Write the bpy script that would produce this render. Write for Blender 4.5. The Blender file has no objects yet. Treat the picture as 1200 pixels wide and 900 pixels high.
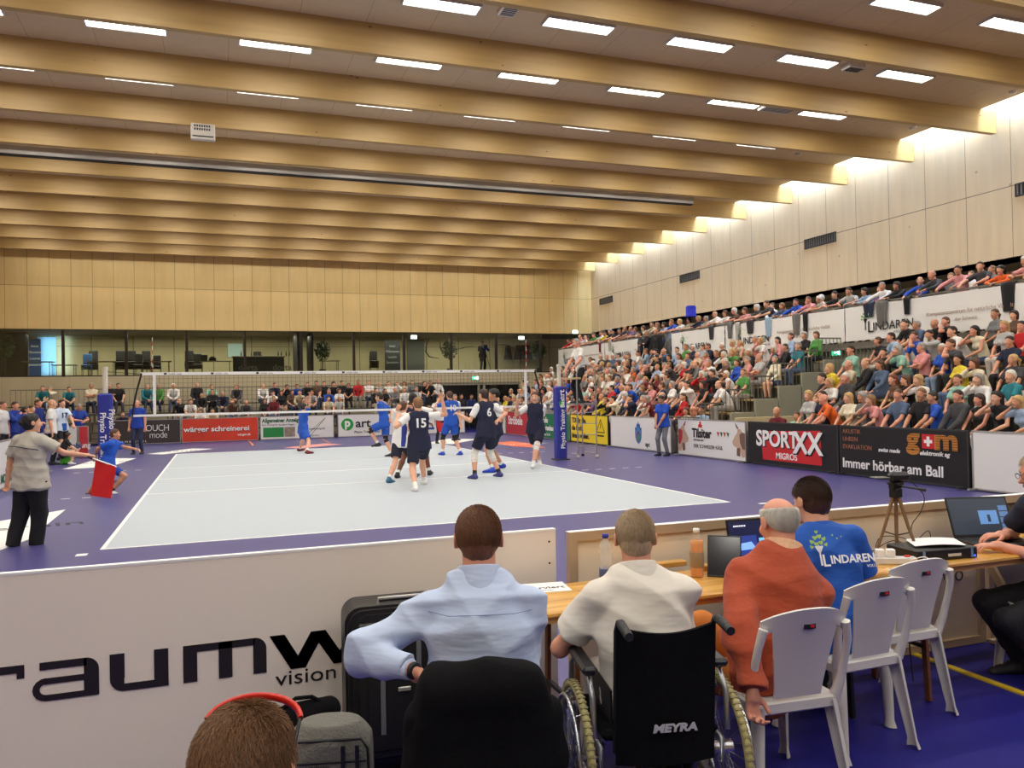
import bpy, math, random
import numpy as np
from mathutils import Vector, Matrix, Euler
random.seed(7); RS = np.random.RandomState(5)
S = bpy.context.scene
COL = S.collection
PI = math.pi
def V(*a): return np.array(a, float)
def nrm(v):
    v = np.asarray(v, float); l = np.linalg.norm(v)
    return v / l if l > 1e-9 else v
# ---------------------------------------------------------------- camera
CAM = V(1.37918, -10.81504, 1.78971)
YAW, PITCH, ROLL, FPX = 0.350255, 0.0123255, -0.0188027, 939.1
_F = V(math.sin(YAW)*math.cos(PITCH), math.cos(YAW)*math.cos(PITCH), math.sin(PITCH))
_R = V(math.cos(YAW), -math.sin(YAW), 0); _U = np.cross(_R, _F)
_R2 = math.cos(ROLL)*_R + math.sin(ROLL)*_U; _U2 = -math.sin(ROLL)*_R + math.cos(ROLL)*_U
cd = bpy.data.cameras.new('camera'); cam = bpy.data.objects.new('camera', cd); COL.objects.link(cam)
cd.sensor_width = 36; cd.lens = FPX/1200*36; cd.clip_end = 200; cd.clip_start = .05
cam.matrix_world = Matrix(((_R2[0], _U2[0], -_F[0], CAM[0]), (_R2[1], _U2[1], -_F[1], CAM[1]), (_R2[2], _U2[2], -_F[2], CAM[2]), (0, 0, 0, 1)))
S.camera = cam
def ray(u, v): return _F + _R2*(u-600)/FPX - _U2*(v-450)/FPX
def at(ax, val, u, v):            # measured point of the photograph on the plane x, y or z = val
    d = ray(u, v); return CAM + d*(val-CAM[ax])/d[ax]
def atX(x, u, v): return at(0, x, u, v)
def atY(y, u, v): return at(1, y, u, v)
def atZ(z, u, v): return at(2, z, u, v)
def depth(p): return float(np.dot(np.asarray(p, float)-CAM, _F))
# ---------------------------------------------------------------- light and exposure
LAMP_W = 26.5         # watts of each ceiling lamp
SKY_W = 170.0          # watts of daylight in each skylight bay
S.view_settings.view_transform = 'Standard'; S.view_settings.look = 'None'
S.view_settings.exposure = 0.0; S.view_settings.gamma = 1.0; S.view_settings.use_curve_mapping = False
w = bpy.data.worlds.new('world'); S.world = w; w.use_nodes = True
w.node_tree.nodes['Background'].inputs[0].default_value = (.80, .86, 1, 1)
w.node_tree.nodes['Background'].inputs[1].default_value = .35
S.cycles.max_bounces = 7; S.cycles.diffuse_bounces = 4; S.cycles.glossy_bounces = 3
S.cycles.transmission_bounces = 5; S.cycles.transparent_max_bounces = 8
S.cycles.sample_clamp_indirect = 4; S.cycles.use_denoising = True
S.cycles.caustics_reflective = False; S.cycles.caustics_refractive = False
def area_light(name, loc, sx, sy, watts, color, rot=(0, 0, 0), spread=180):
    l = bpy.data.lights.new(name, 'AREA'); l.shape = 'RECTANGLE'; l.size = sx; l.size_y = sy
    l.energy = watts; l.color = color; l.spread = math.radians(spread)
    o = bpy.data.objects.new(name, l); o.location = loc; o.rotation_euler = rot; COL.objects.link(o); return o
# ---------------------------------------------------------------- materials
def srgb(r, g, b):
    f = lambda c: (c/255/12.92) if c/255 <= .04045 else ((c/255+.055)/1.055)**2.4
    return (f(r), f(g), f(b), 1)
MATS = {}
def mat(name, rgb=None, rough=.6, metal=0., noise=0., nscale=8., bump=0., bscale=40., trans=0., alpha=1., emit=0., spec=.5, stretch=(1, 1, 1), coat=0., sheen=0., bdist=.01):
    if name in MATS: return MATS[name]
    m = bpy.data.materials.new(name); m.use_nodes = True; MATS[name] = m
    nt = m.node_tree; b = nt.nodes['Principled BSDF']; c = srgb(*rgb)
    b.inputs['Base Color'].default_value = c; b.inputs['Roughness'].default_value = rough
    b.inputs['Metallic'].default_value = metal; b.inputs['Specular IOR Level'].default_value = spec
    if trans: b.inputs['Transmission Weight'].default_value = trans
    if alpha < 1: b.inputs['Alpha'].default_value = alpha
    if coat: b.inputs['Coat Weight'].default_value = coat
    if sheen: b.inputs['Sheen Weight'].default_value = sheen
    if emit: b.inputs['Emission Color'].default_value = c; b.inputs['Emission Strength'].default_value = emit
    if noise or bump:
        tc = nt.nodes.new('ShaderNodeTexCoord'); mp = nt.nodes.new('ShaderNodeMapping'); mp.inputs['Scale'].default_value = stretch
        nt.links.new(tc.outputs['Object'], mp.inputs[0])
        n = nt.nodes.new('ShaderNodeTexNoise'); n.inputs['Scale'].default_value = nscale; n.inputs['Detail'].default_value = 4
        nt.links.new(mp.outputs[0], n.inputs['Vector'])
        if noise:
            mx = nt.nodes.new('ShaderNodeMix'); mx.data_type = 'RGBA'
            mx.inputs['A'].default_value = tuple(max(0, x*(1-noise)) for x in c[:3])+(1,)
            mx.inputs['B'].default_value = tuple(min(1, x*(1+noise)) for x in c[:3])+(1,)
            nt.links.new(n.outputs[0], mx.inputs['Factor']); nt.links.new(mx.outputs['Result'], b.inputs['Base Color'])
        if bump:
            n2 = nt.nodes.new('ShaderNodeTexNoise'); n2.inputs['Scale'].default_value = bscale; n2.inputs['Detail'].default_value = 3
            nt.links.new(mp.outputs[0], n2.inputs['Vector'])
            bp = nt.nodes.new('ShaderNodeBump'); bp.inputs['Strength'].default_value = bump; bp.inputs['Distance'].default_value = bdist
            nt.links.new(n2.outputs[0], bp.inputs['Height']); nt.links.new(bp.outputs[0], b.inputs['Normal'])
    return m
def fab(rgb, rough=.85):
    return mat('fabric_%d_%d_%d' % tuple(rgb), rgb, rough, noise=.10, nscale=22, bump=.25, bscale=60)
def mnode(nt, op, a, b=None, c=None):
    n = nt.nodes.new('ShaderNodeMath'); n.operation = op
    for i, x in enumerate((a, b, c)):
        if x is None: continue
        if isinstance(x, (int, float)): n.inputs[i].default_value = x
        else: nt.links.new(x, n.inputs[i])
    return n.outputs[0]
def wood(name, rgb, grain=(1, 1, 12), seams=(), knots=.5, rough=.55, contrast=.22, dark=(90, 60, 35), gscale=1.6):
    """seams: list of (axis, period, offset, halfwidth) joints in world metres; grain = stretch of the noise"""
    m = bpy.data.materials.new(name); m.use_nodes = True; MATS[name] = m
    nt = m.node_tree; b = nt.nodes['Principled BSDF']; b.inputs['Roughness'].default_value = rough
    g = nt.nodes.new('ShaderNodeNewGeometry'); mp = nt.nodes.new('ShaderNodeMapping'); mp.inputs['Scale'].default_value = grain
    nt.links.new(g.outputs['Position'], mp.inputs[0])
    n = nt.nodes.new('ShaderNodeTexNoise'); n.inputs['Scale'].default_value = gscale; n.inputs['Detail'].default_value = 6; n.inputs['Distortion'].default_value = .4
    nt.links.new(mp.outputs[0], n.inputs['Vector'])
    c = srgb(*rgb); mx = nt.nodes.new('ShaderNodeMix'); mx.data_type = 'RGBA'
    mx.inputs['A'].default_value = tuple(x*(1-contrast) for x in c[:3])+(1,); mx.inputs['B'].default_value = tuple(min(1, x*(1+contrast)) for x in c[:3])+(1,)
    nt.links.new(n.outputs[0], mx.inputs['Factor']); col = mx.outputs['Result']
    if knots:
        vo = nt.nodes.new('ShaderNodeTexVoronoi'); vo.inputs['Scale'].default_value = 1.15
        mp2 = nt.nodes.new('ShaderNodeMapping'); mp2.inputs['Scale'].default_value = tuple(1.0 if x < 5 else 2.2 for x in grain); nt.links.new(g.outputs['Position'], mp2.inputs[0]); nt.links.new(mp2.outputs[0], vo.inputs['Vector'])
        k = mnode(nt, 'LESS_THAN', vo.outputs['Distance'], .045)
        k = mnode(nt, 'MULTIPLY', k, knots)
        mk = nt.nodes.new('ShaderNodeMix'); mk.data_type = 'RGBA'; nt.links.new(k, mk.inputs['Factor']); nt.links.new(col, mk.inputs['A']); mk.inputs['B'].default_value = srgb(*dark); col = mk.outputs['Result']
    if seams:
        sx = nt.nodes.new('ShaderNodeSeparateXYZ'); nt.links.new(g.outputs['Position'], sx.inputs[0]); tot = None
        for ax, per, off, hw in seams:
            if per:
                f = mnode(nt, 'FRACT', mnode(nt, 'DIVIDE', mnode(nt, 'SUBTRACT', sx.outputs[ax], off), per))
                f = mnode(nt, 'LESS_THAN', f, 2*hw/per)
            else:
                f = mnode(nt, 'LESS_THAN', mnode(nt, 'ABSOLUTE', mnode(nt, 'SUBTRACT', sx.outputs[ax], off)), hw)
            tot = f if tot is None else mnode(nt, 'MAXIMUM', tot, f)
        ms = nt.nodes.new('ShaderNodeMix'); ms.data_type = 'RGBA'; nt.links.new(mnode(nt, 'MULTIPLY', tot, .75), ms.inputs['Factor']); nt.links.new(col, ms.inputs['A']); ms.inputs['B'].default_value = srgb(*dark); col = ms.outputs['Result']
    nt.links.new(col, b.inputs['Base Color'])
    return m
# ---------------------------------------------------------------- objects
def prop(o, label=None, cat=None, group=None, kind=None):
    if label: o['label'] = label
    if cat: o['category'] = cat
    if group: o['group'] = group
    if kind: o['kind'] = kind
    return o
def empty(name, loc=(0, 0, 0), rz=0, label=None, cat=None, group=None):
    o = bpy.data.objects.new(name, None); COL.objects.link(o); o.location = tuple(float(x) for x in loc); o.rotation_euler = (0, 0, rz); o.empty_display_size = .1
    return prop(o, label, cat, group)
def link(name, me, parent=None, mats=None):
    o = bpy.data.objects.new(name, me); COL.objects.link(o)
    if parent is not None: o.parent = parent
    return o
class MB:
    def __init__(s): s.v = []; s.f = []; s.m = []; s.sm = []
    def add(s, vs, fs, m=0, sm=False, T=None):
        n = len(s.v)
        if T is not None: vs = [tuple(T @ Vector(tuple(float(c) for c in p))) for p in vs]
        s.v += [tuple(float(c) for c in p) for p in vs]; s.f += [tuple(i+n for i in f) for f in fs]; s.m += [m]*len(fs); s.sm += [sm]*len(fs); return s
    def box(s, lo, hi, m=0, T=None, bev=0):
        x0, y0, z0 = lo; x1, y1, z1 = hi
        if bev:
            b = min(bev, abs(x1-x0)/2.01, abs(y1-y0)/2.01, abs(z1-z0)/2.01); vs = []; idx = {}
            X = (x0, x1); Y = (y0, y1); Z = (z0, z1)
            for i in (0, 1):
                for j in (0, 1):
                    for k in (0, 1):
                        sx, sy, sz = (1, -1)[i], (1, -1)[j], (1, -1)[k]
                        for a in range(3):
                            p = [X[i]+sx*b, Y[j]+sy*b, Z[k]+sz*b]; p[a] = (X[i], Y[j], Z[k])[a]
                            idx[(i, j, k, a)] = len(vs); vs.append(p)
            I = idx; fs = []
            for k in (0, 1):
                fs.append([I[(0, 0, k, 2)], I[(1, 0, k, 2)], I[(1, 1, k, 2)], I[(0, 1, k, 2)]][::(1 if k else -1)])
                fs.append([I[(0, k, 0, 1)], I[(1, k, 0, 1)], I[(1, k, 1, 1)], I[(0, k, 1, 1)]][::(-1 if k else 1)])
                fs.append([I[(k, 0, 0, 0)], I[(k, 1, 0, 0)], I[(k, 1, 1, 0)], I[(k, 0, 1, 0)]][::(1 if k else -1)])
            for i in (0, 1):
                for j in (0, 1):
                    fs.append([I[(i, j, 0, 0)], I[(i, j, 1, 0)], I[(i, j, 1, 1)], I[(i, j, 0, 1)]][::(1 if i ^ j else -1)])
                    fs.append([I[(i, 0, j, 0)], I[(i, 1, j, 0)], I[(i, 1, j, 2)], I[(i, 0, j, 2)]][::(-1 if i ^ j else 1)])
                    fs.append([I[(0, i, j, 1)], I[(1, i, j, 1)], I[(1, i, j, 2)], I[(0, i, j, 2)]][::(1 if i ^ j else -1)])
                    for k in (0, 1):
                        fs.append([I[(i, j, k, 0)], I[(i, j, k, 1)], I[(i, j, k, 2)]][::(1 if (i+j+k) % 2 else -1)])
            return s.add(vs, fs, m, False, T)
        vs = [(x0, y0, z0), (x1, y0, z0), (x1, y1, z0), (x0, y1, z0), (x0, y0, z1), (x1, y0, z1), (x1, y1, z1), (x0, y1, z1)]
        return s.add(vs, [(3, 2, 1, 0), (4, 5, 6, 7), (0, 1, 5, 4), (1, 2, 6, 5), (2, 3, 7, 6), (3, 0, 4, 7)], m, False, T)
    def cbox(s, c, d, m=0, T=None, bev=0):
        return s.box([c[i]-d[i]/2 for i in range(3)], [c[i]+d[i]/2 for i in range(3)], m, T, bev)
    def bar(s, a, b, w, h=None, m=0, up=(0, 0, 1)):
        a = V(*a); b = V(*b); d = b-a; L = np.linalg.norm(d); d = d/L; u = V(*up)
        if abs(np.dot(u, d)) > .98: u = V(1, 0, 0)
        x = nrm(np.cross(d, u)); y = np.cross(x, d); h = w if h is None else h
        vs = [a+x*i*w/2+y*j*h/2+d*L*k for k in (0, 1) for (i, j) in ((-1, -1), (1, -1), (1, 1), (-1, 1))]
        return s.add(vs, [(0, 1, 2, 3), (7, 6, 5, 4), (0, 4, 5, 1), (1, 5, 6, 2), (2, 6, 7, 3), (3, 7, 4, 0)], m)
    def tube(s, pts, r, n=8, m=0, closed=False, T=None, flat=None):
        P = [V(*p) for p in pts]; N = len(P); R = r if hasattr(r, '__len__') else [r]*N
        vs = []; prev = None
        for i, p in enumerate(P):
            if closed: t = nrm(P[(i+1) % N]-P[i-1])
            else: t = nrm(P[min(i+1, N-1)]-P[max(i-1, 0)])
            if prev is None:
                u = V(0, 0, 1) if abs(t[2]) < .9 else V(1, 0, 0); x = nrm(np.cross(t, u))
            else: x = nrm(prev-t*np.dot(prev, t))
            prev = x; y = np.cross(t, x)
            for k in range(n):
                a = 2*PI*k/n; vs.append(p+x*math.cos(a)*R[i]+y*math.sin(a)*R[i]*(flat or 1))
        fs = []
        for i in range(N if closed else N-1):
            j = (i+1) % N
            for k in range(n): l = (k+1) % n; fs.append((i*n+k, j*n+k, j*n+l, i*n+l))
        s.add([tuple(v) for v in vs], fs, m, True, T)
        if not closed: s.add([tuple(v) for v in vs[:n]], [tuple(range(n))], m, False, T); s.add([tuple(v) for v in vs[-n:]], [tuple(range(n-1, -1, -1))], m, False, T)
        return s
    def cyl(s, a, b, r, n=16, m=0, r2=None): return s.tube([a, b], [r, r if r2 is None else r2], n, m)
    def lathe(s, prof, c=(0, 0, 0), n=20, m=0, T=None):
        vs = []
        for r, z in prof:
            for k in range(n): vs.append((c[0]+r*math.cos(2*PI*k/n), c[1]+r*math.sin(2*PI*k/n), c[2]+z))
        fs = [(i*n+k, i*n+(k+1) % n, (i+1)*n+(k+1) % n, (i+1)*n+k) for i in range(len(prof)-1) for k in range(n)]
        s.add(vs, fs, m, True, T)
        if prof[0][0] > 1e-4: s.add(vs[:n], [tuple(range(n-1, -1, -1))], m, False, T)
        if prof[-1][0] > 1e-4: s.add(vs[-n:], [tuple(range(n))], m, False, T)
        return s
    def sheet(s, fn, nu, nv, th, m=0, sm=True, T=None):
        """fn(u,v) -> point; gives a sheet th thick, closed at its edges"""
        G = np.array([[fn(i/nu, j/nv) for j in range(nv+1)] for i in range(nu+1)], float)
        du = np.gradient(G, axis=0); dv = np.gradient(G, axis=1); N = np.cross(du, dv); N /= (np.linalg.norm(N, axis=2, keepdims=True)+1e-12)
        A = G+N*th/2; B = G-N*th/2; W = nv+1; n0 = (nu+1)*W
        vs = [tuple(p) for p in A.reshape(-1, 3)]+[tuple(p) for p in B.reshape(-1, 3)]
        ix = lambda i, j: i*W+j; fs = []
        for i in range(nu):
            for j in range(nv):
                q = (ix(i, j), ix(i+1, j), ix(i+1, j+1), ix(i, j+1)); fs.append(q); fs.append(tuple(n0+k for k in q[::-1]))
        s.add(vs, fs, m, sm, T)
        rim = []
        loop = [ix(i, 0) for i in range(nu)]+[ix(nu, j) for j in range(nv)]+[ix(i, nv) for i in range(nu, 0, -1)]+[ix(0, j) for j in range(nv, 0, -1)]
        vs2 = [vs[k] for k in loop]+[vs[n0+k] for k in loop]; L = len(loop)
        s.add(vs2, [(k, k+L, (k+1) % L+L, (k+1) % L) for k in range(L)], m, False, T)
        return s
    def prism(s, poly, z0, z1, m=0, T=None, sm=False):
        n = len(poly); vs = [(x, y, z0) for x, y in poly]+[(x, y, z1) for x, y in poly]
        s.add(vs, [tuple(range(n-1, -1, -1)), tuple(range(n, 2*n))], m, False, T)
        s.add(vs, [(i, (i+1) % n, (i+1) % n+n, i+n) for i in range(n)], m, sm, T); return s
    def mesh(s, name, mats):
        me = bpy.data.meshes.new(name); me.from_pydata(s.v, [], s.f)
        for x in mats: me.materials.append(x)
        me.polygons.foreach_set('material_index', s.m); me.polygons.foreach_set('use_smooth', s.sm); me.update(); return me
    def build(s, name, mats, parent=None, loc=None, rz=None):
        if not isinstance(mats, (list, tuple)): mats = [mats]
        o = link(name, s.mesh(name, mats), parent)
        if loc is not None: o.location = tuple(float(x) for x in loc)
        if rz is not None: o.rotation_euler = (0, 0, rz)
        return o
def TF(loc=(0, 0, 0), rot=(0, 0, 0), sc=1.0):
    return Matrix.Translation(Vector(tuple(float(x) for x in loc))) @ Euler(rot).to_matrix().to_4x4() @ Matrix.Scale(sc, 4)
def struct(name, mb, mats): return prop(mb.build(name, mats), kind='structure')
def text(body, size, m, parent, loc, rot, ext=.002, bold=0., align='LEFT', xs=1.0, shear=0., name='lettering', sp=1.0):
    c = bpy.data.curves.new(name, 'FONT'); c.body = body; c.size = size; c.extrude = ext; c.offset = bold; c.align_x = align; c.shear = shear; c.space_character = sp
    c.resolution_u = 3
    c.materials.append(m); to = bpy.data.objects.new(name, c); me = bpy.data.meshes.new_from_object(to); bpy.data.objects.remove(to); bpy.data.curves.remove(c)
    if not me.materials: me.materials.append(m)
    o = bpy.data.objects.new(name, me); COL.objects.link(o); o.parent = parent
    o.location = tuple(float(x) for x in loc); o.rotation_euler = rot; o.scale = (xs, 1, 1); return o
def copy_tree(o, parent=None):
    c = o.copy(); COL.objects.link(c); c.parent = parent
    for ch in o.children: copy_tree(ch, c)
    return c
# ---------------------------------------------------------------- organic surfaces: smooth union of tapered limbs, meshed on a grid
def _rot(R, p): return p @ R.T
class Body:
    def __init__(s, vox): s.p = []; s.vox = vox; s.noise = None
    def cone(s, a, b, ra, rb, k=.02, m=0, flat=None, cut=0, cuta=0):
        """tapered limb; flat=(side direction, depth factor) squashes it across; cut / cuta ends it square at b / a"""
        s.p.append(('c', V(*a), V(*b), ra, rb, k, m, flat, cut, cuta)); return s
    def ell(s, c, r, R=None, k=.02, m=0, planes=None, sub=False):
        s.p.append(('e', V(*c), V(*r), np.eye(3) if R is None else np.array(R, float), k, m, planes, sub)); return s
    def bounds(s):
        lo = V(9, 9, 9); hi = -lo
        for q in s.p:
            if q[0] == 'c':
                r = max(q[3], q[4])*1.05
                lo = np.minimum(lo, np.minimum(q[1], q[2])-r); hi = np.maximum(hi, np.maximum(q[1], q[2])+r)
            elif not q[7]:
                r = max(q[2]); lo = np.minimum(lo, q[1]-r); hi = np.maximum(hi, q[1]+r)
        return lo, hi
    def mesh(s, name, mats, smooth=1):
        h = s.vox; lo, hi = s.bounds(); lo = lo-3*h; hi = hi+3*h
        n = np.ceil((hi-lo)/h).astype(int)+1
        ax = [lo[i]+h*np.arange(n[i]) for i in range(3)]
        D = np.full(n, .08, np.float32); M = np.zeros(n, np.int8); near = np.full(n, .08, np.float32)
        for q in s.p:
            if q[0] == 'c': r = max(q[3], q[4])*1.05; l = np.minimum(q[1], q[2])-r; u = np.maximum(q[1], q[2])+r; k = q[5]
            else: r = max(q[2]); l = q[1]-r; u = q[1]+r; k = q[4]
            mg = k+2*h+.004
            i0 = np.maximum(((l-mg-lo)/h).astype(int), 0); i1 = np.minimum(((u+mg-lo)/h).astype(int)+2, n)
            if (i1 <= i0).any(): continue
            sl = tuple(slice(i0[i], i1[i]) for i in range(3))
            X, Y, Z = np.meshgrid(ax[0][sl[0]], ax[1][sl[1]], ax[2][sl[2]], indexing='ij')
            P = np.stack([X, Y, Z], -1)
            if q[0] == 'c':
                a, b, ra, rb, k, m, flat, cut, cuta = q[1:]
                ba = b-a; L2 = max(np.dot(ba, ba), 1e-9); pa = P-a; t = np.clip(pa @ ba/L2, 0, 1)
                e = pa-t[..., None]*ba
                if flat is not None:
                    sd = nrm(flat[0]); dd = nrm(np.cross(sd, ba)); e = e+(e @ dd)[..., None]*dd*(1/flat[1]-1)
                    d = np.linalg.norm(e, axis=-1)-(ra+(rb-ra)*t)
                    d = d*(.5+.5*flat[1])
                else: d = np.linalg.norm(e, axis=-1)-(ra+(rb-ra)*t)
                if cut: d = np.maximum(d, (P-b) @ nrm(ba))
                if cuta: d = np.maximum(d, -(pa @ nrm(ba)))
                sub = False
            else:
                c, r, R, k, m, planes, sub = q[1:]
                e = (P-c) @ R.T; qn = e/r; l0 = np.linalg.norm(qn, axis=-1); l1 = np.linalg.norm(qn/r, axis=-1)
                d = l0*(l0-1)/np.maximum(l1, 1e-6)
                for (pn, pd) in (planes or ()): d = np.maximum(d, e @ V(*pn)-pd)
            A = D[sl]; d = d.astype(np.float32)
            if sub: D[sl] = np.maximum(A, -d); continue
            upd = d < near[sl]; M[sl] = np.where(upd, m, M[sl]); near[sl] = np.minimum(near[sl], d)
            kk = max(k, 1e-4); hh = np.maximum(kk-np.abs(A-d), 0)/kk
            D[sl] = np.minimum(A, d)-hh*hh*kk*.25
        if s.noise is not None:
            X, Y, Z = np.meshgrid(*ax, indexing='ij'); D += s.noise(X, Y, Z).astype(np.float32)
        verts, faces, fm = surface_nets(D, M, lo, h)
        for _ in range(smooth): verts = lap(verts, faces)
        me = bpy.data.meshes.new(name)
        me.vertices.add(len(verts)); me.vertices.foreach_set('co', verts.astype(np.float32).ravel())
        me.loops.add(len(faces)*4); me.loops.foreach_set('vertex_index', faces.astype(np.int32).ravel())
        me.polygons.add(len(faces)); me.polygons.foreach_set('loop_start', np.arange(len(faces), dtype=np.int32)*4)
        me.polygons.foreach_set('loop_total', np.full(len(faces), 4, np.int32))
        for x in mats: me.materials.append(x)
        me.polygons.foreach_set('material_index', fm.astype(np.int32)); me.polygons.foreach_set('use_smooth', np.ones(len(faces), bool))
        me.update(calc_edges=True); return me
def lap(v, f):
    acc = np.zeros_like(v); cnt = np.zeros(len(v))
    for i in range(4):
        a = f[:, i]; b = f[:, (i+1) % 4]
        for c in range(3): acc[:, c] += np.bincount(a, v[b, c], len(v))+np.bincount(b, v[a, c], len(v))
        cnt += np.bincount(a, minlength=len(v))+np.bincount(b, minlength=len(v))
    return v*.5+acc/np.maximum(cnt, 1)[:, None]*.5
_C = [(i, j, k) for i in (0, 1) for j in (0, 1) for k in (0, 1)]
_E = [(a, b) for a in range(8) for b in range(a+1, 8) if sum(abs(_C[a][i]-_C[b][i]) for i in range(3)) == 1]
def surface_nets(D, M, lo, h):
    ins = D < 0; n = D.shape
    cnt = np.zeros(tuple(x-1 for x in n), np.int8)
    for (i, j, k) in _C: cnt += ins[i:n[0]-1+i, j:n[1]-1+j, k:n[2]-1+k]
    I, J, K = np.nonzero((cnt > 0) & (cnt < 8))
    cv = np.stack([D[I+i, J+j, K+k] for (i, j, k) in _C], 1)
    acc = np.zeros((len(I), 3)); c = np.zeros(len(I))
    for a, b in _E:
        va, vb = cv[:, a], cv[:, b]; x = (va < 0) != (vb < 0)
        t = np.where(x, va/np.where(x, va-vb, 1), 0)
        pa = V(*_C[a]); pb = V(*_C[b]); acc += np.where(x[:, None], pa+(pb-pa)*t[:, None], 0); c += x
    verts = lo+h*(np.stack([I, J, K], 1)+acc/c[:, None])
    idx = np.full(cnt.shape, -1, np.int64); idx[I, J, K] = np.arange(len(I))
    F = []; FM = []
    for axis in range(3):
        s0 = [slice(1, -1)]*3; s1 = [slice(1, -1)]*3; s0[axis] = slice(0, -1); s1[axis] = slice(1, None)
        a = ins[tuple(s0)]; b = ins[tuple(s1)]; off = [1, 1, 1]; off[axis] = 0
        x = np.nonzero(a != b); g = [x[i]+off[i] for i in range(3)]; inside_a = a[x]
        o1, o2 = [(1, 2), (2, 0), (0, 1)][axis]
        def cell(d1, d2):
            q = [g[0].copy(), g[1].copy(), g[2].copy()]; q[o1] -= d1; q[o2] -= d2; return idx[q[0], q[1], q[2]]
        quad = np.stack([cell(1, 1), cell(0, 1), cell(0, 0), cell(1, 0)], 1)
        quad = np.where(inside_a[:, None], quad, quad[:, ::-1])
        gi = [y.copy() for y in g]; gi[axis] = g[axis]+np.where(inside_a, 0, 1)
        F.append(quad); FM.append(M[gi[0], gi[1], gi[2]])
    F = np.concatenate(F); FM = np.concatenate(FM); ok = (F >= 0).all(1)
    return verts, F[ok], FM[ok]
def folds(amp, freq=30, seed=0, stretch=(1, 1, .6)):
    r = np.random.RandomState(seed); W = [(r.randn(3)*V(*stretch), r.rand()*6.28, r.randn(3)*.5, r.rand()*6.28) for _ in range(3)]
    def f(X, Y, Z):
        t = 0
        for (d, ph, d2, p2) in W:
            d = nrm(d); wv = np.sin((X*d2[0]+Y*d2[1]+Z*d2[2])*freq*.5+p2)
            t = t+np.abs(np.sin((X*d[0]+Y*d[1]+Z*d[2])*freq+ph+1.8*wv))
        return (t/len(W)-.64)*amp*2.6
    return f
# ---------------------------------------------------------------- people
def ik(a, t, l1, l2, pole):
    a = V(*a); t = V(*t); d = t-a; L = np.linalg.norm(d); L = min(L, (l1+l2)*.995); d = nrm(d); L = max(L, abs(l1-l2)+.01)
    x = (l1*l1-l2*l2+L*L)/(2*L); hgt = math.sqrt(max(l1*l1-x*x, 0)); p = V(*pole); p = nrm(p-d*np.dot(p, d))
    return a+d*x+p*hgt, a+d*L
def basis(yaw=0, pitch=0, roll=0):
    """right, forward, up; yaw turns to the person's left, pitch nods forward, roll tips to the right"""
    M_ = Euler((-pitch, roll, yaw), 'YXZ').to_matrix() if False else (Matrix.Rotation(yaw, 3, 'Z') @ Matrix.Rotation(-pitch, 3, 'X') @ Matrix.Rotation(roll, 3, 'Y'))
    M_ = np.array(M_); return M_[:, 0], M_[:, 1], M_[:, 2]
class Pose:
    """joints of a figure: local frame faces +Y, +X is the person's right"""
    def __init__(s, H=1.75, pelvis=(0, 0, .93), lean=0, side=0, twist=0, hyaw=0, hpitch=0, hroll=0, lh=None, rh=None, lf=None, rf=None,
                 lp=(-.4, -1, -.3), rp=(.4, -1, -.3), lk=(0, 1, 0), rk=(0, 1, 0), fem=False, ftoe=(0, 1, 0), rtoe=None, ltoe=None, curl=.35, hdl=None, hdr=None, shrug=0, fat=0, bend=0, foot_ext=0, pyaw=0):
        k = H/1.75; s.k = k; s.fem = fem; s.fat = fat; P = V(*pelvis); s.P = P
        s.r, s.f, s.u = basis(twist, lean, side); pr, pf, pu = basis(pyaw, lean*.4, side*.3); s.pr, s.pf, s.pu = pr, pf, pu
        s.waist = P+pu*.16*k; s.chest = s.waist+s.u*.20*k; s.neck = s.waist+s.u*.385*k
        s.ur, s.uf, s.uu = basis(twist, lean+bend, side)
        if bend: s.neck = s.chest+s.uu*.185*k
        sw = (.165 if fem else .188)*k; s.sw = sw
        s.sl = s.neck-s.ur*sw-s.uu*(.05-shrug)*k; s.sr = s.neck+s.ur*sw-s.uu*(.05-shrug)*k
        s.hr, s.hf, s.hu = basis(twist+hyaw, lean*.35+bend*.3+hpitch, hroll); s.head = s.neck+s.uu*.045*k+s.hu*.125*k+s.uf*.012*k+s.hf*.015*k
        hw = .095*k; s.hl = P-pr*hw-pu*.02; s.hrr = P+pr*hw-pu*.02
        lh = lh or (-.25, .05, P[2]-.15); rh = rh or (.25, .05, P[2]-.15)
        s.el, s.wl = ik(s.sl, lh, .30*k, .26*k, lp); s.er, s.wr = ik(s.sr, rh, .30*k, .26*k, rp)
        lf = lf or (-.12, 0, .09); rf = rf or (.12, 0, .09)
        s.kl, s.al = ik(s.hl, lf, .43*k, .42*k, lk); s.kr, s.ar = ik(s.hrr, rf, .43*k, .42*k, rk)
        s.toel = nrm(ltoe or ftoe); s.toer = nrm(rtoe or ftoe); s.curl = curl
        s.hdl = nrm(hdl) if hdl is not None else nrm(s.wl-s.el); s.hdr = nrm(hdr) if hdr is not None else nrm(s.wr-s.er)
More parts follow.
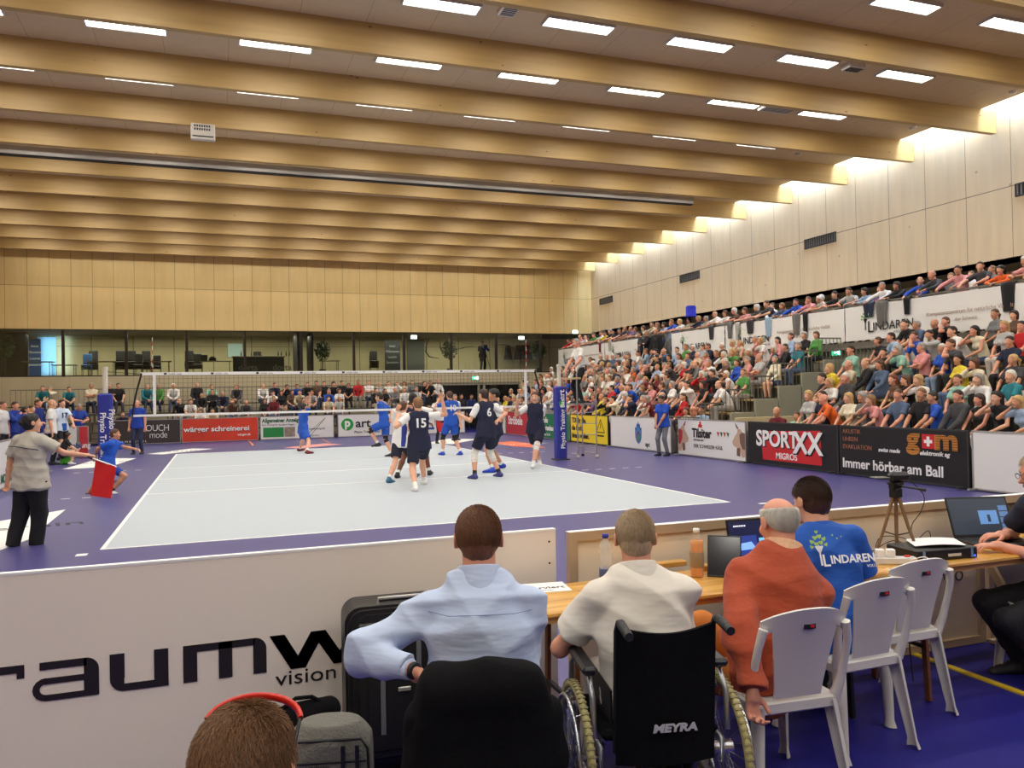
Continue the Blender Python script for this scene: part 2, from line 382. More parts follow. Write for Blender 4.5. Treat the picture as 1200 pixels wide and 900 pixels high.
def hand(B, w, d, el, side, k, curl, fine, m=0, palm=None):
    """palm, four unequal bent fingers and a thumb leaving the side of the palm"""
    d = nrm(d); up = V(0, 0, 1) if palm is None else V(*palm)
    if abs(np.dot(up, d)) > .93: up = V(0, 1, 0)
    x = nrm(np.cross(d, up)); z = nrm(np.cross(x, d))       # x sideways, z back of hand
    th = -side
    B.cone(w, w+d*.03*k, .026*k, .03*k, .012, m)
    B.cone(w+d*.025*k, w+d*.085*k, .034*k, .041*k, .01, m, flat=(x, .42))
    ln = (.068, .078, .072, .056)
    for i in range(4):
        o = (-1.5+i)*.0205*k*(-th); b = w+d*.085*k+x*o; L = ln[i]*k; cu = curl*(1+.12*i); p = b; r = (.0095 if fine else .011)*k; q = d
        for j, fr in enumerate((.42, .32, .26)):
            ang = cu*(j+.6); q = nrm(d*math.cos(ang)-z*math.sin(ang)+x*o*1.2); e = p+q*L*fr*1.25; B.cone(p, e, r*(1-.08*j), r*(.92-.08*j), .003 if fine else .006, m); p = e
    b = w+d*.03*k+x*th*.026*k; q = nrm(d*.7+x*th*.75-z*.25); e = b+q*.042*k; B.cone(b, e, .014*k, .0115*k, .008, m)
    q = nrm(d+x*th*.25-z*.35*(1+curl)); B.cone(e, e+q*.042*k, .0112*k, .0095*k, .004, m)
def head_prims(B, J, fine, beard=False):
    k = J.k; c = J.head; r, f, u = J.hr, J.hf, J.hu; W = lambda x, y, z: c+(r*x+f*y+u*z)*k; R = np.stack([r, f, u])
    B.cone(J.neck-J.uu*.03, W(0, -.02, -.05), (.052 if J.fem else .067)*k, (.047 if J.fem else .062)*k, .02, 0)
    B.ell(W(0, -.012, .03), (.077*k, .097*k, .09*k), R, .02, 0)
    B.ell(W(0, .022, -.035), (.058*k, .072*k, .082*k), R, .025, 0)
    B.cone(W(-.012, .072, -.098), W(.012, .072, -.098), .019*k, .019*k, .02, 3 if beard else 0)
    if beard: B.cone(W(-.05, .03, -.075), W(.05, .03, -.075), .03*k, .03*k, .02, 3)
    B.cone(W(0, .088, .012), W(0, .113, -.022), .008*k, .0135*k, .012, 0)
    B.cone(W(-.014, .094, -.026), W(.014, .094, -.026), .009*k, .009*k, .008, 0)
    B.cone(W(-.036, .075, .033), W(.036, .075, .033), .011*k, .011*k, .012, 0)
    for sd in (-1, 1):
        B.ell(W(sd*.030, .078, .010), (.013*k, .011*k, .0085*k), R, .004, 1 if B.vox < .012 else 0)
        B.ell(W(sd*.030, .086, .010), (.0062*k, .006*k, .0062*k), R, .001, 2)
        if B.vox < .012: B.cone(W(sd*.016, .088, .030), W(sd*.045, .078, .032), .0052*k, .0045*k, .002, 2)
        B.ell(W(sd*.080, -.004, -.002), (.0085*k, .019*k, .031*k), R, .008, 0)
        B.ell(W(sd*.090, -.014, .0), (.006*k, .023*k, .035*k), R, .006, 0)
        B.ell(W(sd*.042, .062, -.03), (.02*k, .02*k, .022*k), R, .02, 0)
    B.cone(W(-.019, .089, -.053), W(.019, .089, -.053), .0068*k, .0068*k, .004, 4)
    if B.vox < .012: B.cone(W(-.014, .088, -.063), W(.014, .088, -.063), .0075*k, .0075*k, .004, 4)
def body_mesh(J, vox, mats, sleeve='short', legs='long', fine=False, beard=False, bulk=0., shoes=True, sock=None):
    """one continuous body: head, torso, arms with hands, legs with feet. mats: skin, eye, dark, beard, lip, shoe, sock"""
    k = J.k; B = Body(vox); cov = -.010; r_ = J.r
    tw = 1+J.fat
    g_ = .9 if J.fem else 1.
    B.cone(J.P, J.waist, (.140+cov)*k*tw, (.132*g_+cov)*k*tw, .05, 0, flat=(J.pr, .70)); B.cone(J.waist, J.chest, (.132*g_+cov)*k*tw, (.155*g_+cov)*k*tw, .05, 0, flat=(J.r, .66))
    B.cone(J.chest, J.neck-J.uu*.075*k, (.155*g_+cov)*k, (.140*g_+cov)*k, .05, 0, flat=(J.ur, .60))
    B.cone(J.sl, J.sr, (.048+cov)*k, (.048+cov)*k, .04, 0)
    for q_ in (J.sl, J.sr): B.cone(J.neck-J.uu*.012*k, q_+(J.neck-q_)*.15, (.052+cov)*k, (.046+cov)*k, .03, 0)
    head_prims(B, J, fine, beard)
    for sd, a, e, w_, hd in ((-1, J.sl, J.el, J.wl, J.hdl), (1, J.sr, J.er, J.wr, J.hdr)):
        ca = cov if sleeve != 'none' else 0; cl = -.006 if sleeve == 'long' else 0
        g = .88 if J.fem else 1
        B.cone(a, e, (.050+ca)*k*g, (.040+cl)*k*g, .03, 0); B.cone(e, e+(w_-e)*.35, (.039+cl)*k*g, (.041+cl)*k*g, .02, 0); B.cone(e+(w_-e)*.35, w_, (.041+cl)*k*g, (.027+cl*.5)*k*g, .02, 0)
        hand(B, w_, hd, e, sd, k*(.92 if J.fem else 1), J.curl, fine)
    for sd, h_, kn, an, toe in ((-1, J.hl, J.kl, J.al, J.toel), (1, J.hrr, J.kr, J.ar, J.toer)):
        cl = -.012 if legs == 'long' else 0; ct = -.012
        mm = 6 if sock == 'long' else 0
        B.cone(h_, kn, (.085+ct)*k, (.056+cl)*k, .04, 0); B.cone(kn, kn+(an-kn)*.35, (.054+cl)*k, (.056+cl)*k, .03, 0); B.cone(kn+(an-kn)*.35, an, (.056+cl)*k, (.037+cl*.5)*k, .03, mm)
        if sock: B.cone(kn+(an-kn)*.68, an, .043*k, .041*k, .005, 6)
        if not sock and not shoes: pass
        foot(B, an, toe, k, 5, kn)
    return B.mesh('person', mats)
def foot(B, an, toe, k, m, kn):
    sh = nrm(an-kn); t = nrm(toe); t = nrm(t-sh*np.dot(t, sh)*.25) if abs(np.dot(t, sh)) < .95 else t
    side = nrm(np.cross(t, sh)) if abs(np.dot(t, sh)) < .95 else V(1, 0, 0); dn = nrm(np.cross(side, t)); dn = dn if np.dot(dn, sh) > 0 else -dn
    b = an+dn*.045*k
    B.cone(b-t*.045*k, b+t*.06*k, .040*k, .043*k, .015, m); B.cone(b+t*.06*k, b+t*.165*k+dn*.008*k, .043*k, .032*k, .015, m, flat=(side, .75)); B.cone(an, b, .043*k, .044*k, .012, m)
def shirt_mesh(J, vox, mats, sleeve='short', noise=None, hem=.0, loose=0., jacket=False):
    k = J.k; B = Body(vox); i = .010+loose+(.012 if jacket else 0); tw = 1+J.fat
    low = J.P-J.pu*hem
    g_ = .9 if J.fem else 1.
    B.cone(low, J.waist, (.156)*k*tw+i, (.136*g_)*k*tw+i, .05, 0, flat=(J.pr, .74), cuta=1); B.cone(J.waist, J.chest, (.136*g_)*k*tw+i, .155*g_*k*tw+i, .05, 0, flat=(J.r, .70))
    if hem >= .1:
        for h_ in (J.hl, J.hrr): B.cone(h_-J.pu*(hem-.05), h_+J.pu*.12*k, .100*k*(.5+.5*tw)+i+.012, .09*k+i, .05, 0, cuta=1)
    B.cone(J.chest, J.neck-J.uu*.075*k, .155*g_*k*(.5+.5*tw)+i, .140*g_*k+i*.6, .05, 0, flat=(J.ur, .64))
    B.cone(J.sl+J.ur*.005, J.sr-J.ur*.005, .048*k+i*.5, .048*k+i*.5, .04, 0)
    for q_ in (J.sl, J.sr): B.cone(J.neck-J.uu*.012*k, q_+(J.neck-q_)*.12, .052*k+i*.3, .046*k+i*.6, .03, 0)
    B.cone(J.neck-J.uu*.055*k, J.neck-J.uu*.005*k, .085*k, .066*k, .03, 0, cut=1)
    if J.fem:
        for sd in (-1, 1): B.ell(J.chest+J.r*sd*.07*k+J.f*.085*k, (.065*k, .06*k, .065*k), None, .04, 0)
    if sleeve != 'none':
        for a, e, w_ in ((J.sl, J.el, J.wl), (J.sr, J.er, J.wr)):
            if sleeve == 'short': B.cone(a, a+(e-a)*.68, .049*k+i*.8, .052*k+i+.004, .03, 0, cut=1)
            else: B.cone(a, e, .049*k+i*.7, .044*k+i, .03, 0); B.cone(e, w_-nrm(w_-e)*.01, .044*k+i, .033*k+i*.5, .02, 0, cut=1)
    B.noise = noise
    return B.mesh('top', mats)
def pants_mesh(J, vox, mats, legs='long', noise=None, loose=0., skirt=False):
    k = J.k; B = Body(vox); i = .006+loose; tw = 1+J.fat
    B.cone(J.P-J.pu*.02, J.waist-J.pu*.06, .140*k*tw+i*.3, .130*k*tw, .04, 0, flat=(J.pr, .70), cut=1)
    for h_, kn, an in ((J.hl, J.kl, J.al), (J.hrr, J.kr, J.ar)):
        if legs == 'short': B.cone(h_, h_+(kn-h_)*.74, .092*k+i, .078*k+i, .04, 0, cut=1)
        else: B.cone(h_, kn, .090*k+i, .062*k+i, .04, 0); B.cone(kn, kn+(an-kn)*.96, .062*k+i, .05*k+i, .025, 0, cut=1)
    B.noise = noise
    return B.mesh('trousers', mats)
def hair_mesh(J, vox, mats, style='short', noise=None):
    k = J.k; c = J.head; r, f, u = J.hr, J.hf, J.hu; W = lambda x, y, z: c+(r*x+f*y+u*z)*k; R = np.stack([r, f, u]); B = Body(vox)
    P1 = nrm(V(0, .14, -.155))                     # hairline: forehead down over the ears to the nape
    pl = lambda off: [(tuple(P1), off*k)]
    g = {'short': .009, 'crop': .004, 'curly': .016, 'long': .014, 'bob': .018, 'bun': .008, 'pony': .008, 'fringe': .006}.get(style, .009)
    if style == 'fringe':
        B.ell(W(0, -.014, .022), ((.077+g)*k, (.097+g)*k, (.08+g)*k), R, .01, 0, planes=[(tuple(P1), .012*k), ((0, 0, 1), .045*k), ((0, 1, 0), .055*k)])
    else:
        B.ell(W(0, -.014, .032), ((.077+g)*k, (.097+g)*k, (.09+g)*k), R, .01, 0, planes=pl(.028 if style not in ('long', 'bob', 'curly') else .034))
    if style == 'curly': B.ell(W(0, -.035, .045), (.096*k, .104*k, .095*k), R, .03, 0, planes=pl(.02))
    if style in ('short', 'crop'): B.ell(W(0, -.035, -.01), ((.066+g)*k, (.072+g)*k, (.082)*k), R, .02, 0, planes=[((0, 1, 0), .03*k)])
    if style == 'long':
        for sd in (-1, 0, 1): B.cone(W(sd*.05, -.045, .02), W(sd*.065, -.07, -.2), .045*k, .03*k, .04, 0)
    if style == 'bob':
        for sd in (-1, 0, 1): B.cone(W(sd*.055, -.03, .02), W(sd*.06, -.04, -.085), .04*k, .036*k, .04, 0)
    if style == 'bun': B.ell(W(0, -.12, .0), (.042*k, .035*k, .04*k), R, .015, 0); B.ell(W(0, -.034, -.012), (.082*k, .080*k, .088*k), R, .02, 0, planes=[((0, 1, 0), .045*k)])
    if style == 'pony': B.cone(W(0, -.1, .03), W(0, -.15, -.02), .022*k, .03*k, .02, 0); B.cone(W(0, -.15, -.02), W(0, -.13, -.14), .03*k, .012*k, .02, 0)
    B.noise = noise or (folds(.010, 75, 3) if style == 'curly' else None)
    return B.mesh('hair', mats)
# ---------------------------------------------------------------- the hall
XL, XW, YB, YF = -9.5, 20.9, 29.5, -24.0      # left wall, timber wall over the stand, end wall, wall behind the camera
ZC, ZB = 9.07, 8.47                            # ceiling slab, beam underside
BEAM0, BSTEP = 4.66, 2.69
timber_r = wood('panel_timber_pale', (232, 212, 176), (3, 3, .35), [(1, 1.36, .2, .008), (2, 0, 6.98, .012)], .35, .5, .12)
timber_b = wood('panel_timber_end', (226, 198, 136), (3, 3, .35), [(0, .857, .35, .008), (2, 0, 6.97, .010)], .2, .5, .12)
timber_beam = wood('beam_timber', (188, 156, 98), (.35, 6, 6), [], .75, .5, .17)
slabm = wood('slab_board', (206, 182, 148), (1, 1, 1), [(0, 1.25, .4, .004)], 0, .8, .06, (120, 100, 80), 6)
concrete = wood('concrete', (196, 184, 152), (1, 1, .6), [(0, 2.6, .3, .006), (2, 1.3, .45, .005)], 0, .8, .10, (140, 130, 105), 1.3)
greengrey = mat('painted_grey_green', (158, 156, 136), .7, noise=.04, nscale=2)
steel = mat('galvanised_steel', (178, 178, 174), .35, .8, noise=.1)
alu = mat('aluminium', (190, 188, 182), .38, .75, noise=.06)
aluw = mat('aluminium_bronze', (196, 172, 140), .45, .15, noise=.06)
black = mat('black_plastic', (22, 22, 24), .45)
blackmat = mat('black_cloth', (17, 17, 19), .95, spec=.12, noise=.2, nscale=20, bump=.3)
white = mat('white_board', (236, 236, 232), .5)
whitep = mat('white_plastic', (214, 211, 205), .32, noise=.03)
darkgrey = mat('dark_grey', (52, 52, 55), .6)
lampm = mat('lamp_diffuser', (255, 250, 240), .5, emit=9.0)
def floor_mat():
    m = bpy.data.materials.new('sports_vinyl'); m.use_nodes = True; nt = m.node_tree; b = nt.nodes['Principled BSDF']
    g = nt.nodes.new('ShaderNodeNewGeometry'); n = nt.nodes.new('ShaderNodeTexNoise'); n.inputs['Scale'].default_value = .6; n.inputs['Detail'].default_value = 5
    nt.links.new(g.outputs['Position'], n.inputs['Vector'])
    mx = nt.nodes.new('ShaderNodeMix'); mx.data_type = 'RGBA'; mx.inputs['A'].default_value = srgb(72, 68, 124); mx.inputs['B'].default_value = srgb(79, 75, 133)
    nt.links.new(n.outputs[0], mx.inputs['Factor']); nt.links.new(mx.outputs['Result'], b.inputs['Base Color'])
    b.inputs['Roughness'].default_value = .38; b.inputs['Specular IOR Level'].default_value = .38
    return m
vinyl = floor_mat()
vinyl_in = mat('hall_floor_blue', (34, 32, 120), .45, spec=.25, noise=.06, nscale=2)
courtm = mat('court_light_blue', (184, 194, 203), .5, spec=.3, noise=.015, nscale=.5)
linem = mat('court_line_white', (246, 246, 244), .45)
struct('floor', MB().box((XL, YF, -.12), (XW+2.5, YB+4.5, -.006)), vinyl_in)
struct('floor_mat', MB().box((-6.5, -6.60, -.006), (13.6, 25.3, 0)), vinyl)
struct('floor_court', MB().box((0, 0, 0), (9, 18, .004)), courtm)
m = MB()
for a, b in (((0, 0), (9, .05)), ((0, 17.95), (9, 18)), ((0, .05), (.05, 17.95)), ((8.95, .05), (9, 17.95)), ((.05, 5.97), (8.95, 6.02)), ((.05, 8.975), (8.95, 9.025)), ((.05, 11.98), (8.95, 12.03))): m.box((a[0], a[1], .004), (b[0], b[1], .006))
for x in (-.1,):
    for y in (-.32,): m.box((x-.12, y, 0), (x, y+.14, .003))
m.box((9.28, -.38, 0), (9.48, -.3, .003))
for k in range(5):
    for y in (6.0, 12.0): m.box((-.55-.35*k*1.0-.15, y-.025, 0), (-.55-.35*k, y+.025, .003)); m.box((9.2+.35*k, y-.025, 0), (9.35+.35*k, y+.025, .003))
struct('floor_lines', m, linem)
# ground behind the front boards keeps a yellow handball line
a = atZ(0, 1085, 771); b = atZ(0, 1200, 813); d = nrm(b-a)
ym = mat('yellow_line', (222, 190, 40), .5)
m = MB(); m.bar(a-d*.4+V(0, 0, -.001), b+d*3+V(0, 0, -.001), .045, .012); struct('floor_line_yellow', m, ym)
m = MB(); m.bar(atZ(.001, 290, 515), atZ(.001, 297, 522), .06, .004); m.bar(atZ(.001, 377, 514), atZ(.001, 386, 519), .05, .004); struct('floor_line_tape', m, [mat('tape_orange', (226, 150, 60), .6)])
# walls
struct('wall_end', MB().box((XL, YB, 5.05), (XW, YB+.25, 10.2)), timber_b)
struct('wall_end_concrete', MB().box((XL, YB, -.05), (9.7, YB+.25, 2.93)).box((16.6, YB, -.05), (XW+2.5, YB+.25, 2.93)).box((9.7, YB, 2.45), (16.6, YB+.25, 2.93)), concrete)
struct('wall_timber', MB().box((XW, YF, 5.0), (XW+.25, YB+.25, 10.2)), timber_r)
struct('wall_gallery_back', MB().box((XW+1.6, YF, 0), (XW+1.85, YB+.25, 5.0)), timber_r)
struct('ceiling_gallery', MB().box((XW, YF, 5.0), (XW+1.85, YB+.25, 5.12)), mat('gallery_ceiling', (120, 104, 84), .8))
struct('wall_left', MB().box((XL-.25, YF, 0), (XL, YB+4.5, 10.2)), timber_b)
struct('wall_front', MB().box((XL, YF-.25, 0), (XW+2.5, YF, 10.2)), timber_b)
struct('ceiling', MB().box((XL, YF, ZC), (20.35, YB, ZC+.5)), slabm)
m = MB()
k0 = -10
for k in range(k0, 10):
    y = BEAM0+BSTEP*k
    if y < YB: m.box((XL, y, ZB), (XW-.03, y+.15, ZC))
struct('ceiling_beams', m, timber_beam)
struct('ceiling_skylight_upstand', MB().box((20.27, YF, ZC+.5), (20.35, YB, 10.1)), mat('upstand_white', (238, 238, 236), .6))
# skylight glazing between slab and wall: daylight falls in along the timber wall
struct('window_skylight', MB().box((20.35, YF, 10.1), (XW+.2, YB, 10.12)), mat('sky_glass', (235, 242, 255), .4, emit=3.2))
for k in range(-2, 10):
    y0 = BEAM0+BSTEP*(k-1)+.2; y1 = BEAM0+BSTEP*k
    if y1 > 0: area_light('skylight', (20.62, (y0+y1)/2, 10.05), .5, y1-y0-.1, SKY_W, (.52, .70, 1.0))
# ceiling lamps in every second metre of each bay
cm = None
for j in range(-8, 10):
    yc = BEAM0+BSTEP*(j-1)+1.50
    if yc > YB-1: continue
    for i in range(-3, 7):
        xc = -.22+2.787*i
        if xc < XL+1: continue
        if cm is None:
            root = empty('ceiling_light', (xc, yc, ZC))
            fr = MB().box((-.73, -.2, -.06), (.73, -.17, 0)).box((-.73, .17, -.06), (.73, .2, 0)).box((-.73, -.17, -.06), (-.7, .17, 0)).box((.7, -.17, -.06), (.73, .17, 0)).build('frame', mat('lamp_frame', (200, 196, 190), .5), root)
            df = MB().box((-.7, -.17, -.045), (.7, .17, -.03)).build('diffuser', lampm, root); cm = root
        else:
            root = copy_tree(cm); root.location = (xc, yc, ZC)
        root['category'] = 'ceiling light'; root['group'] = 'recessed panel lights between the roof beams'
        root['label'] = 'rectangular lit panel, %s from the timber wall, %s roof bay from the end wall' % (
            ['first', 'second', 'third', 'fourth', 'fifth', 'sixth', 'seventh', 'eighth', 'ninth', 'tenth'][6-i],
            ['first', 'second', 'third', 'fourth', 'fifth', 'sixth', 'seventh', 'eighth', 'ninth', 'tenth', 'eleventh', 'twelfth', 'thirteenth', 'fourteenth', 'fifteenth', 'sixteenth', 'seventeenth', 'eighteenth', 'nineteenth'][9-j])
        if True: area_light('lamp', (xc, yc, ZC-.07), 1.36, .32, LAMP_W, (1.0, .955, .89))
# divider curtain housing under the fifth beam
x1 = atY(13.0, 813, 233)[0]
t = empty('curtain_housing', (0, 13.1, 8.2), label='long grey curtain track hanging under the roof beam across the hall', cat='curtain track')
MB().box((XL, -.1, .06), (x1, .12, .14)).box((XL, -.1, .14), (x1, -.04, .28)).build('casing', mat('track_grey', (160, 156, 150), .5, .2), t)
MB().box((XL, -.05, .03), (x1, .0, .06)).box((XL, .05, .03), (x1, .10, .06)).build('rail', mat('track_dark', (60, 58, 56), .5, .4), t)
# loudspeakers / vents on the ceiling
def ceiling_box(u0, v0, u1, v1, name, label, cat, mt, z=ZC-.12, wd=.5):
    a = atZ(z, u0, v0); b = atZ(z, u1, v1)
    t = empty(name, ((a[0]+b[0])/2, (a[1]+b[1])/2, z), label=label, cat=cat); L = max(abs(a[0]-b[0]), .25)
    MB().box((-L/2, -wd/2, 0), (L/2, wd/2, .12), bev=.02).build('housing', mt, t); m = MB()
    for q in range(6): m.box((-L/2+.03, -wd/2+.04+q*(wd-.08)/6, -.006), (L/2-.03, -wd/2+.06+q*(wd-.08)/6, 0))
    m.build('grille', darkgrey, t)
gw = mat('grille_white', (206, 200, 190), .6)
ceiling_box(12, 6, 74, 14, 'ceiling_vent', 'white ceiling vent box near the upper left lamps', 'vent', gw)
ceiling_box(586, 14, 607, 14, 'ceiling_speaker', 'small white box on the ceiling beside the second beam', 'speaker', gw, wd=.45)
ceiling_box(988, 82, 1012, 82, 'ceiling_speaker', 'slim white box between two lamps near the timber wall', 'speaker', gw, wd=.3)
ceiling_box(893, 127, 930, 130, 'ceiling_vent', 'white square vent plate between lamps over the side stand', 'vent', gw)
for (u, v), lb in (((936, 74), 'small round sensor beside the lamp above the stand'), ((1187, 107), 'small white sensor near the skylight edge'), ((1070, 149), 'small sensor near the second beam end'), ((935, 180), 'small sensor on the third beam bay near the wall')):
    p = atZ(ZC, u, v); MBs = MB().lathe([(.0, -.06), (.07, -.05), (.09, -.02), (.1, 0)], (0, 0, 0), 14); o = MBs.build('smoke_detector', gw, None, p); prop(o, lb, 'sensor')
p = atY(BEAM0+2*BSTEP, 238, 156)
t = empty('scoreboard_receiver', p, label='small white control box with rows of slots on a beam', cat='control box'); MB().box((-.28, -.12, -.2), (.28, 0, .2), bev=.02).build('housing', gw, t)
m = MB()
for r_ in range(2):
    for q in range(7): m.box((-.2+q*.055, -.126, .03+r_*.08), (-.165+q*.055, -.12, .08+r_*.08))
m.build('slot', darkgrey, t); MB().box((-.24, -.126, -.13), (.24, -.12, -.1)).build('strip', darkgrey, t)
# vents in the timber wall
for i, (u0, u1, v0, v1) in enumerate(((943, 980, 282, 274), (797, 820, 323, 318), (703, 718, 350, 346), (1190, 1235, 219, 208))):
    a = atX(XW, u0, v0+4); b = atX(XW, u1, v1+4); y0, y1 = sorted((a[1], b[1])); z = (a[2]+b[2])/2
    t = empty('wall_vent', (XW, (y0+y1)/2, z), label='dark louvred vent in the timber wall, %s from the end wall' % ['third', 'second', 'first', 'fourth'][i], cat='vent', group='vents in the timber wall')
    h = (y1-y0)/2; MB().box((-.03, -h, -.17), (0, h, -.14)).box((-.03, -h, .14), (0, h, .17)).box((-.03, -h, -.14), (0, -h+.03, .14)).box((-.03, h-.03, -.14), (0, h, .14)).build('frame', darkgrey, t)
    m = MB(); n_ = int(2*h/.11)
    for q in range(n_): m.box((-.02, -h+.05+q*.11, -.14), (-.005, -h+.1+q*.11, .14))
    m.build('louvre', mat('vent_grey', (120, 122, 122), .5, .3), t); MB().box((-.004, -h, -.14), (-.002, h, .14)).build('backing', black, t)
# end wall: glazed lounge above the concrete
GZ0, GZ1 = 2.93, 5.05
lm = mat('lounge_wall', (206, 186, 144), .7); ldark = mat('lounge_dark', (38, 36, 38), .6)
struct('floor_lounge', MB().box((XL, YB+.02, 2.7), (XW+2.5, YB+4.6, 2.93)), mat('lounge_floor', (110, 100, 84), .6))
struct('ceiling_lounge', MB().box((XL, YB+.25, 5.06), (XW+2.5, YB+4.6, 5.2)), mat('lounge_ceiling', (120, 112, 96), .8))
lwall = wood('lounge_panels', (206, 190, 150), (3, 3, .4), [(0, 1.9, 1.1, .02), (2, 0, 4.55, .01)], 0, .7, .08)
struct('wall_lounge', MB().box((XL, YB+4.3, 2.9), (XW+2.5, YB+4.6, 5.2)), lwall)
struct('wall_lounge_side', MB().box((XL+.01, YB+.3, 2.93), (XL+.3, YB+4.3, 5.06)), ldark)
x_dark = atY(YB+2.2, 33, 420)[0]
struct('wall_lounge_dark', MB().box((XL, YB+2.2, 2.93), (x_dark, YB+2.3, 5.06)), ldark)
MBw = MB(); mull = [-7.7, -5.13, -2.58, -.02, 2.55, 5.18, 7.73, 10.28, 12.77, 15.26, 17.81]
for x in mull: MBw.box((x-.06, YB-.02, GZ0), (x+.06, YB+.12, GZ1))
MBw.box((XL, YB, GZ0), (18.3, YB+.08, GZ0+.05)).box((XL, YB, GZ1-.04), (18.3, YB+.08, GZ1)); struct('window_1_frame', MBw, mat('mullion_dark', (38, 28, 24), .4))
gl = bpy.data.materials.new('pane_glass'); gl.use_nodes = True; nt = gl.node_tree; nt.nodes.clear()
out = nt.nodes.new('ShaderNodeOutputMaterial'); tr = nt.nodes.new('ShaderNodeBsdfTransparent'); tr.inputs[0].default_value = (.86, .93, .90, 1); gs = nt.nodes.new('ShaderNodeBsdfGlossy'); gs.inputs['Roughness'].default_value = .03
fm_ = nt.nodes.new('ShaderNodeMixShader'); lw = nt.nodes.new('ShaderNodeFresnel'); lw.inputs[0].default_value = 1.45; nt.links.new(lw.outputs[0], fm_.inputs[0]); nt.links.new(tr.outputs[0], fm_.inputs[1]); nt.links.new(gs.outputs[0], fm_.inputs[2]); nt.links.new(fm_.outputs[0], out.inputs[0])
m = MB()
for a, b in zip(mull[:-1], mull[1:]): m.box((a+.06, YB+.03, GZ0+.05), (b-.06, YB+.042, GZ1-.04))
struct('window_1', m, gl)
area_light('lounge_lamp', (0, YB+2.3, 4.95), 14, .6, 280, (1, .9, .72)); area_light('lounge_lamp', (12, YB+2.3, 4.95), 9, .6, 165, (1, .9, .72))
# a daylit window at the left of the lounge
struct('window_2', MB().box((x_dark, YB+4.24, 2.95), (x_dark+.8, YB+4.29, 5.0)), mat('daylit_glass', (150, 200, 235), .4, emit=.16))
area_light('lounge_daylight', (x_dark+.8, YB+4.1, 4.1), 1.2, 1.8, 12, (.6, .82, 1.0), rot=(PI/2, 0, 0))
# hall-side door opening in the end wall
gy = mat('door_grey', (150, 146, 126), .6)
struct('wall_passage', MB().box((9.5, YB+3.6, 0), (16.8, YB+3.8, 2.7)).box((9.45, YB+.25, 0), (9.7, YB+3.8, 2.7)).box((16.6, YB+.25, 0), (16.85, YB+3.8, 2.7)), mat('passage_wall', (96, 92, 80), .7))
m = MB().box((9.7, YB+.02, 2.3), (16.6, YB+.14, 2.45))
for x in (9.7, 11.2, 11.5, 14.2, 14.5, 16.5): m.box((x, YB+.02, 0), (x+.1, YB+.14, 2.3))
struct('door_1_frame', m, gy)
m = MB()
for a, b in ((9.8, 11.2), (14.6, 16.5)): m.box((a, YB+.06, .02), (b, YB+.075, 2.3))
struct('door_1', m, gl)
area_light('passage_lamp', (13, YB+2, 2.6), 3, .2, 8, (1, .95, .85))
m = MB()
for i_ in range(9): m.box((11.9+.28*i_, YB+2.2, .15*i_), (12.2+.28*i_, YB+3.2, .15*i_+.15))
struct('floor_stairs', m, mat('stair_grey', (130, 128, 120), .7))
def exit_sign(p, rz, label):
    t = empty('exit_sign', p, rz, label, 'sign'); MB().box((-.2, -.03, -.1), (.2, 0, .1)).build('housing', gw, t)
    MB().box((-.19, -.034, -.09), (.19, -.03, .09)).build('panel', mat('exit_green', (20, 190, 130), .5, emit=2.2), t)
    m = MB(); wh = mat('exit_white', (255, 255, 255), .5, emit=4); m.add([(-.12, -.036, 0), (-.03, -.036, .06), (-.03, -.036, -.06)], [(0, 2, 1)]); m.box((-.03, -.037, -.02), (.02, -.035, .02)).box((.06, -.037, -.07), (.14, -.035, .07)); m.build('arrow', wh, t)
exit_sign(atY(YB-.02, 557, 443), 0, 'green lit exit sign above the doors in the end wall')
exit_sign(atX(18.95, 981, 413), PI/2*-1, 'green lit exit sign on the wall under the gallery')
for i, (u, v) in enumerate(((485, 395), (611, 396), (674, 389))):
    t = empty('emergency_light', atY(YB-.06, u, v), label='bright emergency light above the lounge glazing, %s' % ['left one', 'middle one', 'one nearest the side stand'][i], cat='emergency light')
    MB().box((-.17, 0, -.1), (.17, .05, .1)).build('housing', gw, t); MB().box((-.15, -.012, -.08), (.15, 0, .08)).build('panel', mat('emergency_glow', (225, 255, 250), .5, emit=5), t)
# ---------------------------------------------------------------- side stand, gallery, benches
tierm = mat('tier_grey', (138, 134, 120), .75, noise=.06, nscale=2); plankm = wood('bench_wood', (196, 170, 124), (6, .6, 6), [], 0, .5, .12)
X0, XS, ZF0, ZS = 13.95, .8, .38, .36
SEC = ((-6.0, 5.35), (7.75, 27.2))
for si, (ya, yb) in enumerate(SEC):
    m = MB()
    for k in range(6): m.box((X0-.35+XS*k, ya, 0), (X0-.35+XS*(k+1)+(.0 if k < 5 else .4), yb, ZF0+ZS*k))
    struct('floor_stand_%s' % 'ab'[si], m, tierm)
    for k in range(6):
        o = MB().box((X0+.05+XS*k, ya+.05, ZF0+ZS*k+.36), (X0+.43+XS*k, yb-.05, ZF0+ZS*k+.41))
        y = ya+.3
        while y < yb: o.box((X0+.1+XS*k, y, ZF0+ZS*k), (X0+.38+XS*k, y+.06, ZF0+ZS*k+.36)); y += 1.6
        prop(o.build('stand_bench', [plankm]), 'long wooden bench, %s row of the %s block of the side stand' % (['front', 'second', 'third', 'fourth', 'fifth', 'top'][k], ['near', 'far'][si]), 'bench', 'benches of the side stand')
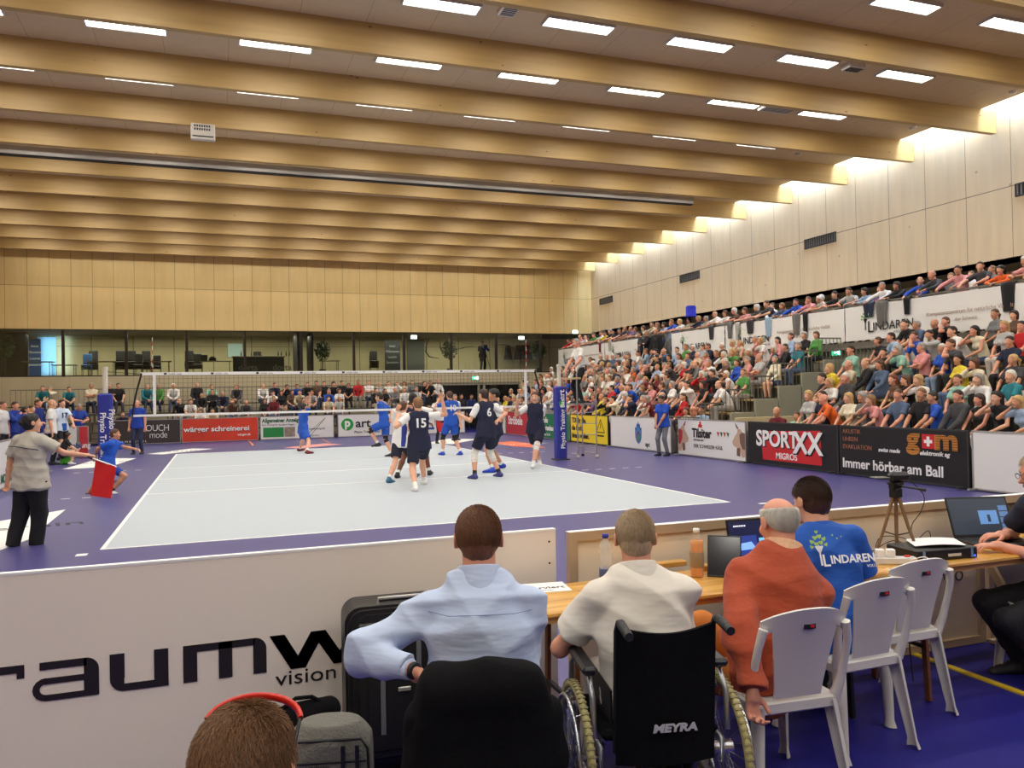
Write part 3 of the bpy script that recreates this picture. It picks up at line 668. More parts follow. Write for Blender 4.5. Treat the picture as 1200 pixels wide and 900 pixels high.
# gallery floor, front, wall under it
struct('floor_gallery', MB().box((18.75, YF, 2.9), (XW+1.6, YB, 3.1)), mat('gallery_floor', (110, 104, 92), .7))
struct('wall_under_gallery', MB().box((19.0, YF, 0), (19.2, 6.2, 2.9)).box((19.0, 7.1, 0), (19.2, YB, 2.9)).box((19.0, 6.2, 2.1), (19.2, 7.1, 2.9)), wood('greenish_panels', (160, 158, 136), (3, 3, .4), [(1, 1.2, .3, .008), (2, 0, 2.35, .008)], 0, .7, .06))
struct('door_2', MB().box((19.06, 6.2, 0), (19.12, 7.1, 2.1)), mat('door_dark_green', (66, 70, 60), .5))
# stepped side faces of the far block, facing the gap
m = MB()
for k in range(1, 7): m.box((X0-.3+XS*(k-1)+.02, 7.66, 0), (X0-.3+XS*k-.02, 7.74, ZF0+ZS*(k-1)+.42), bev=.01)
struct('wall_stand_side', m, greengrey)
m = MB()
m.box((X0+.2, 7.0, 0), (X0+1.35, 7.06, 1.05), bev=.01).box((X0+1.4, 7.0, 0), (X0+2.3, 7.06, 1.05), bev=.01)
o = m.build('pale_screen', [mat('screen_cream', (214, 196, 150), .6)]); prop(o, 'pale wooden folding screen in the gap between the stand blocks', 'screen')
railm = mat('rail_grey', (128, 126, 118), .45, .5)
def railing(name, label, pts, h=1.0, step=.13, cat='railing'):
    t = empty(name, pts[0], label=label, cat=cat, group='steel railings'); o = V(*pts[0]); m = MB(); m2 = MB(); n = 0
    for a, b in zip(pts[:-1], pts[1:]):
        a = V(*a)-o; b = V(*b)-o; L = np.linalg.norm(b-a); q = max(1, int(L/step))
        m.bar(a+V(0, 0, h), b+V(0, 0, h), .04, .04); m.bar(a+V(0, 0, .08), b+V(0, 0, .08), .025, .025)
        for i in range(q+1): c = a+(b-a)*i/q; m2.bar(c, c+V(0, 0, h), .016, .016)
    m.build('rail', railm, t); m2.build('bars', railm, t)
for k in range(6): railing('stair_railing', 'grey barred railing stepping up the far stand block, %s step' % ['lowest', 'second', 'third', 'fourth', 'fifth', 'top'][k], [(X0-.3+XS*k, 7.86, ZF0+ZS*k), (X0-.3+XS*(k+1), 7.86, ZF0+ZS*k)], 1.05)
railing('front_railing', 'low grey railing in front of the far stand block end', [(X0-.35, 7.9, .1), (X0-.35, 9.6, .1)], .95)
railing('gap_railing', 'grey barred railing at the steps in the gap between stand blocks', [(15.0, 5.45, .1), (16.6, 5.45, .9)], 1.1)
railing('vomitory_railing', 'tall grey barred railing below the gallery banner by the gap', [(18.0, 5.4, 1.9), (18.0, 7.6, 1.9)], 1.0)
# gallery front: rail on posts with white club banners
t = empty('gallery_rail', (18.8, 0, 3.1), label='long metal handrail along the gallery front above the white banners', cat='railing')
m = MB(); m.bar((0, YF, 1.08), (0, YB-.1, 1.08), .05, .05); m.build('rail', railm, t); m = MB(); y = YF+.5
while y < YB: m.bar((0.02, y, 0), (0.02, y, 1.06), .04, .04); y += 1.5
m.build('post', railm, t)
bannerm = mat('banner_white', (238, 236, 232), .6, bump=.5, bscale=2.5, noise=.02, nscale=2); txt_dark = mat('print_dark', (40, 42, 48), .6); txt_grey = mat('print_grey', (165, 140, 125), .6); leafm = mat('print_leaf_green', (120, 168, 92), .6)
def heart(mb, c, s, m=0, ang=0, y=-.012):
    P_ = []
    for i in range(14):
        a = 2*PI*i/14; x = .8*math.sin(a)**3; z = .65*math.cos(a)-.25*math.cos(2*a)-.1*math.cos(3*a)
        P_.append((c[0]+s*(x*math.cos(ang)-z*math.sin(ang)), y, c[1]+s*(x*math.sin(ang)+z*math.cos(ang))))
    mb.add(P_, [tuple(range(13, -1, -1))], m)
def lindaren_tree(parent, x, z, s, trunk, leaf, y=-.012):
    m = MB()
    for (dx, dz, q) in ((-.3, .25, .14), (-.12, .42, .15), (.1, .48, .15), (.3, .36, .14), (-.34, .02, .12), (-.1, .15, .15), (.14, .2, .15), (.36, .1, .12), (.0, .68, .11)): heart(m, (x+dx*s, z+dz*s), q*s, 0, dx, y)
    for (dx, dz) in ((.75, .5), (.95, .35), (1.15, .42)): heart(m, (x+dx*s, z+dz*s), .06*s, 0, .5, y)
    m.build('leaf_print', leaf, parent)
    m = MB(); m.add([(x-.05*s, y, z-.8*s), (x+.05*s, y, z-.8*s), (x+.03*s, y, z+.1*s), (x-.03*s, y, z+.1*s)], [(0, 1, 2, 3)]); m.add([(x-.02*s, y, z-.3*s), (x+.02*s, y, z-.3*s), (x+.22*s, y, z+.05*s), (x-.2*s, y, z+.05*s)], [(0, 1, 2, 3)]); m.build('trunk_print', trunk, parent)
def facing_court(p): return (p[0], p[1], p[2])
banners = [(-3.2, 2.6), (2.62, 7.95), (7.98, 13.9), (13.95, 17.6), (18.55, 23.6), (23.65, 29.2)]
for i, (ya, yb) in enumerate(banners):
    # child frame: x runs along -Y (as read from the court), z up
    t = empty('gallery_banner', (18.72, yb, 3.14), -PI/2, label='white club banner with tree logo on the gallery front, %s from the near end' % ['first', 'second', 'third', 'fourth', 'fifth', 'sixth'][i], cat='banner')
    L = yb-ya
    MB().sheet(lambda u, v: (u*L, -.012*math.sin(u*L*2.3)*math.sin(v*PI), v*.98), int(L*6), 6, .004).build('cloth', bannerm, t)
    if i in (1, 2, 5): x0 = .45
    elif i == 0: x0 = .8
    else: x0 = .5
    s = .33; lindaren_tree(t, x0+.35, .58, s*1.15, txt_dark, leafm, -.03)
    text('L', .46, txt_dark, t, (x0+.42, -.03, .2), (PI/2, 0, 0), .001, .004); text('INDAREN', .33, txt_dark, t, (x0+.62, -.03, .24), (PI/2, 0, 0), .001, .003)
    text('VOLLEY AMRISWIL', .09, txt_dark, t, (x0+1.35, -.03, .12), (PI/2, 0, 0), .001)
    if L > 4: text('Kompetenzzentrum für natürliche Vielfalt', .145, txt_grey, t, (x0+2.45, -.03, .46), (PI/2, 0, 0), .001); text('der Schweiz', .13, txt_grey, t, (x0+3.3, -.03, .27), (PI/2, 0, 0), .001)
    for q in range(1, int(L/1.5)+1): pass
for i, (u, c, w_, h_) in enumerate(((831, 'dark', .3, .55), (853, 'grey', .28, .6), (862, 'pale grey', .3, .7), (876, 'dark', .45, .5), (897, 'pale blue', .4, .7), (930, 'grey', .42, .75), (941, 'black', .22, .8), (1016, 'navy', .42, .45), (1031, 'grey', .45, .75), (1060, 'black', .25, .5), (1178, 'black', .4, .75), (700, 'red', .25, .5), (712, 'pale grey', .3, .5))):
    y = atX(18.6, u, 370)[1]; cc = {'dark': (48, 46, 50), 'grey': (110, 108, 104), 'pale grey': (178, 176, 170), 'pale blue': (150, 176, 196), 'black': (26, 26, 28), 'navy': (36, 42, 64), 'red': (120, 26, 34)}[c]
    o = MB().sheet(lambda a, b: (.10*(1-min(b*4, 1))-.10-.03*math.sin(a*7+i), (a-.5)*w_*(1-.35*b), .06*math.sin(min(b*4, 1)*PI/2)*(1-b)-h_*max(0, b-.12)), 8, 12, .012).build('draped_garment', mat('garment_'+c.replace(' ', '_'), cc, .85, bump=.4, bscale=14), None, (18.78, y, 4.16)); prop(o, '%s jacket hung over the gallery rail, %s' % (c, ('above the far stand block, nearest the suits', 'left of the pale grey one', 'just left of the dark one', 'between two pale ones', 'beside the stand gap', 'above the gap, left of the black one', 'above the gap, right of the grey one', 'left of the grey one over the tree banner', 'over the tree banner letters', 'over the middle of the tree banner', 'at the right picture edge', 'beyond the dark suits', 'beyond the dark suits, beside the red one')[i]), 'jacket', 'garments hung over the gallery rail')
p = atX(19.2, 815, 377); prop(MB().lathe([(.30, 0), (.26, .02), (.2, .05), (.2, .38), (.17, .43), (0, .44)], (0, 0, 0), 18).build('foam_hat', mat('foam_blue', (24, 40, 190), .7), None, (19.0, p[1], 4.72), None), 'tall blue foam hat on a spectator at the gallery rail', 'hat')
# benches at the end wall
bm = mat('bench_steel', (120, 116, 104), .5, .3)
BX0, BX1 = -7.0, 9.3
EB = [(26.0, .12), (26.65, .50), (27.3, .86), (27.95, 1.22)]   # row front y, floor z
m = MB()
for y, z in EB: m.box((BX0, y, z-.06), (BX1, y+.66+(.1 if y > 27.9 else 0), z))
struct('floor_end_stand', m, bm)
t = empty('end_stand_scaffold', (0, 26, 0), label='grey steel scaffold under the end stand benches', cat='scaffold'); m = MB(); x = BX0
while x <= BX1+.1:
    m.bar((x, .1, 0), (x, .1, .05), .04, .04)
    for y, z in EB[1:]: m.bar((x, y-26+.05, 0), (x, y-26+.05, z-.06), .04, .04)
    m.bar((x, .1, .05), (x, 2.3, 1.04), .03, .03); x += 1.55
m.build('frame', bm, t); m = MB(); x = BX0
while x < BX1-1: m.bar((x, .62, .02), (x+1.55, .62, .3), .025, .025); m.bar((x, .62, .3), (x+1.55, .62, .02), .025, .025); x += 3.1
m.build('brace', bm, t)
for k, (y, z) in enumerate(EB):
    o = MB().box((BX0, y+.22, z+.36), (BX1, y+.52, z+.41)); x = BX0+.2
    while x < BX1: o.box((x, y+.27, z), (x+.05, y+.47, z+.36)); x += 1.55
    prop(o.build('end_bench', [mat('bench_slat_dark', (84, 78, 66), .6)]), 'long dark bench of the end stand, %s row' % ['front', 'second', 'third', 'top'][k], 'bench', 'benches of the end stand')
t = empty('end_stand_railing', (BX0, 28.65, 1.22), label='long grey barred railing behind the top row of the end stand', cat='railing'); m = MB(); m.bar((0, 0, 1.12), (BX1-BX0, 0, 1.12), .04, .04).bar((0, 0, .1), (BX1-BX0, 0, .1), .03, .03).build('rail', railm, t)
m = MB(); x = 0
while x < BX1-BX0: m.bar((x, 0, 0), (x, 0, 1.12), .018, .018); x += .2
m.build('bars', railm, t)
# ---------------------------------------------------------------- perimeter advertising boards
def cpos(parent, x0, x1, z0, z1, mt, name, y=-.022):
    return MB().box((x0, y-.002, z0), (x1, y, z1)).build(name, mt, parent)
def board(name, label, p, rz, L, H, face, frame=alu, foot_=True, fw=.03):
    """p = lower left corner seen from the court; panel runs along local +x, faces local -y"""
    t = empty(name, p, rz, label, 'advertising board', 'advertising boards round the court')
    MB().box((fw, -.02, fw), (L-fw, .015, H-fw)).build('panel', face, t)
    MB().box((0, -.025, 0), (L, .02, fw)).box((0, -.025, H-fw), (L, .02, H)).box((0, -.025, fw), (fw, .02, H-fw)).box((L-fw, -.025, fw), (L, .02, H-fw)).build('frame', frame, t)
    if foot_:
        for x in (.06, L-.1): MB().add([(x, .02, .9*H), (x+.04, .02, .9*H), (x+.04, .02, 0), (x, .02, 0), (x, .42, 0), (x+.04, .42, 0)], [(0, 1, 2, 3), (3, 2, 5, 4), (0, 3, 4), (1, 5, 2), (0, 4, 5, 1)]).box((x, -.22, .0), (x+.04, .44, .03)).build('foot', frame, t)
    return t
RB = 13.4; rzR = -PI/2
def rboard(name, label, ya, yb, face, frame=alu): return board(name, label, (RB, yb, 0.02), rzR, yb-ya, 1.0, face, frame)
w3 = mat('print_white', (244, 244, 242), .5); redp = mat('print_red', (206, 40, 44), .5); blk = mat('board_black', (26, 25, 27), .5)
RT = (PI/2, 0, 0)
def tx(t, s, size, m_, x, z, bold=0., xs=1., shear=0., align='LEFT', sp=1.): return text(s, size, m_, t, (x, -.026, z), RT, .002, bold, align, xs, shear, sp=sp)
t = rboard('advertising_board', 'blank white board beside the black board advertising g+m', -3.7, -.68, white)
t = rboard('advertising_board', 'black board reading Immer hörbar am Ball', -.62, 2.4, blk, mat('frame_dark', (70, 70, 70), .5, .5))
org = mat('print_orange', (200, 130, 52), .5); cop = mat('print_copper', (170, 110, 80), .5)
for i, s in enumerate(('AKUSTIK', 'UHREN', 'EVAKUATION')): tx(t, s, .125, cop, .08, .84-.155*i)
tx(t, 'Immer hörbar am Ball', .27, w3, .06, .15, .006, 1.02); tx(t, 'swiss made', .11, w3, 1.02, .52, .003, 1.05, .2); tx(t, 'elektronik ag', .11, w3, 2.0, .52, .003, 1.1, .2)
tx(t, 'g', .52, org, 1.72, .65, .022, 1.2); tx(t, 'm', .50, org, 2.32, .65, .022, 1.3)
cpos(t, 2.06, 2.33, .64, .90, redp, 'cross_field', -.027); m = MB().box((2.165, -.031, .68), (2.225, -.029, .86)).box((2.105, -.0312, .74), (2.285, -.0292, .80)); m.build('cross', w3, t)
m = MB()
for q in range(7): m.box((1.70, -.0335, .60+.045*q), (2.05, -.0325, .608+.045*q)).box((2.36, -.0335, .60+.045*q), (2.98, -.0325, .608+.045*q))
m.build('stripe_print', blk, t)
t = rboard('advertising_board', 'black board with red field reading SPORTXX MIGROS', 2.45, 5.46, blk, mat('frame_dark', (70, 70, 70), .5, .5))
MB().add([(.55, -.024, .12), (2.52, -.024, .12), (2.5, -.024, .86), (.5, -.024, .78)], [(0, 1, 2, 3)]).build('red_field', redp, t)
tx(t, 'SPORT', .50, blk, .35, .43, .02, .98); tx(t, 'SPORT', .50, w3, .32, .45, .016, .98).location.y = -.03; tx(t, 'XX', .66, blk, 1.68, .33, .03, .95).location.y = -.031; tx(t, 'XX', .66, w3, 1.65, .35, .022, .95).location.y = -.035; tx(t, 'MIGROS', .2, w3, 1.02, .17, .004)
t = rboard('advertising_board', 'white board with cow heads reading Tilsiter', 5.55, 8.62, white)
tx(t, 'Tilsiter', .33, blk, .72, .52, .012, .95); tx(t, 'SWITZERLAND', .07, blk, .78, .42); tx(t, 'DER SCHWEIZER KÄSE.', .13, txt_dark, .78, .24)
m = MB().box((1.02, -.024, .78), (1.2, -.022, .86)).box((1.07, -.024, .86), (1.15, -.022, .94)); m.build('crest', redp, t)
for i in range(4): m = MB(); m.add([(1.86+.14*i, -.024, .70), (1.98+.14*i, -.024, .68), (1.93+.14*i, -.024, .56)], [(0, 2, 1)]); m.build('pennant', redp if i % 2 == 0 else mat('print_green', (40, 110, 60), .5), t)
cowm = mat('print_cow', (205, 172, 150), .6); cowb = mat('print_cow_brown', (120, 92, 76), .6); cowr = mat('print_cow_red', (186, 52, 60), .6)
for sx, x0, mb_ in ((1, .03, cowr), (-1, 3.04, cowb)):
    head = [(0, .12), (.12, .1), (.22, .28), (.33, .33), (.47, .38), (.52, .47), (.42, .60), (.30, .72), (.30, .80), (.18, .80), (.10, .72), (0, .7)]
    MB().add([(x0+sx*x, -.024, z) for x, z in head], [tuple(range(12))[::(sx)] if sx > 0 else tuple(range(11, -1, -1))]).build('cow_head_print', cowm, t)
    MB().add([(x0+sx*x, -.026, z) for x, z in ((0, .3), (.1, .3), (.2, .46), (.22, .66), (.1, .72), (0, .7))], [tuple(range(6))[::sx]]).build('cow_neck_print', mb_, t)
    MB().add([(x0+sx*x, -.026, z) for x, z in ((.30, .79), (.36, .86), (.4, .96), (.33, .9), (.25, .82))], [tuple(range(5))[::sx]]).build('cow_horn_print', mb_, t)
    MB().add([(x0+sx*x, -.027, z) for x, z in ((.2, .34), (.33, .32), (.34, .14), (.2, .12))], [tuple(range(4))[::sx]]).build('cow_bell_print', cowb, t)
t = rboard('advertising_board', 'white board with drop shaped flame logo reading upc', 8.98, 12.72, white)
fl = [(0, .86), (.05, .76), (.1, .8), (.12, .66), (.2, .68), (.2, .5), (.19, .36), (.12, .24), (0, .17)]
for i, c in enumerate(((30, 80, 160), (60, 150, 190), (120, 60, 140), (40, 150, 90))):
    s_ = 1-.22*i; MB().add([(1.85+x*s_, -.024-.001*i, .3+(z-.3)*s_) for x, z in fl+[(-x, z) for x, z in fl[1:-1][::-1]]], [tuple(range(16))[::-1]]).build('flame_print', mat('print_flame_%d' % i, c, .5), t)
tx(t, 'upc', .2, txt_dark, 2.25, .12, .003)
t = rboard('advertising_board', 'yellow board reading TDI für alle, die hoch hinaus wollen', 12.9, 15.9, mat('board_yellow', (244, 216, 40), .5), mat('frame_black', (34, 34, 34), .5))
for i, s in enumerate(('TDI für alle,', 'die hoch', 'hinaus wollen.')): tx(t, s, .25, blk, .12, .7-.27*i, .008)
m = MB()
for a, b in (((2.15, .42), (2.75, .42)), ((2.15, .42), (2.45, .85)), ((2.75, .42), (2.45, .85)), ((2.45, .55), (2.45, .72))): m.bar((a[0], -.026, a[1]), (b[0], -.026, b[1]), .03, .004, up=(0, 1, 0))
m.build('triangle_print', blk, t); cpos(t, 2.2, 2.7, .28, .33, blk, 'caption_print', -.024)
grn = mat('board_green', (30, 118, 74), .5)
t = rboard('advertising_board', 'green board with white panel reading Gartenbau AG', 16.0, 19.9, grn)
cpos(t, .04, .95, .04, .96, w3, 'white_field', -.022); tx(t, 'Rolu', .3, w3, 1.3, .62, .01); tx(t, 'Gartenbau AG', .27, w3, 1.3, .33, .01, .95); tx(t, 'Herisau Tel. 071', .12, w3, 1.3, .12, .003)
m = MB()
for i in range(6): a = i*PI/3; m.tube([(.5, -.026, .5), (.5+.3*math.cos(a), -.026, .5+.3*math.sin(a))], .02, 5)
m.build('flower_print', grn, t)
t = rboard('advertising_board', 'red board reading Ströbel beside the green one', 20.0, 22.9, mat('board_red', (196, 52, 62), .5)); tx(t, 'Ströbele', .52, w3, .3, .45, .012)
t = rboard('advertising_board', 'white board with web address in the far corner', 22.95, 25.2, white); tx(t, 'www.pfitg.ch', .3, txt_dark, .15, .15, .004); tx(t, 'mein Treuhänder', .17, txt_dark, .15, .68); m = MB(); m.tube([(1.75+.14*math.cos(a*PI/8), -.026, .62+.2*math.sin(a*PI/8)) for a in range(16)], .02, 5, closed=True); m.build('ring_print', txt_dark, t)
def fboard(label, u0, u1, face, frame=alu, ycol=25.15):
    x0 = atY(ycol, u0, 515)[0]; x1 = atY(ycol, u1, 512)[0]; return board('advertising_board', label, (x0, ycol, .02), 0, x1-x0, 1.0, face, frame), x1-x0
t, L = fboard('dark grey board with thin white lettering beside the left post', 127, 212, mat('board_charcoal', (62, 56, 54), .5)); 
tx(t, 'COUCH', .38, w3, L-1.55, .52, -.004, .85, sp=.9); tx(t, 'mode', .38, w3, L-1.2, .24, -.004, .85, sp=.9); tx(t, 'A M R I S W I L', .11, w3, L-2.25, .08, 0, 1.35)
t, L = fboard('red board reading wärger schreinerei', 213, 303, mat('board_red_orange', (214, 66, 44), .5, noise=.3, nscale=.8))
tx(t, 'wärger schreinerei', .30, txt_dark, .10, .42, .006, 1.14).location.y = -.024; tx(t, 'wärger schreinerei', .30, w3, .08, .44, .006, 1.14); tx(t, 'wärger.ch', .13, w3, L-.85, .22, .003)
t, L = fboard('white board reading Allgemeiner Anzeiger in green', 305, 391.5, white)
tx(t, 'Allgemeiner Anzeiger', .23, mat('print_dark_green', (30, 96, 50), .5), .08, .74, .008, .84); tx(t, 'Eine Zeitung für die ganze Region', .1, txt_dark, .08, .6); cpos(t, .12, .98, .1, .52, mat('print_green2', (40, 140, 70), .5), 'green_field'); cpos(t, 1.0, 1.45, .1, .52, mat('print_photo', (150, 136, 122), .5, noise=.6, nscale=6), 'photo_print'); tx(t, 'Druckerei Schellenberg AG', .1, txt_dark, 1.6, .38); tx(t, 'www.schellenbergdruck.ch', .08, txt_dark, 1.6, .1)
m = MB(); m.bar((1.9, -.026, .12), (2.75, -.026, .88), .02, .003, up=(0, 1, 0)).bar((2.1, -.026, .12), (2.75, -.026, .88), .02, .003, up=(0, 1, 0)); m.build('stroke_print', mat('print_olive', (110, 130, 80), .5), t)
t, L = fboard('white board reading part Physio Training with green disc', 396, 470, white)
MB().lathe([(.0, 0), (.27, 0), (.27, .003)], (0, 0, 0), 28, T=Matrix.Translation((.42, -.022, .55)) @ Matrix.Rotation(PI/2, 4, 'X')).build('disc_print', mat('print_bright_green', (40, 160, 60), .5), t)
tx(t, 'p', .5, w3, .3, .46, .02).location.y = -.03; tx(t, 'art', .52, txt_dark, .78, .42, .012, 1.12); tx(t, 'Physio Training Basic', .14, txt_dark, .72, .16, .002)
t, L = fboard('white board behind the blue player numbered 10', 471.5, 545, white); tx(t, 'St. Galler', .2, txt_dark, .3, .6); cpos(t, .3, 1.5, .2, .3, mat('print_blue', (40, 80, 160), .5), 'bar_print')
# left side boards
t = board('advertising_board', 'white board with green round logo at the left sideline', (-2.88, 6.2, .02), PI/2, 6.4, 1.0, white)
m = MB(); m.tube([(2.9+.28*math.cos(a*PI/10), -.026, .58+.3*math.sin(a*PI/10)) for a in range(20)], .03, 5, closed=True).tube([(2.9+.14*math.cos(a*PI/10), -.026, .58+.3*math.sin(a*PI/10)) for a in range(20)], .02, 5, closed=True); m.build('ring_print', mat('print_olive2', (90, 120, 70), .5), t)
tx(t, 'DIE MOBILIAR', .26, mat('print_dark_green', (30, 96, 50), .5), 1.6, .12, .006)
p0 = atZ(1.0, 76, 503); p1 = atZ(1.0, 91.5, 499)
for (ua, va, ub, vb, lb, fc) in ((77, 503, 91, 501.5, 'white board with blue print beside the substitutes', white), (91.5, 501.5, 104, 495, 'red slanted board beside the blue post pad', mat('board_red', (196, 52, 62), .5))):
    a = atY(18.2, ua, va); b = atY(18.2, ub, vb); t = board('advertising_board', lb, (a[0], 18.2, .02), 0, b[0]-a[0], 1.0, fc)
    tx(t, 'mobil' if fc is white else 'Jung', .24, mat('print_blue', (40, 80, 160), .5) if fc is white else w3, .03, .3, .006, .8)
# printed floor stickers
def sticker(label, pts, mt, s='', size=.5, rz=0, mark=None):
    P = [atZ(.002, *p) for p in pts]; c = sum(P)/len(P)
    t = empty('floor_sticker', (c[0], c[1], .0015), 0, label, 'floor advert', 'printed adverts on the court floor')
    MB().add([(p[0]-c[0], p[1]-c[1], .001) for p in P], [tuple(range(len(P)))]).build('print', mt, t)
    if s: text(s, size, mark or txt_dark, t, (0, 0, .002), (0, 0, rz), .0005, 0, 'CENTER', 1.2)
sticker('white floor advert beside the running child', [(73, 550), (128, 547), (160, 537), (118, 537)], w3, 'Raiffeisen', .34, .2)
sticker('white floor advert beside the woman holding the flag', [(-8, 612), (-8, 648), (34, 632), (77, 597)], w3, 'Verein', .5, .2)
sticker('long white and yellow floor advert behind the court', [(172, 532), (190, 532.5), (250, 526), (225, 525.5)], w3, 'Bank', .5, 0)
sticker('pale pink floor advert beside the clapping blue player', [(333, 524.5), (350, 525.6), (402, 520.6), (380, 519.5)], mat('print_pink', (226, 150, 150), .5))
sticker('white floor advert behind the blue players', [(500, 519.5), (530, 520.5), (560, 514.6), (525, 514)], w3)
sticker('orange floor advert beyond the right sideline', [(578, 519), (600, 523), (640, 525), (625, 520), (600, 517)], mat('print_orange2', (232, 108, 70), .5), 'SCHMOLZ', .4, -.1, w3)
# ---------------------------------------------------------------- people: shared materials
def skinmat(name, rgb): return mat(name, rgb, .55, noise=.06, nscale=9, spec=.35)
SKIN = [skinmat('skin_fair', (226, 172, 142)), skinmat('skin_tan', (204, 148, 116)), skinmat('skin_rosy', (220, 156, 130)), skinmat('skin_brown', (118, 78, 58))]
EYEW = mat('eye_white', (236, 232, 226), .3); DARK = mat('eye_dark', (34, 26, 22), .4); LIP = mat('lip', (186, 104, 96), .5); LIPD = mat('lip_dark', (110, 62, 56), .5)
HAIR = {n: mat('hair_'+n, c, .6, noise=.35, nscale=30, bump=.6, bscale=90, stretch=(1, 1, .35)) for n, c in {'black': (26, 22, 22), 'dark': (52, 38, 30), 'brown': (88, 60, 40), 'light': (136, 100, 66), 'blond': (196, 160, 104), 'grey': (156, 150, 144), 'white': (222, 218, 208), 'red': (120, 62, 38)}.items()}
SHOE = mat('shoe_dark', (40, 40, 46), .6); SHOEW = mat('shoe_white', (232, 232, 230), .5); SOCKW = mat('sock_white', (235, 235, 232), .8)
def bodymats(skin, beard='dark', shoe=None, sock=None):
    return [skin, EYEW, DARK, HAIR[beard], LIPD if skin is SKIN[3] else LIP, shoe or SHOE, sock or SOCKW]
SEAT = []   # seated templates; root at tier floor under the seat, seat top 0.41
pz = .41+.115
sd = dict(pelvis=(0, 0, pz))
F_ = lambda x, y=.42: (x, y, .085)
SEAT.append(Pose(lean=.12, lh=(-.14, .40, .60), rh=(.14, .38, .60), lf=F_(-.14), rf=F_(.14), lp=(-1, -.6, -.4), rp=(1, -.6, -.4), hyaw=.25, **sd))
SEAT.append(Pose(lean=.52, bend=.1, lh=(-.03, .52, .58), rh=(.05, .53, .60), lf=F_(-.16, .40), rf=F_(.16, .42), lp=(-1, -.2, -.6), rp=(1, -.2, -.6), hyaw=.1, hpitch=-.25, curl=.9, **sd))
SEAT.append(Pose(lean=.10, lh=(.13, .24, .80), rh=(-.13, .26, .84), lf=F_(-.13), rf=F_(.13, .36), lp=(-1, .1, -.6), rp=(1, .1, -.6), hyaw=-.2, **sd))
SEAT.append(Pose(lean=.42, bend=.1, lh=(.02, .33, 1.13), rh=(.04, .42, .62), lf=F_(-.16, .36), rf=F_(.16, .44), lp=(-.7, .5, -1), rp=(1, -.3, -.6), hyaw=.2, hpitch=-.1, curl=1.0, **sd))
SEAT.append(Pose(H=1.66, fem=True, lean=.14, lh=(-.06, .30, .60), rh=(.08, .32, .61), lf=F_(-.10, .38), rf=F_(.08, .38), lp=(-1, -.4, -.5), rp=(1, -.4, -.5), hyaw=.3, **sd))
SEAT.append(Pose(H=1.66, fem=True, lean=.40, bend=.1, lh=(-.08, .44, .60), rh=(.10, .30, 1.04), lf=F_(-.10, .34), rf=F_(.10, .38), lp=(-1, -.4, -.5), rp=(.8, .4, -1), hyaw=.0, hpitch=-.15, curl=.9, **sd))
SEAT.append(Pose(H=1.66, fem=True, lean=.16, twist=.15, lh=(-.10, .36, .60), rh=(.16, .34, .60), lf=F_(-.06, .42), rf=F_(.14, .36), lp=(-1, -.4, -.5), rp=(1, -.4, -.5), hyaw=-.35, **sd))
LEAN = [Pose(pelvis=(0, -.05, .91), lean=.42, bend=.15, lh=(-.18, .52, 1.16), rh=(.10, .54, 1.16), lf=(-.12, -.1, .085), rf=(.12, 0, .085), lp=(-1, .3, -.4), rp=(1, .3, -.4), hyaw=.15, hpitch=.0, curl=.7),
        Pose(H=1.68, fem=True, pelvis=(0, -.05, .88), lean=.40, bend=.1, lh=(-.05, .52, 1.16), rh=(.12, .52, 1.17), lf=(-.12, -.1, .085), rf=(.12, .0, .085), lp=(-1, .3, -.4), rp=(1, .3, -.4), hyaw=-.2, curl=.7),
        Pose(pelvis=(0, -.1, .92), lean=.25, bend=.2, lh=(-.22, .50, 1.16), rh=(.24, .50, 1.16), lf=(-.12, -.1, .085), rf=(.12, 0, .085), lp=(-1, .3, -.4), rp=(1, .3, -.4), hyaw=.35, curl=.7)]
STAND = [Pose(pelvis=(0, 0, .92), lh=(-.25, .03, .78), rh=(.25, .06, .8), lf=(-.12, 0, .085), rf=(.12, .04, .085), hyaw=.1),
         Pose(pelvis=(0, 0, .92), lh=(.10, .24, 1.16), rh=(-.1, .26, 1.2), lp=(-1, .1, -.5), rp=(1, .1, -.5), lf=(-.12, 0, .085), rf=(.12, .04, .085), hyaw=-.1)]
TP = {'seat': SEAT, 'lean': LEAN, 'stand': STAND}
_cache = {}
CV = .016
def tmesh(kind, ti, part, *st):
    key = (kind, ti, part)+st
    if key not in _cache:
        J = TP[kind][ti]; one = [SKIN[0]]
        if part == 'body': _cache[key] = body_mesh(J, CV, bodymats(SKIN[0]), sleeve=st[0], legs=st[1])
        if part == 'top': _cache[key] = shirt_mesh(J, CV, one, st[0], hem=.04, jacket=len(st) > 1 and st[1] == 'jacket')
        if part == 'pants': _cache[key] = pants_mesh(J, CV, one, st[0])
        if part == 'hair': _cache[key] = hair_mesh(J, .012, one, st[0])
    return _cache[key]
def slots(o, ms):
    for i, x in enumerate(ms):
        if i < len(o.material_slots): o.material_slots[i].link = 'OBJECT'; o.material_slots[i].material = x
CN = {'white': (238, 236, 232), 'black': (30, 29, 32), 'navy': (34, 40, 66), 'blue': (38, 84, 190), 'red': (196, 36, 40), 'grey': (120, 120, 122), 'light grey': (186, 186, 184), 'dark grey': (66, 66, 70), 'pink': (222, 150, 148), 'light blue': (160, 184, 212), 'yellow': (236, 214, 60), 'green': (86, 150, 72), 'orange': (232, 104, 40), 'beige': (206, 190, 160), 'teal': (40, 128, 140), 'maroon': (110, 28, 40), 'brown': (100, 74, 56), 'purple': (120, 90, 140), 'mint': (150, 200, 180), 'cream': (236, 226, 196), 'denim blue': (84, 102, 130)}
HN = {'short': 'short', 'crop': 'cropped', 'long': 'long', 'bob': 'bobbed', 'bun': 'pinned-up', 'pony': 'tied-back', 'fringe': 'balding', 'curly': 'curly', 'none': 'bald'}
CROWD = []
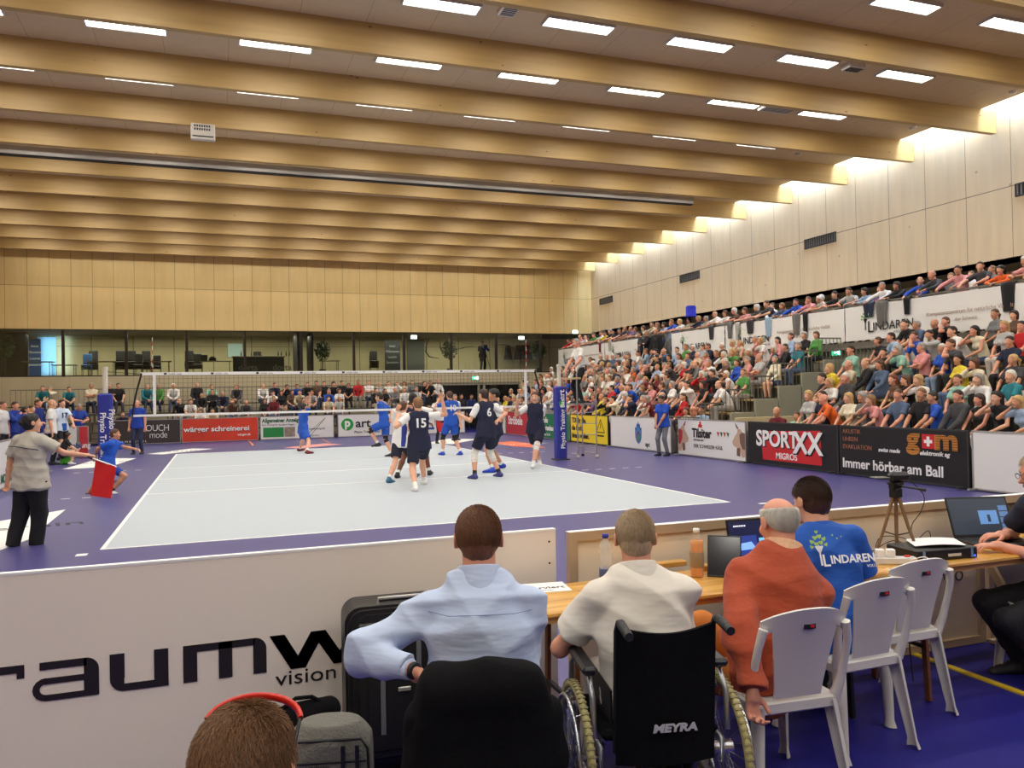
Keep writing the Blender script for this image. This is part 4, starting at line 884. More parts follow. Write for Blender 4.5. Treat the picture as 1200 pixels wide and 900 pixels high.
def person(kind, ti, loc, rz, shirt, hairc, style, sleeve='short', pants=(40, 42, 54), legs='long', skin=0, jacket=False, sc=1., label='', group=None, cat='person'):
    CROWD.append(dict(kind=kind, ti=ti, loc=V(*loc), rz=rz, shirt=shirt, hairc=hairc, style=style, sleeve=sleeve, pants=pants, legs=legs, skin=skin, jacket=jacket, sc=sc, label=label, group=group, cat=cat))
def person_parts(d):
    out = [('body', tmesh(d['kind'], d['ti'], 'body', 'long' if d['sleeve'] == 'long' else d['sleeve'], d['legs']), bodymats(SKIN[d['skin']], 'grey' if d['hairc'] in ('grey', 'white') else 'dark')),
           ('top', tmesh(d['kind'], d['ti'], 'top', d['sleeve'], 'jacket' if d['jacket'] else ''), [fab(CN[d['shirt']])]),
           ('trousers', tmesh(d['kind'], d['ti'], 'pants', d['legs']), [fab(d['pants'])])]
    if d['style'] != 'none': out.append(('hair', tmesh(d['kind'], d['ti'], 'hair', d['style']), [HAIR[d['hairc']]]))
    return out
def realise_person(d):
    ps = person_parts(d); o = link('person', ps[0][1]); slots(o, ps[0][2]); prop(o, d['label'], d['cat'], d['group'])
    o.location = tuple(float(x) for x in d['loc']); o.rotation_euler = (0, 0, d['rz']); o.scale = (d['sc'],)*3
    for n, me, ms in ps[1:]: c = link({'top': 'jacket' if d['jacket'] else 'shirt'}.get(n, n), me, o); slots(c, ms)
    return o
def join_people(ds, name):
    mats_ = []; mi = {}; V_ = []; F_ = []; M_ = []; off = 0
    for d in ds:
        c, s_ = math.cos(d['rz']), math.sin(d['rz']); R = np.array([[c, -s_, 0], [s_, c, 0], [0, 0, 1]])*d['sc']
        for n, me, ms in person_parts(d):
            nv = len(me.vertices); co = np.empty(nv*3, np.float32); me.vertices.foreach_get('co', co); co = co.reshape(-1, 3) @ R.T+d['loc']
            nf = len(me.polygons); lp = np.empty(nf*4, np.int32); me.loops.foreach_get('vertex_index', lp); pm = np.empty(nf, np.int32); me.polygons.foreach_get('material_index', pm)
            lut = []
            for x in ms:
                if x.name not in mi: mi[x.name] = len(mats_); mats_.append(x)
                lut.append(mi[x.name])
            V_.append(co); F_.append(lp+off); M_.append(np.array(lut)[pm]); off += nv
    v = np.concatenate(V_); f = np.concatenate(F_); pm = np.concatenate(M_).astype(np.int32); nf = len(pm)
    me = bpy.data.meshes.new(name); me.vertices.add(len(v)); me.vertices.foreach_set('co', v.astype(np.float32).ravel()); me.loops.add(len(f)); me.loops.foreach_set('vertex_index', f)
    me.polygons.add(nf); me.polygons.foreach_set('loop_start', np.arange(nf, dtype=np.int32)*4); me.polygons.foreach_set('loop_total', np.full(nf, 4, np.int32))
    for x in mats_: me.materials.append(x)
    me.polygons.foreach_set('material_index', pm); me.polygons.foreach_set('use_smooth', np.ones(nf, bool)); me.update(calc_edges=True); return link(name, me)
used_labels = set()
ROWN = ['front row', 'second row', 'third row', 'fourth row', 'fifth row', 'top row']
def pick(a, w_=None):
    if w_ is None: return a[RS.randint(len(a))]
    w_ = np.array(w_, float); return a[RS.choice(len(a), p=w_/w_.sum())]
SHC = ['white', 'black', 'navy', 'blue', 'red', 'grey', 'light grey', 'dark grey', 'pink', 'light blue', 'yellow', 'green', 'orange', 'beige', 'teal', 'maroon', 'brown', 'purple', 'mint', 'cream', 'denim blue']
SHW = [16, 15, 7, 4, 5, 6, 5, 6, 4, 6, 1.5, 2, 1, 4, 2, 2, 3, 2, 2, 4, 5]
PNC = [(40, 46, 70), (34, 34, 38), (84, 102, 136), (150, 146, 140), (70, 70, 76), (206, 200, 190), (60, 74, 104)]
def rand_person(fem=None):
    fem = RS.rand() < .42 if fem is None else fem; old = RS.rand() < .42
    hc = pick(['grey', 'white', 'light'], [5, 3, 1]) if old else pick(['black', 'dark', 'brown', 'light', 'blond'], [2, 5, 5, 3, 3 if fem else 1])
    st = pick(['bob', 'short', 'bun'], [5, 3, 1]) if fem and old else pick(['long', 'bob', 'pony', 'bun'], [5, 2, 2, 1]) if fem else pick(['short', 'crop', 'fringe', 'none'], [5, 2, 4, 1.5] if old else [7, 3, .5, .3])
    return dict(shirt=pick(SHC, SHW), hairc=hc, style=st, sleeve=pick(['short', 'long', 'none'] if fem else ['short', 'long'], [5, 4, 1.5] if fem else [6, 4]), pants=pick(PNC), legs=pick(['long', 'short'], [8, 1]), skin=int(pick([0, 1, 2], [5, 3, 3])), fem=fem, sc=RS.uniform(.95, 1.04))
def describe(d, where):
    hw = 'bald' if d['style'] == 'none' else 'balding '+('grey' if d['hairc'] in ('grey', 'white') else d['hairc'])+'-haired' if d['style'] == 'fringe' else HN[d['style']]+' '+{'dark': 'dark', 'light': 'light brown'}.get(d['hairc'], d['hairc'])+' haired'
    sl = {'short': 'short-sleeved', 'long': 'long-sleeved', 'none': 'sleeveless'}[d['sleeve']]
    return '%s person, %s %s top, %s' % (hw, sl, d['shirt'], where)
def unique_person(kind, loc, rz, where, tis, fem=None, **fix):
    for _ in range(60):
        d = rand_person(fem); d.update(fix); L = describe(d, where)
        if L not in used_labels: break
    used_labels.add(L); fm = d.pop('fem'); ti = pick(tis[1 if fm else 0])
    person(kind, ti, loc, rz, label=L, group=None, **d)
MT, FT = (0, 1, 2, 1, 0, 3), (4, 6, 4, 5)
def row_loc(k, y): return (X0+.25+XS*k, y, ZF0+ZS*k)
# -- near block: seen clearly, one by one (row, pixel u of the head, shirt, hair colour, style, sleeve, fem, trousers)
NEAR = [
 (0, 946, 'light grey', 'blond', 'bob', 'short', 1), (0, 962, 'navy', 'dark', 'crop', 'short', 0), (0, 975, 'orange', 'grey', 'none', 'short', 0), (0, 993, 'cream', 'blond', 'long', 'short', 1), (0, 1010, 'grey', 'grey', 'bob', 'short', 1),
 (0, 1027, 'pink', 'light', 'long', 'short', 1), (0, 1051, 'denim blue', 'brown', 'crop', 'short', 0), (0, 1078, 'black', 'light', 'short', 'short', 0), (0, 1092, 'blue', 'dark', 'short', 'short', 0), (0, 1121, 'dark grey', 'dark', 'short', 'long', 0), (0, 1146, 'black', 'dark', 'long', 'none', 1), (0, 1174, 'black', 'black', 'long', 'none', 1), (0, 1199, 'light blue', 'blond', 'long', 'short', 1),
 (1, 963, 'black', 'dark', 'short', 'short', 0), (1, 977, 'white', 'blond', 'bob', 'short', 1), (1, 990, 'dark grey', 'white', 'short', 'long', 0), (1, 1046, 'brown', 'red', 'long', 'none', 1), (1, 1062, 'black', 'brown', 'long', 'short', 1), (1, 1082, 'white', 'blond', 'bob', 'short', 1), (1, 1121, 'mint', 'brown', 'short', 'short', 1), (1, 1152, 'white', 'grey', 'bob', 'long', 1), (1, 1184, 'teal', 'white', 'short', 'short', 0),
 (2, 979, 'yellow', 'blond', 'bob', 'short', 1), (2, 994, 'beige', 'grey', 'fringe', 'short', 0), (2, 1015, 'black', 'light', 'fringe', 'long', 0), (2, 1031, 'denim blue', 'brown', 'long', 'long', 1), (2, 1124, 'yellow', 'black', 'bob', 'short', 1), (2, 1150, 'cream', 'brown', 'bob', 'long', 1), (2, 1187, 'dark grey', 'blond', 'pony', 'short', 1),
 (3, 997, 'mint', 'dark', 'short', 'short', 0), (3, 1035, 'black', 'black', 'short', 'long', 1), (3, 1060, 'mint', 'grey', 'bob', 'short', 1), (3, 1080, 'pink', 'grey', 'short', 'short', 0), (3, 1104, 'blue', 'white', 'short', 'short', 1), (3, 1124, 'dark grey', 'brown', 'short', 'short', 0), (3, 1183, 'navy', 'dark', 'short', 'short', 0),
 (4, 1030, 'black', 'brown', 'bun', 'none', 1), (4, 1055, 'light blue', 'dark', 'short', 'short', 0), (4, 1078, 'blue', 'brown', 'short', 'short', 0), (4, 1096, 'light grey', 'dark', 'short', 'long', 0), (4, 1128, 'white', 'dark', 'short', 'long', 0), (4, 1150, 'cream', 'black', 'long', 'none', 1), (4, 1178, 'light grey', 'blond', 'long', 'short', 1), (4, 1198, 'red', 'black', 'short', 'short', 0),
 (5, 1060, 'dark grey', 'dark', 'short', 'short', 0), (5, 1070, 'black', 'black', 'crop', 'short', 0), (5, 1085, 'denim blue', 'grey', 'crop', 'short', 0), (5, 1104, 'black', 'grey', 'none', 'short', 0), (5, 1117, 'black', 'brown', 'short', 'short', 0), (5, 1168, 'grey', 'brown', 'pony', 'short', 1), (5, 1190, 'brown', 'dark', 'bob', 'none', 1)]
def skinof(): return int(pick([0, 1, 2], [5, 3, 3]))
for (k, u, sh, hc, st, sl, fe) in NEAR:
    xx = X0+.25+XS*k; y = atX(xx-.12, u, 450)[1]
    d = dict(shirt=sh, hairc=hc, style=st, sleeve=sl); L = describe(d, ROWN[k]+' of near stand block')
    if L in used_labels: L = L+' further along'
    used_labels.add(L); pc = (200, 194, 184) if (k, u) in ((4, 1178),) else (120, 140, 170) if u in (1104, 1051) else pick(PNC)
    person('seat', pick(FT if fe else MT), row_loc(k, y), PI/2+RS.uniform(-.5, -.05), sh, hc, st, sl, pc, 'long', skinof(), sh == 'dark grey' and sl == 'long', RS.uniform(.96, 1.04), L)
# fill the near block beyond the frame edge a little
# -- far block
WH = lambda k, y: '%s behind the %s board' % (ROWN[k], 'Tilsiter' if y < 8.7 else 'upc' if y < 12.8 else 'yellow' if y < 15.95 else 'green' if y < 19.9 else 'red' if y < 23 else 'corner')
for k in range(6):
    y = 8.25+.18*(k % 2)
    while y < 26.9:
        yy = y+RS.uniform(-.08, .08)
        if not (RS.rand() < .07 or (k < 2 and 8.0 < y < 9.0 and k == 0)):
            unique_person('seat', row_loc(k, yy), PI/2+RS.uniform(-.45, .1), WH(k, yy), (MT, FT))
        y += .60
# -- gallery leaners
y = 2.0; gi = 0
while y < 28.8:
    near_ = y < 12
    seg = 'at gallery rail above %s banner' % ('second' if y < 7.95 else 'third' if y < 13.9 else 'fourth' if y < 17.9 else 'fifth' if y < 23.6 else 'sixth')
    unique_person('lean', (19.28, y+RS.uniform(-.05, .05), 3.1), PI/2+RS.uniform(-.25, .25), seg, ((0, 2), (1,)))
    if RS.rand() < .28: unique_person('stand', (20.0, y+.3, 3.1), PI/2+RS.uniform(-.3, .3), 'standing behind leaners above %s banner' % ('second' if y < 7.95 else 'third' if y < 13.9 else 'fourth' if y < 17.9 else 'fifth' if y < 23.6 else 'sixth'), ((0, 1), (0, 1)), fem=False)
    y += .62
# dark suited men at the break in the banners
for i, (u, sh) in enumerate(((757, 'dark grey'), (765, 'black'), (776, 'black'))):
    p = atX(18.55, u, 420); L = '%s standing man in %s suit at the break between gallery banners' % (['first', 'second', 'third'][i], sh)
    person('stand', i % 2, (18.3, p[1], 2.55), PI/2+.5*(i-1), sh, ['black', 'grey', 'grey'][i], ['short', 'short', 'none'][i], 'long', (26, 26, 30), 'long', 1, True, 1.03, L)
# -- end stand
ENDP = [(3, 52, 'teal', 'dark'), (3, 62, 'cream', 'grey'), (3, 80, 'teal', 'dark'), (3, 108, 'cream', 'grey'), (3, 130, 'black', 'grey'), (3, 139, 'black', 'dark'), (3, 171, 'teal', 'grey'), (3, 187, 'green', 'grey'), (3, 204, 'white', 'white'), (3, 231, 'black', 'brown'), (3, 247, 'mint', 'light'), (3, 279, 'dark grey', 'light'),
 (3, 307, 'white', 'dark'), (3, 321, 'navy', 'dark'), (3, 335, 'black', 'brown'), (3, 348, 'blue', 'dark'), (3, 360, 'black', 'dark'), (3, 371, 'brown', 'dark'), (3, 380, 'black', 'dark'), (3, 390, 'black', 'dark'), (3, 400, 'black', 'dark'), (3, 409, 'black', 'dark'), (3, 420, 'red', 'light'), (3, 432, 'white', 'light'), (3, 444, 'light grey', 'blond'), (3, 455, 'white', 'dark'), (3, 464, 'white', 'light'), (3, 473, 'cream', 'brown'), (3, 482, 'grey', 'brown'), (3, 494, 'black', 'dark'), (3, 503, 'black', 'dark'), (3, 512, 'white', 'light'),
 (2, 237, 'black', 'dark'), (2, 249, 'black', 'dark'), (2, 262, 'navy', 'grey'), (2, 318, 'white', 'dark'), (2, 330, 'black', 'brown'), (2, 341, 'brown', 'brown'), (2, 352, 'beige', 'dark'), (2, 364, 'light grey', 'light'), (2, 383, 'blue', 'grey'), (2, 397, 'white', 'brown'), (2, 440, 'black', 'dark'), (2, 450, 'black', 'brown'), (2, 462, 'grey', 'light'), (2, 474, 'white', 'light'), (2, 488, 'light grey', 'grey'),
 (1, 212, 'black', 'dark'), (1, 222, 'white', 'dark'), (1, 273, 'brown', 'light'), (1, 286, 'dark grey', 'grey'), (1, 310, 'black', 'brown'), (1, 321, 'maroon', 'light'), (1, 353, 'dark grey', 'dark'), (1, 384, 'beige', 'dark'), (1, 397, 'light grey', 'grey'), (1, 447, 'light grey', 'light'),
 (0, 235, 'white', 'dark'), (0, 250, 'beige', 'dark'), (0, 143, 'navy', 'dark'), (0, 334, 'dark grey', 'dark')]
for (k, u, sh, hc) in ENDP:
    y, z = EB[k]; p = atY(y+.45, u, 470); fe = hc in ('blond', 'brown') and RS.rand() < .7
    st = pick(['long', 'bob', 'pony']) if fe else pick(['short', 'crop', 'short', 'fringe'])
    d = dict(shirt=sh, hairc=hc, style=st, sleeve=pick(['short', 'long'])); wh = ['front', 'second', 'third', 'top'][k]+' end row '+('left of net antenna' if u < 180 else 'above red board' if u < 304 else 'above Allgemeiner board' if u < 392 else 'above part board' if u < 470 else 'beside end doors')
    for _ in range(12):
        L = describe(d, wh)
        if L not in used_labels: break
        d['style'] = pick(['short', 'crop', 'fringe', 'bob', 'long', 'pony', 'curly']); d['sleeve'] = pick(['short', 'long', 'none'])
    used_labels.add(L); ti = pick((4, 5, 6) if d['style'] in ('long', 'bob', 'pony') else MT)
    person('seat', ti, (p[0], y+.37, z), PI+RS.uniform(-.25, .35), sh, hc, d['style'], d['sleeve'], pick(PNC), 'long', skinof(), False, RS.uniform(.95, 1.04), L)
# -- commentators' corner between the blocks
for (u, yv, sh, hc, st, lb) in ((805, 8.3, 'cream', 'brown', 'bob', 'woman in pale blouse seated behind the Tilsiter board'), (823, 7.9, 'light blue', 'dark', 'short', 'dark haired man in pale blue shirt seated behind the Tilsiter board'), (911, 6.6, 'maroon', 'grey', 'none', 'bald man in maroon shirt seated at the pale screen in the gap'), (934, 5.75, 'mint', 'brown', 'short', 'child in mint shirt at the end of the front bench')):
    p = atX(14.0, u, 490); k_ = 0.0
    person('seat', 0 if st != 'bob' else 4, (14.05, p[1], .0 if u < 930 else .1), PI/2+.2, sh, hc, st, 'short', (50, 50, 60), 'long', 1, False, 1.0 if u < 930 else .85, lb)
    MB().box((-.2, -.2, .36), (.2, .2, .41), bev=.01).box((-.18, -.18, 0), (-.15, .18, .36)).box((.15, -.18, 0), (.18, .18, .36)).build('stool', [mat('stool_black', (30, 30, 32), .5)], None, (14.0, p[1], 0 if u < 930 else .0))
for i_, o in enumerate([x for x in bpy.data.objects if x.name.startswith('stool')]): prop(o, 'black stool under the %s' % ('woman in pale blouse behind the Tilsiter board', 'man in pale blue shirt behind the Tilsiter board', 'bald man in maroon at the pale screen', 'child in mint shirt at the front bench end')[i_], 'stool', 'stools in the stand gap')
CROWD.sort(key=lambda d: depth(d['loc']))
# ---------------------------------------------------------------- net, posts, umpire stand
ivory = mat('post_ivory', (214, 210, 196), .4); padblue = mat('pad_blue', (40, 50, 150), .55, bump=.2, bscale=6); netm = mat('net_cord', (40, 40, 42), .7); tape = mat('net_tape', (240, 240, 238), .6)
def post(name, x, label, up):
    t = empty(name, (x, 9.0, 0), label=label, cat='net post')
    MB().cyl((0, 0, 0), (0, 0, 2.55), .055, 14).cyl((0, 0, 2.5), (0, 0, 2.56), .062, 14).build('pole', ivory, t)
    MB().box((-.145, -.15, 0), (.145, .13, 1.97), bev=.04).build('pad', padblue, t)
    if up: text('Physio Training Basic', .17, w3, t, (.07, -.158, .30), (PI/2, -PI/2, 0), .002, .003); o = text('art', .22, w3, t, (.07, -.158, 1.62), (PI/2, -PI/2, 0), .002, .004); MB().lathe([(0, 0), (.085, 0), (.085, .004)], (0, 0, 0), 18, T=Matrix.Translation((0, -.152, 1.5)) @ Matrix.Rotation(PI/2, 4, 'X')).build('disc_print', mat('print_bright_green', (40, 160, 60), .5), t)
    else: text('Physio Training Basic', .17, w3, t, (-.09, -.158, 1.55), (PI/2, PI/2, 0), .002, .003); text('Physio Training', .17, w3, t, (.09, -.158, 1.62), (PI/2, PI/2, 0), .002, .003)
    MB().box((-.19, -.2, 0), (.19, .2, .03), bev=.01).build('base_plate', darkgrey, t); return t
post('net_post', -1.0, 'left volleyball post in a long blue pad', False); post('net_post', 9.97, 'right volleyball post in a long blue pad reading upward', True)
t = empty('volleyball_net', (4.5, 9, 1.43), label='black mesh volleyball net with white top tape across the court', cat='net')
MB().box((-4.78, -.012, .93), (4.78, .012, 1.0)).build('top_tape', tape, t); MB().box((-4.98, -.012, 0), (4.98, .012, .05)).build('bottom_tape', tape, t)
m = MB(); x = -4.7
while x < 4.71: m.box((x-.0025, -.002, .05), (x+.0025, .002, .93)); x += .1
for q in range(1, 9): m.box((-4.7, -.002, .05+.1*q), (4.7, .002, .055+.1*q))
m.build('mesh', netm, t)
for s_ in (-1, 1):
    MB().box((s_*4.5-.03, -.014, 0), (s_*4.5+.03, .014, 1.0)).build('side_band', tape, t)
    MB().tube([(s_*4.76, 0, .98), (s_*4.86, 0, .6), (s_*4.93, 0, .25), (s_*4.96, 0, .0)], .022, 6).build('edge_cord', black, t)
    m = MB(); m.tube([(s_*4.78, 0, .965), (s_*5.45, 0, 1.02)], .006, 5).tube([(s_*4.98, 0, .02), (s_*5.4, 0, .05)], .006, 5); m.build('tension_cord', netm, t)
    a = MB(); b = MB()
    for q in range(18): (a if q % 2 else b).cyl((s_*4.53, 0, q*.1), (s_*4.53, 0, q*.1+.1), .006, 6)
    a.build('antenna_white', w3, t); b.build('antenna_red', redp, t)
for q in range(9): text('mobiliar  volley', .045, txt_dark, t, (-4.2+q*1.0, -.0145, .945), RT, .0005); MB().box((-4.3+q*1.0, -.015, .945), (-4.24+q*1.0, -.0125, .985)).build('logo_print', txt_dark, t)
t = empty('umpire_stand', (10.72, 9.35, 0), label='grey tubular umpire ladder stand beside the right post', cat='umpire stand')
m = MB()
for y in (-.45, .45):
    m.tube([(-.28, y, .06), (-.28, y, 2.3), (-.24, y, 2.44), (-.12, y, 2.53), (0, y, 2.56), (.12, y, 2.53), (.24, y, 2.44), (.28, y, 2.3), (.28, y, .06)], .02, 8)
for x in (-.28, .28):
    for z in (.12, 1.45): m.tube([(x, -.45, z), (x, .45, z)], .016, 6)
m.build('frame', steel, t); m = MB()
for z in (.35, .65, .95, 1.25): m.tube([(-.28, -.45, z), (.28, -.45, z)], .014, 6)
m.build('rung', steel, t); MB().box((-.28, -.43, 1.46), (.28, .43, 1.5)).build('platform', steel, t); MB().box((-.3, -.48, 2.15), (-.16, .48, 2.2), bev=.01).build('arm_rest', plankm, t)
for x, y in ((-.28, -.45), (.28, -.45)): MB().lathe([(0, -.02), (.05, -.02), (.055, 0), (.05, .02), (0, .02)], (0, 0, 0), 12, T=Matrix.Translation((x, y, .055)) @ Matrix.Rotation(PI/2, 4, 'X')).build('wheel', gw, t)
for x in (-.28, .28): MB().box((x-.03, .42, 0), (x+.03, .48, .06)).build('foot', black, t)
# ---------------------------------------------------------------- posed people
def PX(u, v, d): return CAM+ray(u, v)*d
def figure(name, label, root, rz, J, skin, top, sleeve, bottom, legs, hairc, style, vox=.011, beard=False, shoe=None, sock=None, sockm=None, cat='person', noise=None, pnoise=None, fine=False, loose=0., hem=.06, hairn=None, topname='shirt', group=None, jacket=False, pl=0.):
    o = link(name, body_mesh(J, vox, bodymats(skin, hairc, shoe, sockm), sleeve, legs, fine, beard, sock=sock)); prop(o, label, cat, group)
    o.location = tuple(float(x) for x in root); o.rotation_euler = (0, 0, rz)
    if top: link(topname, shirt_mesh(J, vox, [top], sleeve, noise, hem, loose, jacket), o)
    if bottom: link('shorts' if legs == 'short' else 'trousers', pants_mesh(J, vox, [bottom], legs, pnoise, pl), o)
    if style != 'none': link('hair', hair_mesh(J, min(vox, .01), [HAIR[hairc]], style, hairn), o)
    if shoe is not None:
        for an, kn, toe, s_ in ((J.al, J.kl, J.toel, 0), (J.ar, J.kr, J.toer, 1)):
            B = Body(vox); foot(B, an+nrm(an-kn)*.004, toe, J.k*1.06, 0, kn); link('shoe', B.mesh('shoe', [shoe]), o)
    return o
def loc_fn(root, rz):
    c, s_ = math.cos(-rz), math.sin(-rz); r0 = V(*root)
    def f(p): d = V(*p)-r0; return (c*d[0]-s_*d[1], s_*d[0]+c*d[1], d[2])
    return f
def chest_text(o, J, s, size, m_, back=True, dz=0., dx=0.):
    """number on the back or chest, laid on the shirt"""
    d = -1 if back else 1; c = J.chest+J.uu*(.02+dz)+J.ur*dx+d*J.uf*.118*J.k
    x = J.ur*(1 if back else -1); y = J.uu; z = np.cross(x, y)
    t_ = text(s, size, m_, o, (0, 0, 0), (0, 0, 0), .012, .006, 'CENTER', 1.); Mx = Matrix([(x[i], y[i], z[i], (c-y*size*.35)[i]) for i in range(3)]+[(0, 0, 0, 1)]); t_.matrix_local = Mx; t_.name = 'number'; return t_
navy = fab((30, 34, 62)); navyb = fab((26, 29, 52)); blueK = fab((36, 88, 190)); whiteK = mat('jersey_white', (236, 236, 236), .8, noise=.04, bump=.2); shoeb = mat('shoe_black', (30, 32, 38), .5); shoeblue = mat('shoe_blue', (30, 70, 190), .5); sockw = SOCKW; sockb = mat('sock_black', (30, 30, 34), .8)
def band(o, name, a, b, r0, r1, m_, vox=.012, cut=True):
    B = Body(vox); B.cone(a, b, r0, r1, .003, 0, cut=1, cuta=1); return link(name, B.mesh(name, [m_]), o)
def player(label, fl, fr, rz, H, head=None, lhp=None, rhp=None, skin=SKIN[0], kit='navy', hairc='brown', style='short', num=None, numback=True, beard=False, shoe=shoeb, knee='white', lk=(0, 1, .1), rk=(0, 1, .1), lp=(-.5, -1, -.4), rp=(.5, -1, -.4), lean=.05, hyaw=0, hpitch=0, flz=0, frz=0, sleeves=True, dz=0, arms=None, side=0, ltoe=None, rtoe=None):
    a = atZ(flz+.0, *fl) if flz == 0 else PX(fl[0], fl[1], depth(atZ(0, *fr))); b = atZ(0, *fr) if frz == 0 else PX(fr[0], fr[1], depth(atZ(0, *fl)))
    root = (a+b)/2; root[2] = .006
    d = depth(root); k = H/1.75; f = loc_fn(root, rz); L = f(a); R = f(b)
    lf = (L[0], L[1], max(L[2], 0)+.085*k); rf = (R[0], R[1], max(R[2], 0)+.085*k); sp = math.hypot(L[0]-R[0], L[1]-R[1])
    pzz = math.sqrt(max((.845*k)**2-(sp/2)**2, .4))+.085*k+.005
    if arms == 'down' or lhp is None: lh = (-.27, .08, pzz-.10)
    else: lh = f(PX(lhp[0], lhp[1], d-(lhp[2] if len(lhp) > 2 else 0)))
    rh = (.27, .08, pzz-.10) if rhp is None else f(PX(rhp[0], rhp[1], d-(rhp[2] if len(rhp) > 2 else 0)))
    J = Pose(H=H, pelvis=(0, 0, pzz), lean=lean, side=side, lh=lh, rh=rh, lf=lf, rf=rf, lk=lk, rk=rk, lp=lp, rp=rp, hyaw=hyaw, hpitch=hpitch, curl=.5, ltoe=ltoe, rtoe=rtoe)
    top = {'navy': navy, 'blue': blueK, 'white': whiteK}[kit]; bot = {'navy': navyb, 'blue': blueK, 'white': navyb}[kit]
    o = figure('volleyball_player', label, root, rz, J, skin, top, 'short' if kit != 'navy' else 'none', bot, 'short', hairc, style, .0115, beard, shoe, True, sockb if knee == 'whitelong' else sockw, group=None, noise=folds(.004, 26, int(fl[0])), pnoise=folds(.003, 26, 3), loose=.012, hem=.12, pl=.022)
    if kit == 'navy':
        for s_, e_ in ((J.sl, J.el), (J.sr, J.er)):
            B = Body(.012); B.cone(s_+(s_-(J.sl+J.sr)/2)*.0, s_+(e_-s_)*.72, .066*k, .066*k, .01, 0, cut=1); link('sleeve', B.mesh('sleeve', [whiteK]), o)
    km = {'white': mat('knee_white', (232, 230, 224), .8), 'whitelong': mat('knee_white', (232, 230, 224), .8), 'black': sockb, 'blue': mat('knee_blue', (40, 44, 130), .8)}.get(knee)
    if km:
        for h_, kn, an in ((J.hl, J.kl, J.al), (J.hrr, J.kr, J.ar)):
            lo_ = kn+(an-kn)*(.45 if knee == 'whitelong' else .22); band(o, 'knee_pad', kn+(h_-kn)*.22, kn, .071*k, .067*k, km); band(o, 'knee_pad', kn, lo_, .067*k, .061*k, km)
    if num: chest_text(o, J, num, .24, w3, numback)
    return o, J
player('player numbered 15 seen from behind with one fist raised', (487, 576), (497, 568), .05, 1.92, lhp=(466, 489), rhp=(518, 469, -.1), rp=(1, -.2, -1), kit='navy', hairc='light', num='15', shoe=SHOEW, knee=None, lp=(-1, -.2, -.6))
o, J = player('smaller player in white shirt with blue side panel beside number 15', (456, 566), (486, 560), -.75, 1.82, lhp=(477, 476, -.2), rhp=(480, 490, .3), kit='white', hairc='brown', shoe=mat('shoe_teal', (50, 110, 140), .5), knee=None, lean=.12)
B = Body(.012); B.cone(J.P-J.pu*.10+J.pr*.11-J.pf*.10, J.chest+J.r*.11-J.f*.085, .058, .058, .01, 0, cut=1, cuta=1); link('side_panel', B.mesh('side_panel', [mat('panel_blue', (40, 60, 150), .8)]), o)
player('dark bearded player in navy hidden behind number 15', (466, 560.5), (503, 557), -.5, 1.92, lhp=(500, 495), rhp=(505, 478, -.3), skin=SKIN[3], kit='navy', hairc='black', beard=True, knee=None, shoe=shoeb)
player('player in blue numbered 10 walking away beyond the net', (519, 533.5), (539.5, 533.5), .3, 1.92, lhp=(513, 470, -.3), rhp=(540, 498), lp=(-1, 0, -1), kit='blue', hairc='brown', num='10', shoe=shoeblue, knee='black')
player('blue player striding left beyond the net with black knee pads', (443, 523), (459, 535), 1.1, 1.90, flz=1, lhp=(452, 500), rhp=(458, 490), kit='blue', hairc='dark', shoe=shoeb, knee='black', lean=.2)
player('player numbered 6 from behind stretching his left hand out', (556.5, 561.5), (585, 559), .35, 1.93, lhp=(539, 486.5), rhp=(585, 491), lp=(-.3, -.2, -1), rp=(1, -.5, -.6), kit='navy', hairc='dark', num='6', shoe=mat('shoe_violet', (60, 60, 130), .5), knee='whitelong', lean=.08, hyaw=.2)
player('tall player with dark curly hair facing left in blue shoes', (577, 554), (588, 549), 1.35, 2.02, lhp=(578, 500), rhp=(584, 478, .1), rp=(1, -.6, -.2), skin=SKIN[1], kit='navy', hairc='black', style='curly', knee=None, shoe=shoeblue, hyaw=.1)
player('player facing the camera at the right with one hand raised', (625, 549), (632, 545), 2.75, 1.92, lhp=(627, 502), rhp=(606, 474, .2), rp=(1, .2, -1), kit='navy', hairc='brown', shoe=SHOEW, knee='white', hyaw=-.1, hpitch=.1)
player('blue player clapping alone on the far left of the court', (351.5, 529), (360, 532), -1.15, 1.83, lhp=(362, 464, 0), rhp=(363, 465, .1), lp=(-.3, .6, -1), rp=(.3, .6, -1), kit='blue', hairc='dark', shoe=mat('shoe_darkred', (120, 30, 40), .5), knee=None, lean=.05)
def stander(label, u, vf, uh, rz, H, top, sleeve, bottom, hairc, style, skin=SKIN[1], Y=None, lh=None, rh=None, lean=.02, hyaw=0, hpitch=0, shoe=SHOE, legs='long', lp=(-.6, -1, -.3), rp=(.6, -1, -.3), pz=None, vox=.014, side=0, z0=0, name='person', cat='person', jacket=False, beard=False):
    root = atZ(0, u, vf) if Y is None else atY(Y, u, 500); root[2] = z0; k = H/1.75; pz = pz or .93*k
    J = Pose(H=H, pelvis=(0, 0, pz), lean=lean, side=side, lh=lh or (-.27, .06, pz-.12), rh=rh or (.27, .08, pz-.12), lf=(-.12, -.02, .085*k), rf=(.13, .05, .085*k), hyaw=hyaw, hpitch=hpitch, lp=lp, rp=rp, curl=.5)
    return figure(name, label, root, rz, J, skin, top, sleeve, bottom, legs, hairc, style, vox, beard, shoe, cat=cat, jacket=jacket, hem=.1, noise=folds(.004, 24, int(u)), loose=.01), J
bluepolo = fab((30, 66, 170)); jeans = fab((44, 54, 84)); dk = fab((30, 30, 36))
stander('bald man in blue polo and jeans standing behind the end line', 162, 532, 164, PI-.3, 1.80, bluepolo, 'short', jeans, 'grey', 'fringe', SKIN[2])
